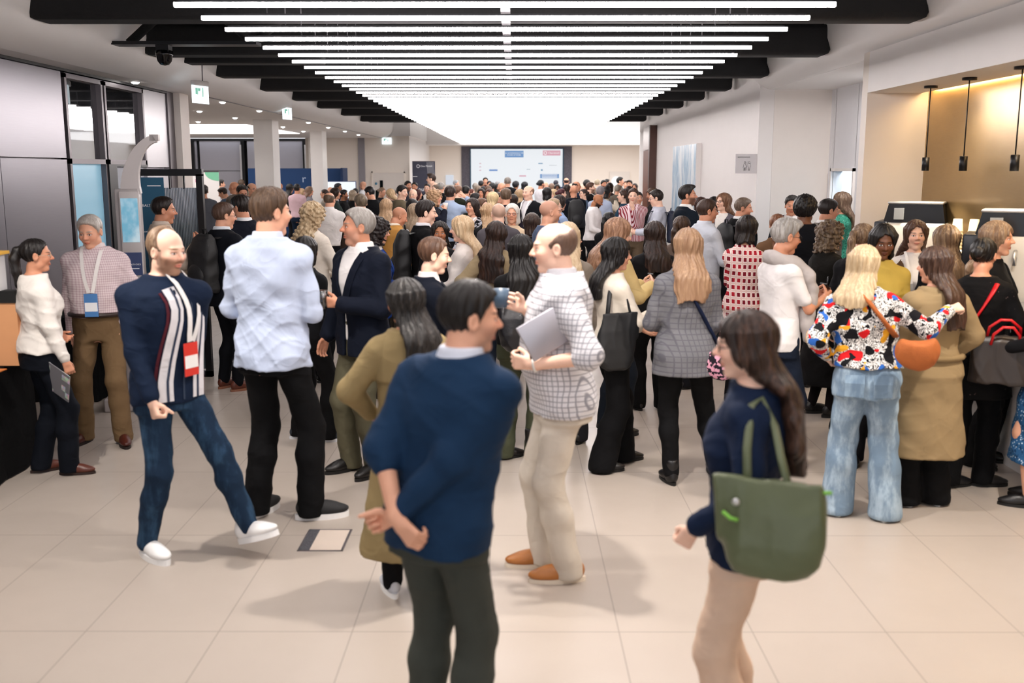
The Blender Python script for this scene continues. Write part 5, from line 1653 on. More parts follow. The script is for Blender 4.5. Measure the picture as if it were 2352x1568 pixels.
def mug(p, side, col, label, off=(0, 0, 0)):
    g = grip(p, side) + Vector(off); r = empty('mug', (0, 0, 0), 0, label, 'mug')
    r.matrix_world = PM(p) @ Matrix.Translation(g)
    m = plain('mug_glaze', col, .3)
    MB().lathe([(.030, -.045), (.041, -.04), (.044, .0), (.041, .045), (.037, .045), (.039, 0), (.030, -.035), (.001, -.035)], 20).build('body', m, r)
    MB().tube([(0, -.040, .025), (0, -.068, .02), (0, -.068, -.02), (0, -.040, -.025)], .006, 8).build('handle', m, r)
    return r
def cup(p, side, label, col='e9dcc2', off=(0, 0, 0), name='paper_cup', rr=(.030, .042), hh=.10, mat=None):
    g = grip(p, side) + Vector(off)
    return item(name, MB().lathe([(.001, -hh / 2), (rr[0], -hh / 2), (rr[1], hh / 2), (rr[1] - .002, hh / 2), (rr[0] - .002, -hh / 2 + .004), (.001, -hh / 2 + .004)], 18), mat or plain('paper_cup_' + col, col, .55), p, Matrix.Translation(g), label, 'cup' if name != 'drinking_glass' else 'glass', 'cups in hands')
def field_obj(F, name, mat, parent, M=None):
    V, Q = F.mesh(); o = link(name, np_mesh(name, V, Q), mat, parent)
    if M is not None: o.matrix_local = M
    return o
def backpack(p, col, label, sc=1.0, x=0.0, hang=0.0, two=True, lod=1):
    """pack on the back with top handle, pocket and shoulder straps"""
    s = p.s; v = [.009, .012, .02, .03][p.lod]
    A = np.array(p.sec(.030)); zc = 1.20 - hang
    cy = np.interp(zc, A[:, 0], A[:, 2]) - np.interp(zc, A[:, 0], A[:, 4])
    cx = np.interp(zc, A[:, 0], A[:, 1]) + x
    r = empty('backpack', (0, 0, 0), 0, label, 'backpack'); r.matrix_world = PM(p)
    m = plain('pack_nylon', col, .6, 0, .15, 20, .15, 200)
    dpt = .085 * sc
    F = Field(v3(cx - .2, cy - .26, zc - .32) * s, v3(cx + .2, cy + .05, zc + .32) * s, v * s)
    F.loft([[q[0] * s, q[1] * s, q[2] * s, q[3] * s, q[4] * s, 0] for q in [[zc - .23 * sc, cx, cy - dpt * .9, .125 * sc, dpt * .85, 0], [zc - .20 * sc, cx, cy - dpt, .145 * sc, dpt, 0], [zc + .10 * sc, cx, cy - dpt * .9, .140 * sc, dpt * .9, 0], [zc + .20 * sc, cx, cy - dpt * .7, .11 * sc, dpt * .65, 0], [zc + .235 * sc, cx, cy - dpt * .6, .06 * sc, dpt * .4, 0]]], .02, 3.2)
    if p.lod < 3: F.noise(.004, 30, 40, 1.0)
    field_obj(F, 'body', m, r)
    G = Field(v3(cx - .16, cy - .32, zc - .26) * s, v3(cx + .16, cy, zc + .10) * s, v * s)
    G.ell(v3(cx, cy - dpt * 1.75, zc - .10 * sc) * s, (.105 * sc * s, .045 * sc * s, .105 * sc * s))
    field_obj(G, 'pocket', m, r)
    MB().tube([LP(p, cx - .03, cy - dpt * .5, zc + .22 * sc), LP(p, cx - .025, cy - dpt * .6, zc + .275 * sc), LP(p, cx + .025, cy - dpt * .6, zc + .275 * sc), LP(p, cx + .03, cy - dpt * .5, zc + .22 * sc)], .008 * s, 6).build('handle', m, r)
    for sx in ((-1, 1) if two else (1 if x > 0 else -1,)):
        pts, nn = [], []
        for t in np.linspace(0, 1, 11):
            a = t * PI
            z = zc + .20 + (.27 - .20 - hang * 0 + (1.44 - zc - .27)) * math.sin(a) if False else None
            if t < .35:
                u = t / .35; z = (zc + .20 * sc) * (1 - u) + 1.452 * u; y = (cy - .01) * (1 - u) + (-.03) * u
            elif t < .5:
                u = (t - .35) / .15; z = 1.452 - .03 * u; y = -.03 + u * (p.front(sx * .11, 1.40, .032) + .03)
            else:
                u = (t - .5) / .5; z = 1.42 - u * .28; y = p.front(sx * (.11 + .03 * u), min(z, 1.40), .036)
            pts.append(LP(p, sx * (.10 + .03 * t) + np.interp(min(z, 1.45), A[:, 0], A[:, 1]), y, z)); nn.append((0, -1 if t < .3 else (1 if t > .55 else .01), 0.3 if t < .3 else (1 if t <= .55 else .1)))
        MB().ribbon(pts, nn, .05 * s, .010).build('shoulder_strap', m, r)
    return r
def bag(p, name, label, mat, c, wdh, strap=None, style='tote', strap_mat=None, handles=None, sw=.022, cat='bag', yaw=0.0, noise=.006):
    """soft bag: c centre (right, forward, up), wdh size; strap a list of points over the shoulder"""
    s = p.s; v = max(.007, [.008, .011, .018, .028][p.lod]); w, d_, h_ = (q / 2 for q in wdh)
    r = empty(name, (0, 0, 0), 0, label, cat); r.matrix_world = PM(p)
    F = Field((-w - .04, -d_ - .05, -h_ - .04), (w + .04, d_ + .05, h_ + .04), v)
    if style == 'tote':
        rows = [[-h_, 0, 0, w * .42, d_ * .7, 0], [-h_ * .92, 0, 0, w * .66, d_ * .9, 0], [-h_ * .70, 0, 0, w * .88, d_, 0], [-h_ * .25, 0, 0, w, d_, 0], [h_ * .4, 0, 0, w * .98, d_ * .75, 0], [h_, 0, 0, w * .93, d_ * .25, 0]]
        F.loft(rows, .02, 2.6)
    elif style == 'box':
        F.loft([[-h_, 0, 0, w * .97, d_ * .95, 0], [-h_ * .9, 0, 0, w, d_, 0], [h_ * .8, 0, 0, w * .94, d_ * .7, 0], [h_, 0, 0, w * .92, d_ * .4, 0]], .02, 4.0)
    elif style == 'crescent':
        F.ell((0, 0, 0), (w, d_, h_), .01)
        F.ell((0, 0, h_ * 1.25), (w * .80, d_ * 3, h_ * .85), .03, None, True)
    if p.lod < 2: F.noise(noise, 38, 12, 2.0)
    field_obj(F, 'body', mat, r, Matrix.Translation(LP(p, *c)) @ Matrix.Rotation(yaw, 4, 'Z'))
    sm_ = strap_mat or mat
    if strap:
        for st_ in (strap if isinstance(strap[0][0], (list, tuple)) else [strap]):
            MB().tube([LP(p, *q) for q in st_], sw / 2, 8, flat=.5).build('strap', sm_, r)
    if handles:
        for hpts in handles: MB().tube([LP(p, *q) for q in hpts], .009, 8).build('handle', sm_, r)
    return r
def around(p, a, b, e, back=True, n=9, x0=None):
    """points of a strap lying on the torso from a=(x,z) to b=(x,z), on the back or the chest"""
    return [p.pt(a[0] * (1 - t) + b[0] * t, a[1] * (1 - t) + b[1] * t, e, back, .004)[0] for t in np.linspace(0, 1, n)]
def scarf(p, col, e=.03):
    s = p.s; nb = p.hc / s; v = [.008, .011, .018, .026][p.lod]
    z = nb[2] - .165; G = Field(v3(nb[0] - .2, nb[1] - .22, .75) * s, v3(nb[0] + .2, nb[1] + .28, z + .12) * s, v * s)
    for k in range(14):
        t0, t1 = 2 * PI * k / 14, 2 * PI * (k + 1) / 14
        f = lambda t: v3(nb[0] + .088 * math.cos(t), nb[1] - .025 + .088 * math.sin(t), z - .030 * math.sin(t) + .008 * math.sin(3 * t))
        G.cap(f(t0) * s, f(t1) * s, .042 * s, .042 * s, .02)
    for sx, zl in ((.135, .93), (.075, 1.0), (-.07, 1.02)):
        pts = [(sx * .8, p.front(.08, 1.38, e) - .03, 1.42)] + [(sx + .004 * i, p.front(min(sx, .085), q, e) + .012, q) for i, q in enumerate(np.linspace(1.34, zl, 6))]
        for a, b in zip(pts, pts[1:]): G.cap(v3(*a) * s, v3(*b) * s, .040 * s, .040 * s, .03)
    G.noise(.006, 40, 26, .4)
    V, Q = G.mesh(); return link('scarf', np_mesh('scarf', V, Q), fabric(col, name='scarf_wool'), p.root)
def stripe_band(p, x0, x1, z0, z1, col, nm, e=.024, w=.02):
    pts, nn = [], []
    for t in np.linspace(0, 1, 12):
        x = x0 * (1 - t) + x1 * t; z = z0 * (1 - t) + z1 * t
        q, nr = p.pt(x, z, e); pts.append(LP(p, *q)); nn.append((nr[0] + x * 2.5 * nr[1], nr[1] - x * 2.5 * nr[0], 0))
    return MB().ribbon(pts, nn, w * p.s, .003).build(nm, fabric(col, name='knit_band'), p.root)
def belt(p, col, z=1.0, e=.020):
    s = p.s; A = np.array(p.sec(e)); cx, cy, rx, ry = (np.interp(z, A[:, 0], A[:, i]) for i in (1, 2, 3, 4))
    pts = []
    for k in range(36):
        t = 2 * PI * k / 36; c, sn = math.cos(t), math.sin(t)
        r_ = (abs(c / rx) ** 2.2 + abs(sn / ry) ** 2.2) ** (-1 / 2.2)
        pts.append(LP(p, cx + c * r_, cy + sn * r_, z))
    mb = MB().tube(pts, .017 * s, 8, True, flat=1.0)
    return mb.build('belt', leather(col), p.root)
def watch(p, side, strap='e8e6e2', face='15161a'):
    sh, el, wr, hd, b = p.arms[side]; s = p.s
    c = Vector(wr * s); d = Vector((wr - el)).normalized(); a = d.cross(Vector((0, 0, 1))).normalized(); b2 = a.cross(d)
    mb = MB().tube([c + (a * math.cos(t) + b2 * math.sin(t)) * .031 * s for t in np.linspace(0, 2 * PI, 17)[:-1]], .007, 6, True)
    w = mb.build('watch', plain('watch_strap', strap, .4), p.root)
    M = Matrix.Translation(c + b2 * .034 * s)
    MB().box((-.018, -.018, -.004), (.018, .018, .006), bev=.003).build('watch_face', plain('watch_face', face, .15), w).matrix_local = M
# ------------------------------------------------------------------ the people, nearest first
BLK = '101013'; WHT = 'efecea'
DK = ('loafer', '141110', '0b0a0a')
P = {}

# --- front row
a = P['sweater_back'] = person('man in a navy sweater seen from behind, hands clasped behind his back', 1085, 641, 3.25, 32, 'm', head=(42, 4, 0), lean=7, slean=6, w=1.07,
    hair='short', hc='15100e', skin=1, beard='5a4438', bstr=.25, top=('sweater', '1c3756', {'hem': .83, 'e': .024, 'sleeveL': (.020, .60), 'sleeve': (.018, .93), 'wr': .006}), coll='dfe4f0',
    bot=('straight', '474a44'), R=(-.10, -.235, .885), Rd=(-.85, -.10, -.45), Rh='fist', Rn=(0, -1, .2), Rp=(1, -.35, .1), L=(-.02, -.215, .975), Ld=(.75, -.05, -.55), Lh='grip', Ln=(0, 1, 0), Lp=(-1, -.15, .0))
watch(a, 1, '15161a', '15161a')
a = P['tote_woman'] = person('woman with long brown hair in a navy sweater carrying a green tote', 1706, 697, 3.2, 288, 'f', head=(-8, 6, 0),
    hair='wavy', hc='21150f', hc2='6e4630', hl=.47, skin=0, top=('sweater', '16243f', {'hem': .84, 'e': .026, 'puff': 1.5, 'wr': .007}), bot=('straight', 'dcbfa8'), glasses='3a2a26',
    L=(-.20, .15, .985), Ld=(.2, .5, -.8), Lh='fist', Lp=(-.6, -.6, -.2), R=(.15, .08, .93), Rh='fist')
m_ol = plain('olive_nylon', '5c6447', .45, 0, .12, 5, .3, 18)
t = bag(a, 'tote_bag', 'big olive green tote bag hanging from the shoulder of the long-haired woman', m_ol, (-.318, -.11, 1.055), (.315, .15, .30), [[(-.318, -.03, 1.19), (-.265, -.02, 1.30), (-.165, -.02, 1.425), (-.10, -.05, 1.44), (-.16, -.10, 1.36), (-.265, -.13, 1.28), (-.318, -.16, 1.20)]], sw=.026, noise=.006, yaw=PI / 2)
MB().lathe([(.012, 0), (.012, .004), (.001, .005)], 14).build('snap_button', plain('steel_button', 'd0d0d0', .3, .6), t).matrix_local = up_frame(LP(a, -.372, .0, 1.15), 0, 0, -PI / 2)
MB().tube([LP(a, -.378, .04, 1.115), LP(a, -.391, .015, 1.10), LP(a, -.389, -.01, 1.095)], .006, 6).build('green_tag', plain('lime_tape', '7fc24a', .5), t)
MB().tube([LP(a, -.318, -.255, 1.19), LP(a, -.318, -.295, 1.193)], .006, 6).build('green_tag', plain('lime_tape', '7fc24a', .5), t)

a = P['walker'] = person('bearded man in a navy striped zip top and jeans striding past, red badge', 384, 516, 5.1, 127, 'm', head=(-9, 6, 0), twist=26, lean=3, w=1.04,
    hair='receding', hc='82603f', hc2='b08c64', skin=0, beard='80563a', bstr=.75, top=('sweater', '16243c', {'hem': .84, 'e': .022}), bot=('slim', ('1c2f46', 'denim', '2e4862'), 1.0), shoe=('sneaker', 'eeeeee', 'f6f6f6'),
    R=(.20, .16, .87), Rd=(.0, .35, -.9), Rh='fist', L=(-.22, -.14, .88), feet=((.131, -.07), (-.223, .357, .125)), footyaw=(4, -12), footpit=(0, .34 * 57), lany=('eceae8', ('d63a30', 'f4f2f0'), 1.11, .036, .03))
for sx in (1, -1):
    stripe_band(a, sx * .112, sx * .095, 1.44, .86, 'e4e2e6', 'white_stripe', .026, .078)
    stripe_band(a, sx * .156, sx * .140, 1.42, .86, '5c2630', 'maroon_stripe', .0265, .016)
    stripe_band(a, sx * .104, sx * .087, 1.44, .86, '3c465c', 'navy_stripe', .0295, .012)
stripe_band(a, 0, 0, 1.40, .86, '3a465a', 'zip', .026, .010)

a = P['tall_man'] = person('tall man in a light blue shirt and black trousers seen from behind', 622, 428, 5.7, 14, 'm', head=(34, 2, 0), w=1.02,
    hair='short', hc='45301f', hc2='7d5c3c', skin=1, top=('shirt', 'bcc8e0', {'hem': .83, 'e': .024, 'flare': .08, 'wr': .007}), coll='ccd5e8', bot=('straight', BLK), shoe=('sneaker', '17181b', 'f2f2f2'),
    R=(.10, .24, 1.12), Rp=(.55, -.8, -.6), L=(-.10, .24, 1.12), Lp=(-.7, -.7, -.6), Rh='grip', Lh='grip', feet=((.17, .02), (-.13, -.02)), footyaw=(62, 8))

a = P['suit_man'] = person('grey-haired man in a navy suit and open white collar holding a glass', 822, 474, 6.6, 222, 'm', head=(28, -2, 0), w=1.03,
    hair='fade', hc='8d857c', hc2='c4beb6', skin=2, beard='a8958a', bstr=.25, top=('tucked', WHT), coll='f4f2f0', over=('blazer', '141b2c', {'hem': .80, 'v': (1.08, .11)}), bot=('straight', '5f5b48'), shoe=('loafer', '121010', '0b0a0a'),
    L=(-.11, .25, 1.16), Ln=(.8, 0, .3), Lh='hold', R=(.24, .10, .90), Rh='relax')
cup(a, -1, 'drinking glass in the hand of the man in a navy suit', 'cfc8c2', name='drinking_glass', rr=(.028, .034), hh=.12, off=(0, .01, .02), mat=M_GLASS)

a = P['trench_back'] = person('woman with long black hair in an olive trench coat seen from behind', 926, 629, 4.6, 346, 'f', head=(-32, 3, 0),
    hair='long', hc='0e0c0c', hc2='4a4542', hl=.46, skin=3, over=('coat', '95825c', {'len': .26, 'flare': .09, 'puff': 1.35, 'v': (1.25, .07), 'open': (1.2, .008)}), top=('tucked', '2a2622'), bot=('slim', BLK), shoe=('sneaker', 'c9cdd6', 'f2f2f2'),
    L=(-.19, .15, .99), Lp=(-1, -.5, 0), R=(.19, .15, .99), Rp=(1, -.5, 0), Lh='fist', Rh='fist')

a.garment('storm_flap', fabric('95825c'), .041, 1.20, 9, None, vneck=(1.25, .09), openf=(1.3, .05), wr_=.002)
MB().tube([LP(a, *a.pt(x, 1.06, .046, True)[0]) for x in np.linspace(-.15, .15, 11)], .019 * a.s, 8, flat=1.0).build('coat_belt', fabric('8a7852'), a.root)

a = P['mug_man'] = person('balding man in a checked shirt drinking from a blue mug with a laptop', 1268, 504, 4.85, 263, 'm', head=(4, 4, 0), w=1.10, belly=.05, lean=2,
    hair='balding', hc='5f4638', skin=0, top=('roll', ('dfdee3', 'plaid', '686a78', None, 2.3), {'hem': .83, 'e': .026, 'sleeve': (.020, .55), 'wr': .007}), coll='e4e2e6', bot=('straight', 'cfc6b9'), shoe=('loafer', 'b06f35', 'e4d8c6'),
    R=(.03, .165, 1.325), Rd=(-.1, .6, .3), Rh='grip', Rn=(-.9, 0, .2), L=(-.20, .155, 1.10), Ld=(.35, .9, .1), Lh='grip', Ln=(1, 0, .2), Lp=(-.6, -1, -.3), feet=((.10, .06), (-.10, -.03)), footyaw=(4, 2))
mug(a, 1, '44586c', 'dusty blue mug raised by the balding man in a checked shirt', off=(0, .035, .02))
watch(a, -1)
lp_ = empty('laptop', (0, 0, 0), 0, 'closed silver laptop held under the arm of the man with the mug', 'laptop')
lp_.matrix_world = PM(a) @ up_frame(LP(a, -.225, .10, 1.255), math.radians(8), math.radians(-28), math.radians(6))
MB().box((-.009, -.125, -.09), (.0, .125, .09), bev=.004).build('lid', plain('laptop_silver', 'b4b2ba', .35, .5), lp_)
MB().box((.001, -.125, -.09), (.010, .125, .09), bev=.004).build('base', plain('laptop_silver', 'b4b2ba', .35, .5), lp_)

a = P['blazer_back'] = person('woman with straight blonde hair in a grey checked blazer seen from behind', 1580, 516, 6.4, 356, 'f', head=(0, 2, 0), w=1.08,
    hair='long', hc='94683f', hc2='c0925e', hl=.36, skin=0, over=('blazer', ('77777c', 'plaid', '55555e', None, 1.7), {'hem': .76, 'se': .020}), top=('tucked', '2a2a2e'), bot=('slim', BLK), shoe=('boot', '121113', '0b0b0b'),
    feet=((.26, .12), (-.08, -.03)), R=(.16, .17, .92), Rh='grip', L=(-.14, .24, 1.05))
ptn = fabric('2a2430', 'camo', 'd59ab0', None, 1.6, name='patterned_bag')
bag(a, 'crossbody_bag', 'pink and black patterned bag on a navy strap behind the checked blazer', ptn, (.21, -.14, .86), (.22, .10, .24), around(a, (-.08, 1.43), (.20, .97), .036), 'crescent', fabric('1a2440', name='webbing'), sw=.040)

a = P['cream_backpack'] = person('woman with long black hair in a cream sweater and black trousers', 1420, 538, 6.72, 72, 'f', head=(8, 3, 0),
    hair='long', hc='0e0b0c', hl=.33, skin=1, top=('sweater', 'ddd3c4', {'hem': .95, 'puff': 1.3}), bot=('wide', BLK), shoe=('loafer', '111012', '0a0a0a'), R='phone', L='front', Rh='grip', feet=((.10, -.12), (-.11, .14)), footyaw=(8, 2))
bag(a, 'shoulder_bag', 'black shoulder bag hanging at the side of the cream sweater', plain('black_nylon', '0f1013', .6), (.215, -.07, 1.00), (.27, .11, .38), [(.225, .04, 1.16), (.20, .02, 1.30), (.125, -.02, 1.425), (.08, -.05, 1.44), (.15, -.10, 1.33), (.225, -.15, 1.16)], 'tote', sw=.03, yaw=PI / 2)

a = P['older_man'] = person('white-haired man in a pink checked shirt and tan trousers with a blue badge', 200, 489, 7.3, 172, 'm', head=(10, 14, 0), w=1.04, belly=.02,
    hair='fade', hc='a89d92', hc2='d8d2ca', skin=1, top=('tucked', ('e4d6d8', 'check', 'c0a6ad', None, 1.35), {'hem': .985, 'e': .024, 'wr': .006}), coll='e4d8d8', bot=('straight', '7a6246', 1.04), shoe=('loafer', '45180f', '1a0d0a'),
    L='pocket', Lp=(-1, -.5, .1), Ld=(0, .1, -1), Lh='relax', R=(.20, -.02, .86), feet=((.16, .0), (-.14, .08)), footyaw=(22, -20), lany=('ece8e6', ('4a80bd', 'eff2f6'), 1.12, .030, .026))
belt(a, '2c1c18', 1.0, .028)

a = P['ponytail_left'] = person('woman with a black ponytail and white blouse holding a brochure', 82, 539, 6.55, 52, 'f', head=(14, 2, 0), w=1.04,
    hair='pony', hc='15100f', skin=2, glasses='b9a58c', top=('blouse', 'e6e0da', {'hem': .93, 'puff': 1.6, 'e': .030, 'wr': .009}), bot=('straight', '121722'), shoe=('loafer', '58281a', '2a1710'),
    R=(.235, .10, .845), Rh='grip', L=(-.04, .10, 1.02), feet=((.10, .10), (-.10, -.05)), footyaw=(30, 0))
b_ = MB().box((-.115, -.003, -.10), (.115, .003, .10)).build('brochure', None)
br = NG('brochure_print'); o_ = br.obj(); br.set(Base_Color=br.mix(br.math('GREATER_THAN', br.noise(br.vm('SNAP', o_, (.04, 1, .04)), 30.0), .55), srgb('77757a'), br.n('ShaderNodeTexNoise', _out=1, Vector=o_, Scale=30.0)), Roughness=.3)
b_.data.materials.append(br.m); b_.matrix_world = PM(a) @ up_frame(grip(a, 1) + Vector((.01, -.075, -.05)), math.radians(20), math.radians(8), math.radians(22))
tag(b_, 'dark printed brochure in the hand of the woman with a ponytail', 'brochure')

# --- left middle
a = P['backpack_man'] = person('man with cropped hair in a dark suit wearing a black backpack', 516, 462, 9.2, 38, 'm', head=(18, 4, 0), hair='fade', hc='4a3224', skin=1, glasses='221c1a',
    top=('tucked', 'dfe6ec'), coll='e4ebf2', over=('blazer', '10141d', {'hem': .80}), bot=('slim', '0f1118'), shoe=('loafer', '5e2c1c', '8a5a44'), R='front', L='front')
backpack(a, '17181a', 'black backpack on the dark-suited man beside the partition', 1.12)
person('man with dark hair in a navy suit facing the backpack wearer', 549, 446, 10.1, 300, 'm', head=(-6, 6, 0), hair='short', hc='1c1310', skin=2, top=('tucked', WHT), coll='e9ecf0', over=('blazer', '151a28'), bot=('slim', '10121a'), R='front', L='phone')
person('man with dark hair and beige collar in front of the teal poster', 377, 449, 9.3, 55, 'm', fixed=True, head=(15, 4, 0), hair='fade', hc='1a1210', hc2='33241c', skin=2, top=('shirt', 'c9b9a8', {'hem': .84}), coll='d6c8ba', bot=('straight', '23242a'), R=(.12, .24, 1.30), Rh='relax', L='front')
person('woman with dark hair and a necklace behind the tall man', 583, 452, 12.3, 140, 'f', hair='long', hc='1a1210', skin=3, top=('blouse', '2a2a2c'), over=('cardigan', 'b9b4ae'), R='front', L='front')
a = P['curly'] = person('woman with long blonde curls in a cream jacket right of the tall man', 719, 461, 9.6, 40, 'f', hair='curlylong', hc='b08d58', hc2='ead09c', hl=.36, skin=0, top=('tucked', 'd8d0c4'), over=('blazer', 'ded5c8', {'hem': .72}), bot=('straight', BLK), R='hold', L='front')
a = P['b16'] = person('short woman in black half hidden behind the tall man', 703, 536, 7.4, 30, 'f', hair='bob', hc='15100f', skin=3, top=('sweater', '17181c', {'hem': .86}), bot=('straight', BLK), shoe=('sneaker', '2c343e', 'dfe2e8'), R=(.20, .16, .95), L='front', feet=((.14, .05), (-.16, .0)), footyaw=(40, 30))
person('balding man in a white shirt and dark trousers seen from behind', 757, 439, 14.6, 8, 'm', hair='balding', hc='5a4634', skin=1, top=('tucked', 'efebe8', {'hem': .96, 'e': .03}), coll='f2eeec', bot=('straight', '15161c'), R='front', L='front', head=(6, 2, 0))
person('man with grey-brown crop behind the grey-haired suit man', 828, 444, 13.2, 335, 'm', hair='fade', hc='5a4a38', hc2='a08c6c', skin=0, over=('blazer', '3a2e28'), top=('tucked', '8a8078'), bot=('straight', '202024'))
person('woman with short black curls in a royal blue blazer', 871, 496, 8.9, 82, 'f', hair='curlybob', hc='1a1110', skin=1, top=('tucked', 'e6dfda'), over=('blazer', '133a86'), bot=('straight', '15161c'), head=(4, 6, 0), R='front', L='front', glasses='8a7a6c')
person('bald man in a mustard jacket bending forward', 926, 470, 11.8, 58, 'm', head=(16, 24, 0), lean=8, hair='bald', skin=2, scalp='a07054', over=('jacket', 'b98644', {'hem': .86, 'v': (1.36, .05)}), top=('tucked', 'e6d8c4'), coll='e8dccb', bot=('straight', '3a342c'), R='front', L='front')
a = P['blackcoat'] = person('dark-haired young man in a black coat with a rucksack, in profile', 981, 458, 9.9, 78, 'm', head=(6, 4, 0), hair='short', hc='1e1411', skin=0, top=('tucked', 'e9e6ea'), coll='ecebf0', over=('jacket', '111114'), bot=('straight', BLK), R='front', L='front')
backpack(a, '0f1013', 'black rucksack on the dark-haired young man in profile', 1.1)
person('woman with smooth reddish-brown hair and navy blazer looking at a phone', 1003, 533, 6.1, 72, 'f', head=(10, 8, 0), hair='tied', hc='4a2e1c', hc2='8a6040', skin=0, top=('tucked', 'e8dedb'), over=('blazer', '111827'), bot=('straight', '15161c'), R='phone', L='phone', Rh='grip', Lh='grip', coll='e6dcd9')
P['phone_navy'] = a
person('woman with brown skin peering out behind the reddish-brown hair', 1010, 503, 9.3, 176, 'f', hair='long', hc='17100e', skin=3, top=('blouse', '1c1c20'), bot=('straight', BLK))
a = P['blonde_white'] = person('woman with long pale blonde hair in a white blouse, face to the left', 1057, 489, 8.8, 282, 'f', head=(-4, 4, 0), hair='long', hc='c79c62', hc2='f0d7a4', hl=.34, skin=0, top=('blouse', 'ddd5cf', {'puff': 1.4}), bot=('straight', '1c1c22'), R='front', L='front')
a = P['brown_back'] = person('woman with long dark brown hair in a khaki jacket seen from behind', 1141, 502, 8.4, 12, 'f', hair='wavy', hc='1e1310', hc2='4a2f22', hl=.44, skin=1, over=('jacket', '9c8a6c', {'puff': 1.3, 'hem': .90}), top=('tucked', '2a2a2e'), bot=('straight', '2a3444'), R='front', L='hip', head=(10, 0, 0))
bag(a, 'denim_bag', 'light blue denim bag hanging beside the khaki jacket', fabric('86a3c0', 'denim', 'c0d0de', name='denim'), (-.30, .02, 1.06), (.34, .12, .30), [(-.26, .1, 1.2), (-.20, .02, 1.40), (-.12, -.04, 1.43), (-.22, -.1, 1.25)], 'tote', yaw=PI / 2)
a = P['black_hair_bag'] = person('woman with long black hair, olive trousers and buckled boots behind the mug', 1196, 531, 6.9, 350, 'f', hair='long', hc='0e0b0b', hl=.40, skin=1, top=('sweater', '141416', {'hem': .92}), bot=('boot', '4b4f3d'), shoe=('tallboot', '141214', '0b0b0b'), R='front', L='front', feet=((.10, .0), (-.12, .05)), footyaw=(75, 70))
bag(a, 'handbag', 'black slouchy handbag with a pale strap behind the mug man', leather('15151a', .3), (-.02, -.27, 1.07), (.36, .14, .34), around(a, (.10, 1.42), (-.06, 1.18), .036), 'tote', plain('pale_strap', 'cfc6b8', .5), sw=.03)
person('bald man in a grey sweater standing left of the white bob', 1145, 463, 10.6, 352, 'm', hair='bald', skin=0, scalp='9a8474', top=('sweater', '5a565c'), bot=('straight', '22242c'))
a = P['whitebob'] = person('woman with a white bob and glasses holding a paper cup', 1176, 463, 11.45, 184, 'f', hair='bob', hc='cfc6ba', hc2='f2ece4', skin=1, glasses='6a3a34', top=('sweater', 'd9c2a4', {'hem': .82}), bot=('straight', '26262c'), L='hold', Lh='grip', R='front')
cup(a, -1, 'paper cup held by the woman with a white bob')
person('woman with golden hair and black top behind the bald man in grey', 1119, 463, 12.0, 335, 'f', hair='wavy', hc='b08048', hc2='e6c084', skin=1, top=('blouse', '1b1b1f'), bot=('straight', BLK))
a = P['bald26'] = person('bald man with a blue-grey top seen over the balding man with the mug', 1265, 456, 9.7, 66, 'm', hair='bald', skin=1, scalp='a07c6c', beard='8a6a58', bstr=.35, top=('tee', '5b6a86'), bot=('straight', '22262e'), head=(10, 2, 0))
person('woman with a smooth dark brown head of hair left of the bald man', 1221, 484, 10.3, 345, 'f', hair='bob', hc='22140f', hc2='6a4c3a', skin=1, top=('blouse', '1a1a1e'), bot=('straight', BLK))
person('woman with straight blonde hair behind the mug drinker', 1304, 503, 7.35, 5, 'f', hair='long', hc='c8a470', hc2='ead2a0', hl=.30, skin=0, top=('blouse', '8f8478'), bot=('straight', '26262c'))
a = P['yellow'] = person('woman with strawberry blonde hair in a pale yellow jacket', 1428, 492, 7.6, 62, 'f', head=(16, 12, 0), hair='long', hc='8a5a34', hc2='d89c68', hl=.34, skin=0, over=('jacket', 'd8bf86', {'hem': .88}), top=('tucked', 'e8e0d0'), bot=('straight', '1c2430'), R='phone', L='phone', Rh='grip', Lh='grip')
phone(a, 1, 'dark phone in the hands of the woman in a yellow jacket')
person('woman with long dark brown hair in a black top beside the yellow jacket', 1503, 502, 8.4, 352, 'f', hair='long', hc='1c1210', hc2='4a332a', hl=.34, skin=1, top=('blouse', '19191c'), bot=('straight', BLK))
person('woman with a brown ponytail behind the straight blonde hair', 1568, 489, 9.3, 40, 'f', hair='pony', hc='2a1a12', hc2='6a4a30', skin=1, top=('blouse', '6a5a50'), bot=('straight', '1c1c22'))
a = P['paleblue_man'] = person('man with brown hair in a pale blue shirt, sleeves bent', 1627, 455, 10.2, 68, 'm', head=(14, 2, 0), hair='fade', hc='38241a', skin=2, top=('shirt', 'cdd3de', {'hem': .84, 'e': .026}), coll='d6dbe6', bot=('straight', '2a3442'), R='hold', L='hold')
a = P['navy_overshirt'] = person('bearded man with swept black hair in a navy overshirt and white shirt', 1579, 424, 12.6, 96, 'm', head=(4, -4, 0), twist=25, hair='quiff', hc='17110f', skin=2, beard='2a1c16', bstr=.75, top=('tucked', 'efecea'), coll='f2f0ee', over=('jacket', '18222f', {'v': (1.02, .10)}), bot=('straight', '1a1c24'))
person('woman with auburn hair right behind the navy overshirt', 1612, 449, 14.6, 120, 'f', hair='bob', hc='3a2018', skin=1, top=('blouse', 'b0a49a'))
person('dark-skinned man, back of the head only, left of the blonde in glasses', 1641, 450, 14.0, 30, 'm', hair='fade', hc='120d0c', skin=4, top=('sweater', '4a4a52'))
a = P['plate_woman'] = person('woman with light brown hair and glasses in a grey blazer holding a plate', 1663, 439, 13.2, 222, 'f', head=(18, -4, 0), hair='long', hc='6a4228', hc2='a87850', hl=.34, skin=0, glasses='5a4a44', top=('blouse', 'f0eae4'), over=('blazer', '6b6670'), bot=('straight', '1c1c22'), R='hold', L='hold', Lh='flat', Rh='flat')
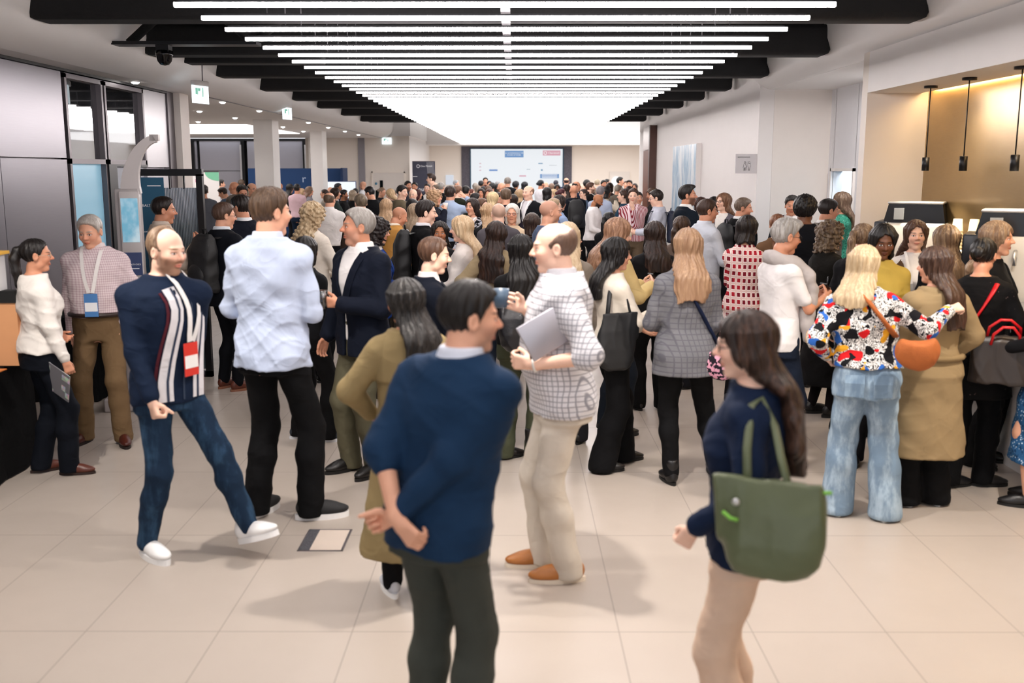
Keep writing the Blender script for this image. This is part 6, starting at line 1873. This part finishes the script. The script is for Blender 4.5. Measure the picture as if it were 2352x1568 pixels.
pl_ = MB().lathe([(.001, 0), (.06, .0), (.10, .014), (.098, .018), (.06, .005), (.001, .005)], 20).build('plate', plain('porcelain', 'ece8e4', .3)); pl_.matrix_world = PM(a) @ Matrix.Translation(LP(a, .0, .40, 1.16)); tag(pl_, 'white plate carried by the woman in glasses and grey blazer', 'plate')
a = P['blackcoat2'] = person('man with grey-brown hair in a black coat and backpack near the restroom sign', 1712, 452, 11.7, 70, 'm', head=(35, 8, 0), hair='fade', hc='5a4638', hc2='8a7460', skin=2, top=('tucked', 'e6e4e6'), coll='e8e6e8', over=('jacket', '121317'), bot=('straight', BLK), R='front', L='front')
backpack(a, '101115', 'black backpack on the man near the restroom sign', 1.05)
a = P['squares'] = person('woman with a black bob in a red and white squared dress', 1720, 488, 8.6, 42, 'f', head=(0, 6, 0), hair='bob', hc='140e0e', hc2='3a302c', skin=1, top=('dress', ('e8c9c2', 'squares', 'a81e2c', '7a1a28'), {'len': .45, 'puff': 1.3}), bot=('mini', BLK, 1.06, BLK), R='hold', L='front')
person('woman with a ginger ponytail behind the grey-haired scarf wearer', 1787, 485, 9.9, 20, 'f', hair='pony', hc='6a3a1e', hc2='b87a48', skin=0, top=('blouse', '7a5a40'), bot=('straight', '1c1c22'))
person('smiling man with greying dark hair facing the hall', 1820, 447, 12.3, 205, 'm', head=(-10, 8, 0), hair='short', hc='1d1a1a', hc2='5a5654', skin=2, top=('tucked', 'e9e6e6'), over=('blazer', '1d2230'), bot=('straight', '1c1c22'))
person('man in black with a tall flat top of black hair seen from behind', 1851, 449, 9.4, 12, 'm', head=(12, 2, 0), hair='afro', hc='0c0a0b', skin=4, top=('tee', '10131c'), bot=('straight', BLK))
person('man with short dark hair in a grey blazer left of the green sequins', 1908, 454, 10.4, 74, 'm', head=(6, 8, 0), hair='fade', hc='1c1513', skin=2, top=('tucked', 'f0ecea'), coll='f2eeec', over=('blazer', '7f776f'), bot=('straight', '1c1c22'))
person('woman in green sequins with long highlighted hair by the washroom opening', 1933, 436, 12.0, 282, 'f', hair='long', hc='5a4030', hc2='a88a66', hl=.36, skin=1, top=('blouse', ('1f6a58', 'sequin', '4fae94')), bot=('straight', BLK), R='front', L='front')

# --- right group
a = P['scarf'] = person('woman with short grey hair, glasses, white tee and grey scarf using a phone', 1813, 493, 6.75, 70, 'f', head=(8, 8, 0), w=1.0, hair='quiff', hc='8b857e', hc2='cac5be', skin=2, glasses='17171a', top=('tee', 'e9e6e6', {'hem': .84, 'e': .019}), bot=('straight', '1a2334'), shoe=('loafer', '141110', '0b0a0a'), R='phone', L='phone', Rh='grip', Lh='grip')
scarf(a, 'b7b0ae'); phone(a, 1, 'phone in the hands of the grey-haired woman with a scarf')
a = P['curly_black'] = person('woman with brown curls in a black jacket, skirt and chunky black shoes', 1912, 503, 8.2, 80, 'f', head=(8, 2, 0), w=1.12, hair='curlybob', hc='3e2a1c', hc2='a08660', skin=1, over=('blazer', '1b1916', {'hem': .84}), top=('tucked', 'cfc8c0'), bot=('midi', '131214', 1.05, '191316'), shoe=('platform', '121113', '0c0c0c'), R='front', L='front', feet=((.09, .05), (-.09, -.03)), footyaw=(5, 0))
bag(a, 'handbag', 'shiny black handbag at the hip of the woman with brown curls', leather('1c1e20', .2), (.28, -.04, .97), (.36, .14, .32), [(.24, .08, 1.08), (.19, .02, 1.38), (.12, -.04, 1.42), (.22, -.12, 1.1)], 'crescent', yaw=PI / 2)
person('woman with a light brown ponytail left of the dark-haired woman in yellow', 1988, 505, 7.6, 48, 'f', head=(10, 4, 0), hair='pony', hc='6a4c34', hc2='c0a078', skin=1, top=('tucked', WHT), over=('blazer', '16161a'), bot=('straight', BLK))
person('dark-skinned woman with black hair in a mustard yellow top', 2034, 505, 6.75, 188, 'f', head=(0, 14, 0), hair='bob', hc='0d0a0a', skin=4, top=('blouse', 'b59a48'), bot=('straight', '1c1c22'), R='front', L='front')
person('young woman with straight brown hair facing us in front of a coffee machine', 2106, 499, 7.75, 192, 'f', hair='long', hc='4a3022', hl=.30, skin=0, top=('blouse', 'eae6e4'), over=('waistcoat', '5a4434', {'v': (1.0, .11)}), bot=('straight', BLK), lany=('f0eeec', None, 1.1, .034))
person('woman with straight honey-coloured hair turned away by the paper cups', 2174, 509, 7.3, 345, 'f', hair='long', hc='6a4a2e', hc2='c29a60', hl=.30, skin=0, over=('jacket', '141418'), top=('tucked', '2a2a2e'), bot=('straight', BLK))
a = P['print'] = person('blonde woman in a graphic print jacket and light jeans, arm stretched out', 1992, 554, 5.75, 14, 'f', head=(22, 4, 4), slean=-7, lean=3, w=1.12, hair='long', hc='b5935f', hc2='e4c892', hl=.26, skin=0, top=('blouse', ('e8e6e2', 'print', None, None, 1.25), {'hem': .99, 'e': .036, 'puff': 1.7, 'wr': .007}), bot=('wide', ('7f97ae', 'denim', 'a4b8c8')), shoe=('sneaker', 'e8e6e2', 'efeee8'),
    R=(.47, .13, 1.33), Rd=(.8, .5, .2), Rh='grip', Rn=(.3, .8, -.5), Rp=(.4, -.6, -.8), L=(-.24, .06, 1.02), feet=((.16, .0), (-.13, .04)), footyaw=(14, -6))
for sx in (-1, 1):
    MB().ribbon([LP(a, *a.pt(sx * .082, z, .020, True)[0]) for z in (.95, .90, .85, .815)], [(sx * .25, -1, .1)] * 4, .115 * a.s, .005).build('back_pocket', fabric('748ca4', 'denim', '8fa6ba'), a.root)
bag(a, 'crossbody_bag', 'tan suede crescent bag across the back of the graphic print jacket', plain('suede', 'a65a26', .8, 0, .15, 25, .2, 120), (.25, -.235, 1.13), (.24, .12, .22), around(a, (.0, 1.44), (.17, 1.19), .052), 'crescent', sw=.050)
a = P['trench_right'] = person('woman with brown hair in a beige trench coat embraced from the left', 2146, 557, 5.95, 352, 'f', head=(-36, 4, 0), w=1.05, hair='long', hc='38241a', hc2='6a4630', hl=.42, skin=1, over=('coat', 'a38c68', {'len': .36, 'puff': 1.5, 'v': (1.25, .07)}), top=('tucked', '2a2622'), bot=('wide', BLK), shoe=('sneaker', 'e6e4e0', 'f2f2f2'), R=(.20, .14, .96), Rp=(1, -.5, 0), L='front')
a.garment('storm_flap', fabric('a38c68'), .042, 1.20, 9, None, vneck=(1.25, .09), openf=(1.3, .05), wr_=.002)
stripe = MB().tube([LP(a, *q) for q in around(a, (-.16, 1.02), (.17, 1.02), .040, n=11)], .020, 8, flat=1.0).build('coat_belt', fabric('9a835f'), a.root)
a = P['lace'] = person('woman with black hair in a black lace top with a red bag strap', 2264, 536, 6.3, 18, 'f', head=(24, 4, 0), w=1.10, hair='bun', hc='0d0b0c', skin=2, top=('blouse', ('131214', 'lace', '5a4a48'), {'hem': .66, 'e': .034, 'puff': 1.6, 'flare': .10}), bot=('straight', BLK), shoe=('loafer', '121113', '0b0b0b'), R=(.24, .12, .98), L='front', feet=((.12, .06), (-.10, -.04)), footyaw=(75, 60))
bag(a, 'handbag', 'brown-black tote with red handles behind the black lace top', plain('dark_leather', '2a221f', .45), (.13, -.285, .955), (.36, .14, .29), around(a, (.09, 1.43), (-.12, 1.02), .042), 'box', plain('red_leather', 'c4141c', .4), [[(.03, -.28, 1.08), (.04, -.31, 1.17), (.10, -.32, 1.22), (.16, -.32, 1.22), (.22, -.31, 1.17), (.23, -.28, 1.08)], [(.05, -.34, 1.06), (.06, -.36, 1.13), (.11, -.37, 1.18), (.17, -.37, 1.18), (.21, -.36, 1.13), (.22, -.34, 1.06)]], sw=.036)
person('smiling blonde woman with a hairband, turned right beside the second coffee machine', 2296, 500, 6.8, 128, 'f', hair='wavy', hc='8a6440', hc2='d8b484', hl=.32, skin=1, top=('blouse', '1a1a1e'), over=('jacket', '17181c'), bot=('straight', BLK))
person('woman in a blue floral skirt cut off by the right picture edge', 2425, 548, 5.95, 300, 'f', hair='long', hc='3a2418', skin=1, top=('blouse', '17181c'), bot=('midi', ('2f5f8e', 'floral', 'b9cede', '1c3a5e')), shoe=('loafer', '121113', '0b0b0b'), R='front', L='front')
# ------------------------------------------------------------------ the crowd further down the hall
def C(label, hx, hy, d, face, g, hair, hc, top, skin=1, over=None, **kw):
    b = kw.pop('bot', ('straight', ['15161c', '1b2230', '24242a', '101114'][int(hx) % 4]))
    arms_ = kw.pop('arms', ('front', 'front') if (int(hx) // 3) % 3 else ('down', 'front'))
    return person(label, hx, hy, d, face, g, hair=hair, hc=hc, skin=skin, top=('tucked' if g == 'm' else 'blouse', top), over=over, bot=b, R=kw.pop('R', arms_[0]), L=kw.pop('L', arms_[1]), **kw)
J = lambda c: ('blazer', c)
# left, by the grey panels and navy backdrop
C('man with dark hair in a grey suit partly behind the partition post', 466, 423, 18.5, 330, 'm', 'short', '1c1412', WHT, 2, J('5c5f68'))
C('dark-skinned person with a black backpack before the white banner', 487, 413, 27.0, 300, 'm', 'afro', '120d0c', '1c1c22', 4)
C('young man with thick black hair in a pale shirt, profile to the right', 507, 411, 25.5, 60, 'm', 'short', '1a1311', 'dcdde6', 1)
C('man with brown hair in a blue-grey suit bending his head', 506, 428, 21.0, 270, 'm', 'short', '2a1c16', WHT, 1, J('4a5a72'), head=(0, 24, 0))
C('bald man in a taupe suit in front of the grey panels', 536, 415, 20.0, 288, 'm', 'bald', '3a2a20', WHT, 2, J('6a625c'))
C('person with brown hair seen behind the bald man in taupe', 554, 412, 28.0, 0, 'm', 'short', '4a3828', '77705f')
C('man with a dark fringe and glasses looking down beside the white column', 557, 422, 16.4, 145, 'm', 'short', '1e1613', '3a3a42', 2, None, glasses='151315', head=(0, 18, 0))
C('man with receding hair and glasses left of the white column', 579, 418, 18.6, 128, 'm', 'balding', '3a2e28', '23252c', 1, None, glasses='2a2422')
C('bald man facing us in front of the navy backdrop', 642, 419, 27.4, 196, 'm', 'bald', '2a1c14', '2b3350', 2)
C('woman with long black hair in dark clothes before the navy backdrop', 666, 420, 26.2, 40, 'f', 'long', '120d0d', '1c1a1e', 2)
a = C('man in a pink shirt and navy trousers seen from behind', 682, 422, 24.6, 8, 'm', 'short', '15100f', 'd9b9c2', 2, None, bot=('straight', '14243a'))
C('blonde woman in profile right of the pink shirt', 694, 431, 27.6, 92, 'f', 'bob', 'b98e58', '4a6a8e', 0)
C('woman with light brown hair and a strap beside the second column', 711, 426, 25.0, 75, 'f', 'long', '7a5a40', '9a98a0', 1)
C('woman with brown hair in a bun and glasses, profile to the left', 744, 432, 23.6, 272, 'f', 'bun', '2c1c16', '8a8278', 1, J('9a9288'), glasses='4a3a34')
C('person with light hair glimpsed under the monitor', 758, 428, 25.6, 205, 'm', 'balding', '8a7a6a', 'c0c0c8', 1)
C('person with dark hair tinted blue in front of the monitor', 777, 420, 26.0, 100, 'm', 'short', '121622', '141c34', 3)  # the monitor's blue cast is put into the hair and top colours
C('woman with long brown hair in a dark green jacket by the monitor', 771, 428, 20.2, 78, 'f', 'long', '2e1c15', '2c3a3c', 1, J('35413f'))
C('bearded man with black hair in a dark tee before the monitor', 790, 435, 21.4, 88, 'm', 'short', '131013', '16171a', 3, None, beard='1a1210', R='hold')
C('person with ash blonde short hair and a black coat', 811, 434, 22.6, 40, 'f', 'bob', '9a8468', '15151a', 1, J('141419'))
C('person with dark hair half hidden behind the ash blonde', 816, 432, 26.6, 340, 'm', 'short', '1a1514', '2a2a33')
C('bald man in a white shirt before the grey wall strip', 833, 415, 28.4, 285, 'm', 'bald', '3a2a20', 'e6e6ea', 1, None, glasses='d0d0d0')
C('man with black hair in a black jacket with a grey strap, leaning left', 845, 427, 19.0, 310, 'm', 'short', '0f0d0f', 'e0e0e4', 1, J('0e0f14'), head=(-20, 16, 0))
# in front of the cream door
C('woman with pinned blonde-brown hair and glasses looking down by the door', 880, 427, 23.6, 118, 'f', 'bun', '7a5c40', '2a2a30', 1, None, glasses='2a2422', head=(0, 16, 0))
C('woman with long blonde hair bowed to the left by the door', 892, 430, 21.0, 275, 'f', 'long', 'b8935c', '5a5448', 0, head=(0, 18, 0))
C('person with dark hair low behind the long blonde by the door', 905, 437, 27.0, 20, 'm', 'short', '1a1413', '4a4038')
C('young man with a black fringe in a khaki jacket looking over his shoulder', 925, 424, 17.6, 62, 'm', 'short', '140f10', 'd8d8dc', 0, ('jacket', '776c58'), head=(58, 6, 0))
C('man with black hair and beard left of the dark banner', 937, 415, 25.0, 140, 'm', 'short', '130f0f', '3c3c44', 2, beard='201613')
C('man with short black hair smiling in front of the dark banner', 952, 418, 26.6, 190, 'm', 'fade', '14100f', '23252c', 2)
C('bald older man with round glasses in a pale blue shirt', 948, 432, 18.8, 192, 'm', 'bald', '8a7a6c', 'c8d2e4', 0, None, glasses='4a4246')
C('person with dark red hair behind the bald older man', 960, 432, 22.0, 80, 'f', 'bob', '3a1218', '3a2a30')
C('dark-haired woman facing us in a black jacket and white top', 981, 419, 24.2, 190, 'f', 'bun', '241813', 'f0eeec', 0, J('121218'))
C('tall young man with brown hair in a pale shirt, profile to the left', 990, 398, 25.0, 272, 'm', 'quiff', '32221a', 'e0d8d4', 0)
C('balding man with pale skin in profile under the tall young man', 996, 417, 22.6, 275, 'm', 'balding', '6a5a4a', 'd0ccc8', 0)
C('man with grey hair in a dark suit seen from behind', 1013, 418, 24.4, 20, 'm', 'fade', '8c8780', 'e0e0e4', 1, J('1a1c22'))
a = C('woman with curly blonde hair drinking from a pale cup', 999, 432, 15.4, 108, 'f', 'curlybob', 'a87c48', '2a2c36', 1, J('1c2030'), R='mouth', L='front', Rh='grip')
cup(a, 1, 'pale cup at the mouth of the curly blonde woman', 'e6e2dc')
C('woman with black hair looking down beside the blonde in dark jacket', 949, 452, 14.4, 150, 'f', 'bob', '110d10', '3a3844', 2, head=(0, 14, 0))
C('woman with long blonde hair and dark jacket seen from behind, below the door', 887, 452, 14.0, 8, 'f', 'long', 'a87f4e', '2a2a32', 0, J('25262c'))
C('woman with long ash hair behind the black-coated young man', 953, 463, 12.6, 30, 'f', 'long', '8a7050', '33353c', 1, J('2a2e33'))
# middle
a = C('man in a light blue shirt scratching his head with a raised hand', 1034, 426, 15.6, 18, 'm', 'short', '2a1a14', 'a6b8d4', 1, None, R=(.23, .10, 1.56), Rh='relax', Rp=(1, .3, -.8), coll='b4c4dc')
C('man with reddish-blond hair in a dark green jacket', 1052, 425, 20.0, 40, 'm', 'short', '7a4e30', '2c3326', 0, J('2a3024'))
C('grey-haired man in profile far off left of the screen surround', 1048, 413, 33.0, 95, 'm', 'fade', '9aa0a8', 'c0c8d4', 1)
C('man with black hair and a white collar left of the big screen', 1070, 426, 21.2, 15, 'm', 'short', '14100f', 'd8dae2', 1)
C('woman with red hair in profile beside the white collar', 1083, 431, 22.8, 92, 'f', 'bun', '6a2e1e', 'e0d8d0', 0)
C('woman with black hair turned right under the screen edge', 1093, 440, 19.2, 95, 'f', 'bob', '151012', '2a3230', 1)
a = C('woman with long dark hair and a white lanyard looking aside', 1084, 451, 13.2, 214, 'f', 'long', '241712', 'ded2cc', 1, ('blazer', ('1a1a20', 'camo', 'a8a8b0', None, .8)), lany=('f2f0ee', None, 1.15, .036))
C('smiling woman with dark bobbed hair in beige below the screen', 1105, 430, 22.4, 186, 'f', 'bob', '20150f', 'a89478', 2)
C('man with glasses and short brown hair grinning to the right', 1107, 454, 14.0, 112, 'm', 'fade', '5a3c28', 'b8b4b8', 0, None, glasses='3a2620')
C('woman with auburn hair and a black scarf looking down', 1123, 431, 19.4, 205, 'f', 'long', '4a2a1c', '121216', 1)
C('woman with straight light blonde hair behind the grey sweater', 1133, 437, 16.4, 50, 'f', 'long', 'd0aa6a', '3a3a40', 0)
C('person with dark hair looking down between two heads', 1145, 440, 17.6, 182, 'm', 'short', '2a1a15', '5a3c40', 1, head=(0, 20, 0))
C('man with dark blond wavy hair seen from behind below the screen', 1162, 432, 15.6, 2, 'm', 'quiff', '5a4430', '2c2430', 1)
C('bald bearded man with glasses in profile before the screen', 1151, 418, 23.2, 285, 'm', 'bald', '3a2a20', '4a2a24', 1, None, glasses='1c1816', beard='3a2418')
C('woman with dark hair in black behind the dark blond man', 1179, 443, 18.2, 5, 'f', 'long', '21150f', '1a1416', 1)
C('woman with long wavy blonde hair left of the smiling suited man', 1194, 431, 18.4, 30, 'f', 'wavy', 'a8834e', 'c0b098', 0)
# right before the screen
C('man with dark hair facing us, tall in front of the screen at left', 1115, 407, 34.0, 175, 'm', 'short', '181413', '5a2a2a', 1)
C('person with short dark hair before the left part of the screen', 1105, 414, 31.0, 20, 'm', 'fade', '1a1a1e', '22262e', 3)
C('person with long grey-blonde hair at the left screen edge', 1092, 418, 30.0, 10, 'f', 'long', '8f8478', '3c4450', 1)
C('person with dark blue-black hair under the tall man at the screen', 1124, 415, 32.6, 160, 'm', 'short', '10131c', '2a2a34', 1)
C('person with black hair left of the black suit at the screen', 1131, 420, 29.4, 30, 'm', 'afro', '101014', '15161a', 2)
C('person with grey hair far back at the screen', 1143, 415, 35.0, 20, 'm', 'fade', '8c8c90', '55585e', 1)
C('person with a rounded black head of hair beside the bald glasses', 1142, 420, 27.6, 350, 'f', 'bob', '0f0f12', '18181c', 1)
C('man in a black suit with cropped grey hair standing before the screen', 1166, 406, 26.8, 2, 'm', 'fade', '7a7068', '2a2c30', 1, J('1c1e22'))
C('person with black curls right of the black suit', 1185, 416, 30.0, 30, 'm', 'afro', '10131a', '1c222c', 3)
C('woman with a black bob turned right before the screen middle', 1206, 415, 29.0, 60, 'f', 'bob', '12141c', '3a4c6a', 1)
C('person with long ash hair in the row below the screen', 1098, 424, 26.4, 12, 'f', 'long', '85705a', '4a4c50', 1)
C('woman with brown hair parted in the middle below the screen', 1122, 424, 25.0, 8, 'f', 'long', '6a4a34', '7a7068', 1)
C('person in black hidden between two women below the screen', 1110, 427, 28.4, 8, 'm', 'short', '121013', '151518')
a = C('smiling fair-haired man in a black suit with a white lanyard', 1213, 424, 16.6, 218, 'm', 'balding', '8a6040', 'e4e2e6', 0, J('15171d'), head=(6, 0, 0), lany=('f2f0f0', None, 1.12, .040, .03))
C('person in a white top with black hair tied in a small bun', 1243, 412, 27.4, 55, 'm', 'bun', '0f1720', 'e2e2e8', 2, beard='151010')
C('man with thinning grey hair at the screen, looking down', 1254, 417, 29.6, 175, 'm', 'ring', '5c5458', '5a6a80', 1)
C('woman with light brown hair under the blue slide box', 1267, 419, 28.6, 10, 'f', 'long', '7c5c44', '6c5c50', 1)
C('dark-skinned woman with braids facing us below the screen', 1280, 421, 27.2, 182, 'f', 'long', '140f0f', '3c3440', 4)
C('person in a dark cap at the right part of the screen', 1277, 413, 33.4, 20, 'm', 'fade', '2a2c38', '44506a', 3)
C('man with a bald spot before the right screen edge', 1301, 407, 31.0, 2, 'm', 'ring', '2a1e1c', '22304c', 1)
C('woman with a sleek black bob in a cream top', 1257, 427, 19.6, 20, 'f', 'bob', '130f12', 'ddd6cc', 1)
C('blonde woman with glasses half hidden by the black bob', 1271, 432, 22.8, 230, 'f', 'bob', 'c09a60', 'e0d8cc', 0, None, glasses='3a3030')
C('woman with burgundy hair in profile to the right', 1291, 430, 20.6, 80, 'f', 'bun', '431019', '2a2a30', 0)
C('woman with long dark brown hair behind the burgundy hair', 1302, 421, 23.8, 5, 'f', 'long', '241712', '2a2528', 1)
a = C('bald man in a dark navy jacket with a black backpack', 1318, 423, 19.4, 350, 'm', 'bald', '2a1c14', '151b28', 2, ('jacket', '141a26'), bot=('straight', '10131c'))
backpack(a, '111216', 'black backpack on the bald man in a navy jacket', 1.15)
C('man with pink bald head behind the navy jacket', 1313, 420, 29.4, 40, 'm', 'bald', '3a2a20', '6a4a4a', 0)
C('man with receding black hair in a dark blue suit smiling right', 1325, 415, 24.0, 88, 'm', 'balding', '15100f', 'e6e6ea', 2, J('24344e'))
C('bald man far back before the cream wall', 1338, 422, 31.0, 150, 'm', 'bald', '3a2a20', '5c3a42', 0)
C('woman with tied brown hair and glasses looking left', 1340, 431, 22.0, 250, 'f', 'bun', '2c1c18', '4a5c74', 0, None, glasses='2a2424')
C('person with black curly hair before the cream wall', 1348, 413, 28.6, 20, 'm', 'afro', '14100f', '2a2a30', 3)
C('woman with dark hair and patterned strap in light blue', 1286, 444, 14.6, 60, 'f', 'long', '20130f', '93a8cc', 1)
C('woman with blonde hair and glasses beside the dark-haired one in light blue', 1274, 450, 13.0, 75, 'f', 'bun', '9a7c54', '6a7a9c', 0, None, glasses='2a2a2a')
a = C('man with brown beard in a black blazer and navy trousers', 1357, 418, 22.0, 98, 'm', 'short', '4a2c1e', '1c1c20', 0, J('18181b'), bot=('straight', '131c28'), beard='55301e', shoe=('loafer', '4a2418', '1c100c'), lany=('ecece8', None, 1.2, .036))
a = C('bald man with black beard in a white shirt looking down', 1380, 442, 17.0, 112, 'm', 'bald', '15100f', 'e9e6e6', 3, None, beard='15100f', bstr=.95, head=(6, 28, 0), lean=5)
C('man with grey hair in a light blue shirt, back turned', 1379, 426, 19.2, 15, 'm', 'fade', '7a7276', 'b4c0d8', 1, coll='c0cce0')
a = C('dark-skinned woman with black hair in a cream jacket drinking', 1394, 426, 21.0, 88, 'f', 'bob', '120d0d', 'ddd0ba', 4, J('d6cab6'), R='mouth', Rh='grip')
C('person with pale blond hair far back at the cream wall', 1372, 411, 30.0, 15, 'm', 'fade', 'a08c6c', '8a7a68', 0)
C('man with black hair and beard facing us at the cream wall', 1387, 413, 27.6, 160, 'm', 'short', '12100f', '4a4a50', 2, beard='1c1412')
C('person with short black hair below the far right door', 1395, 411, 33.6, 90, 'm', 'short', '141112', '2c2c34', 1)
C('woman with dark brown hair below the far right door', 1401, 417, 25.6, 15, 'f', 'bob', '21150f', '33282a', 1)
C('man in a grey jacket before the round light, looking right', 1425, 406, 29.0, 98, 'm', 'short', '1a1615', '17171b', 1, J('6c6660'))
C('person with silver-blonde hair below the round light', 1419, 424, 24.8, 30, 'm', 'quiff', '8a8070', '6c665c', 1)
C('woman with brown hair in a teal jacket looking left', 1430, 433, 18.6, 275, 'f', 'bun', '38241a', '1f3e52', 0, ('jacket', '204258'))
C('man with dark quiff right of the round light', 1446, 413, 27.6, 200, 'm', 'quiff', '2a2422', '1c1c22', 1)
C('person with brown hair behind the dark quiff', 1438, 415, 32.0, 190, 'm', 'short', '3c2c24', '3a3a42', 1)
C('woman with glasses at the edge of the right wall', 1458, 419, 28.6, 200, 'f', 'bob', '2a1c16', '4c4038', 2, None, glasses='3a2c24')
C('person with dark brown hair above the moustached man', 1445, 427, 22.6, 10, 'm', 'short', '2c1c17', '3a2e2a', 1)
a = C('moustached man in a red and white striped shirt touching his chin', 1455, 432, 16.2, 192, 'm', 'short', '3a241a', ('e2ccd0', 'stripe', '8a2c38', None, .9), 0, None, beard='7a5a48', bstr=.2, L='chin', Lh='relax', bot=('straight', '6a5a48'), lany=('f0d8e0', None, 1.1, .034, .03))
C('man in dark navy half hidden behind the striped shirt', 1466, 440, 18.4, 160, 'm', 'short', '1c1614', '15182a', 1)
C('woman with brown hair in a black jacket by the walnut door', 1495, 427, 18.0, 262, 'f', 'bob', '4a3220', '17171a', 2, J('141416'), head=(0, 14, 0))
a = C('man with dark hair, glasses and a light blue shirt with navy backpack', 1504, 434, 14.8, 278, 'm', 'short', '1d1512', 'c6cad8', 0, None, glasses='2a3a6a', R='hold', L='hold', head=(0, 10, 0))
backpack(a, '1a2238', 'navy backpack on the man in glasses and light blue shirt', 1.0)
cup(a, -1, 'tall paper cup held by the man with a navy backpack')
C('woman with a glossy black ponytail in a black leather jacket, lower than the rest', 1400, 482, 12.2, 40, 'f', 'pony', '121014', '17161a', 1, ('jacket', '151417'))
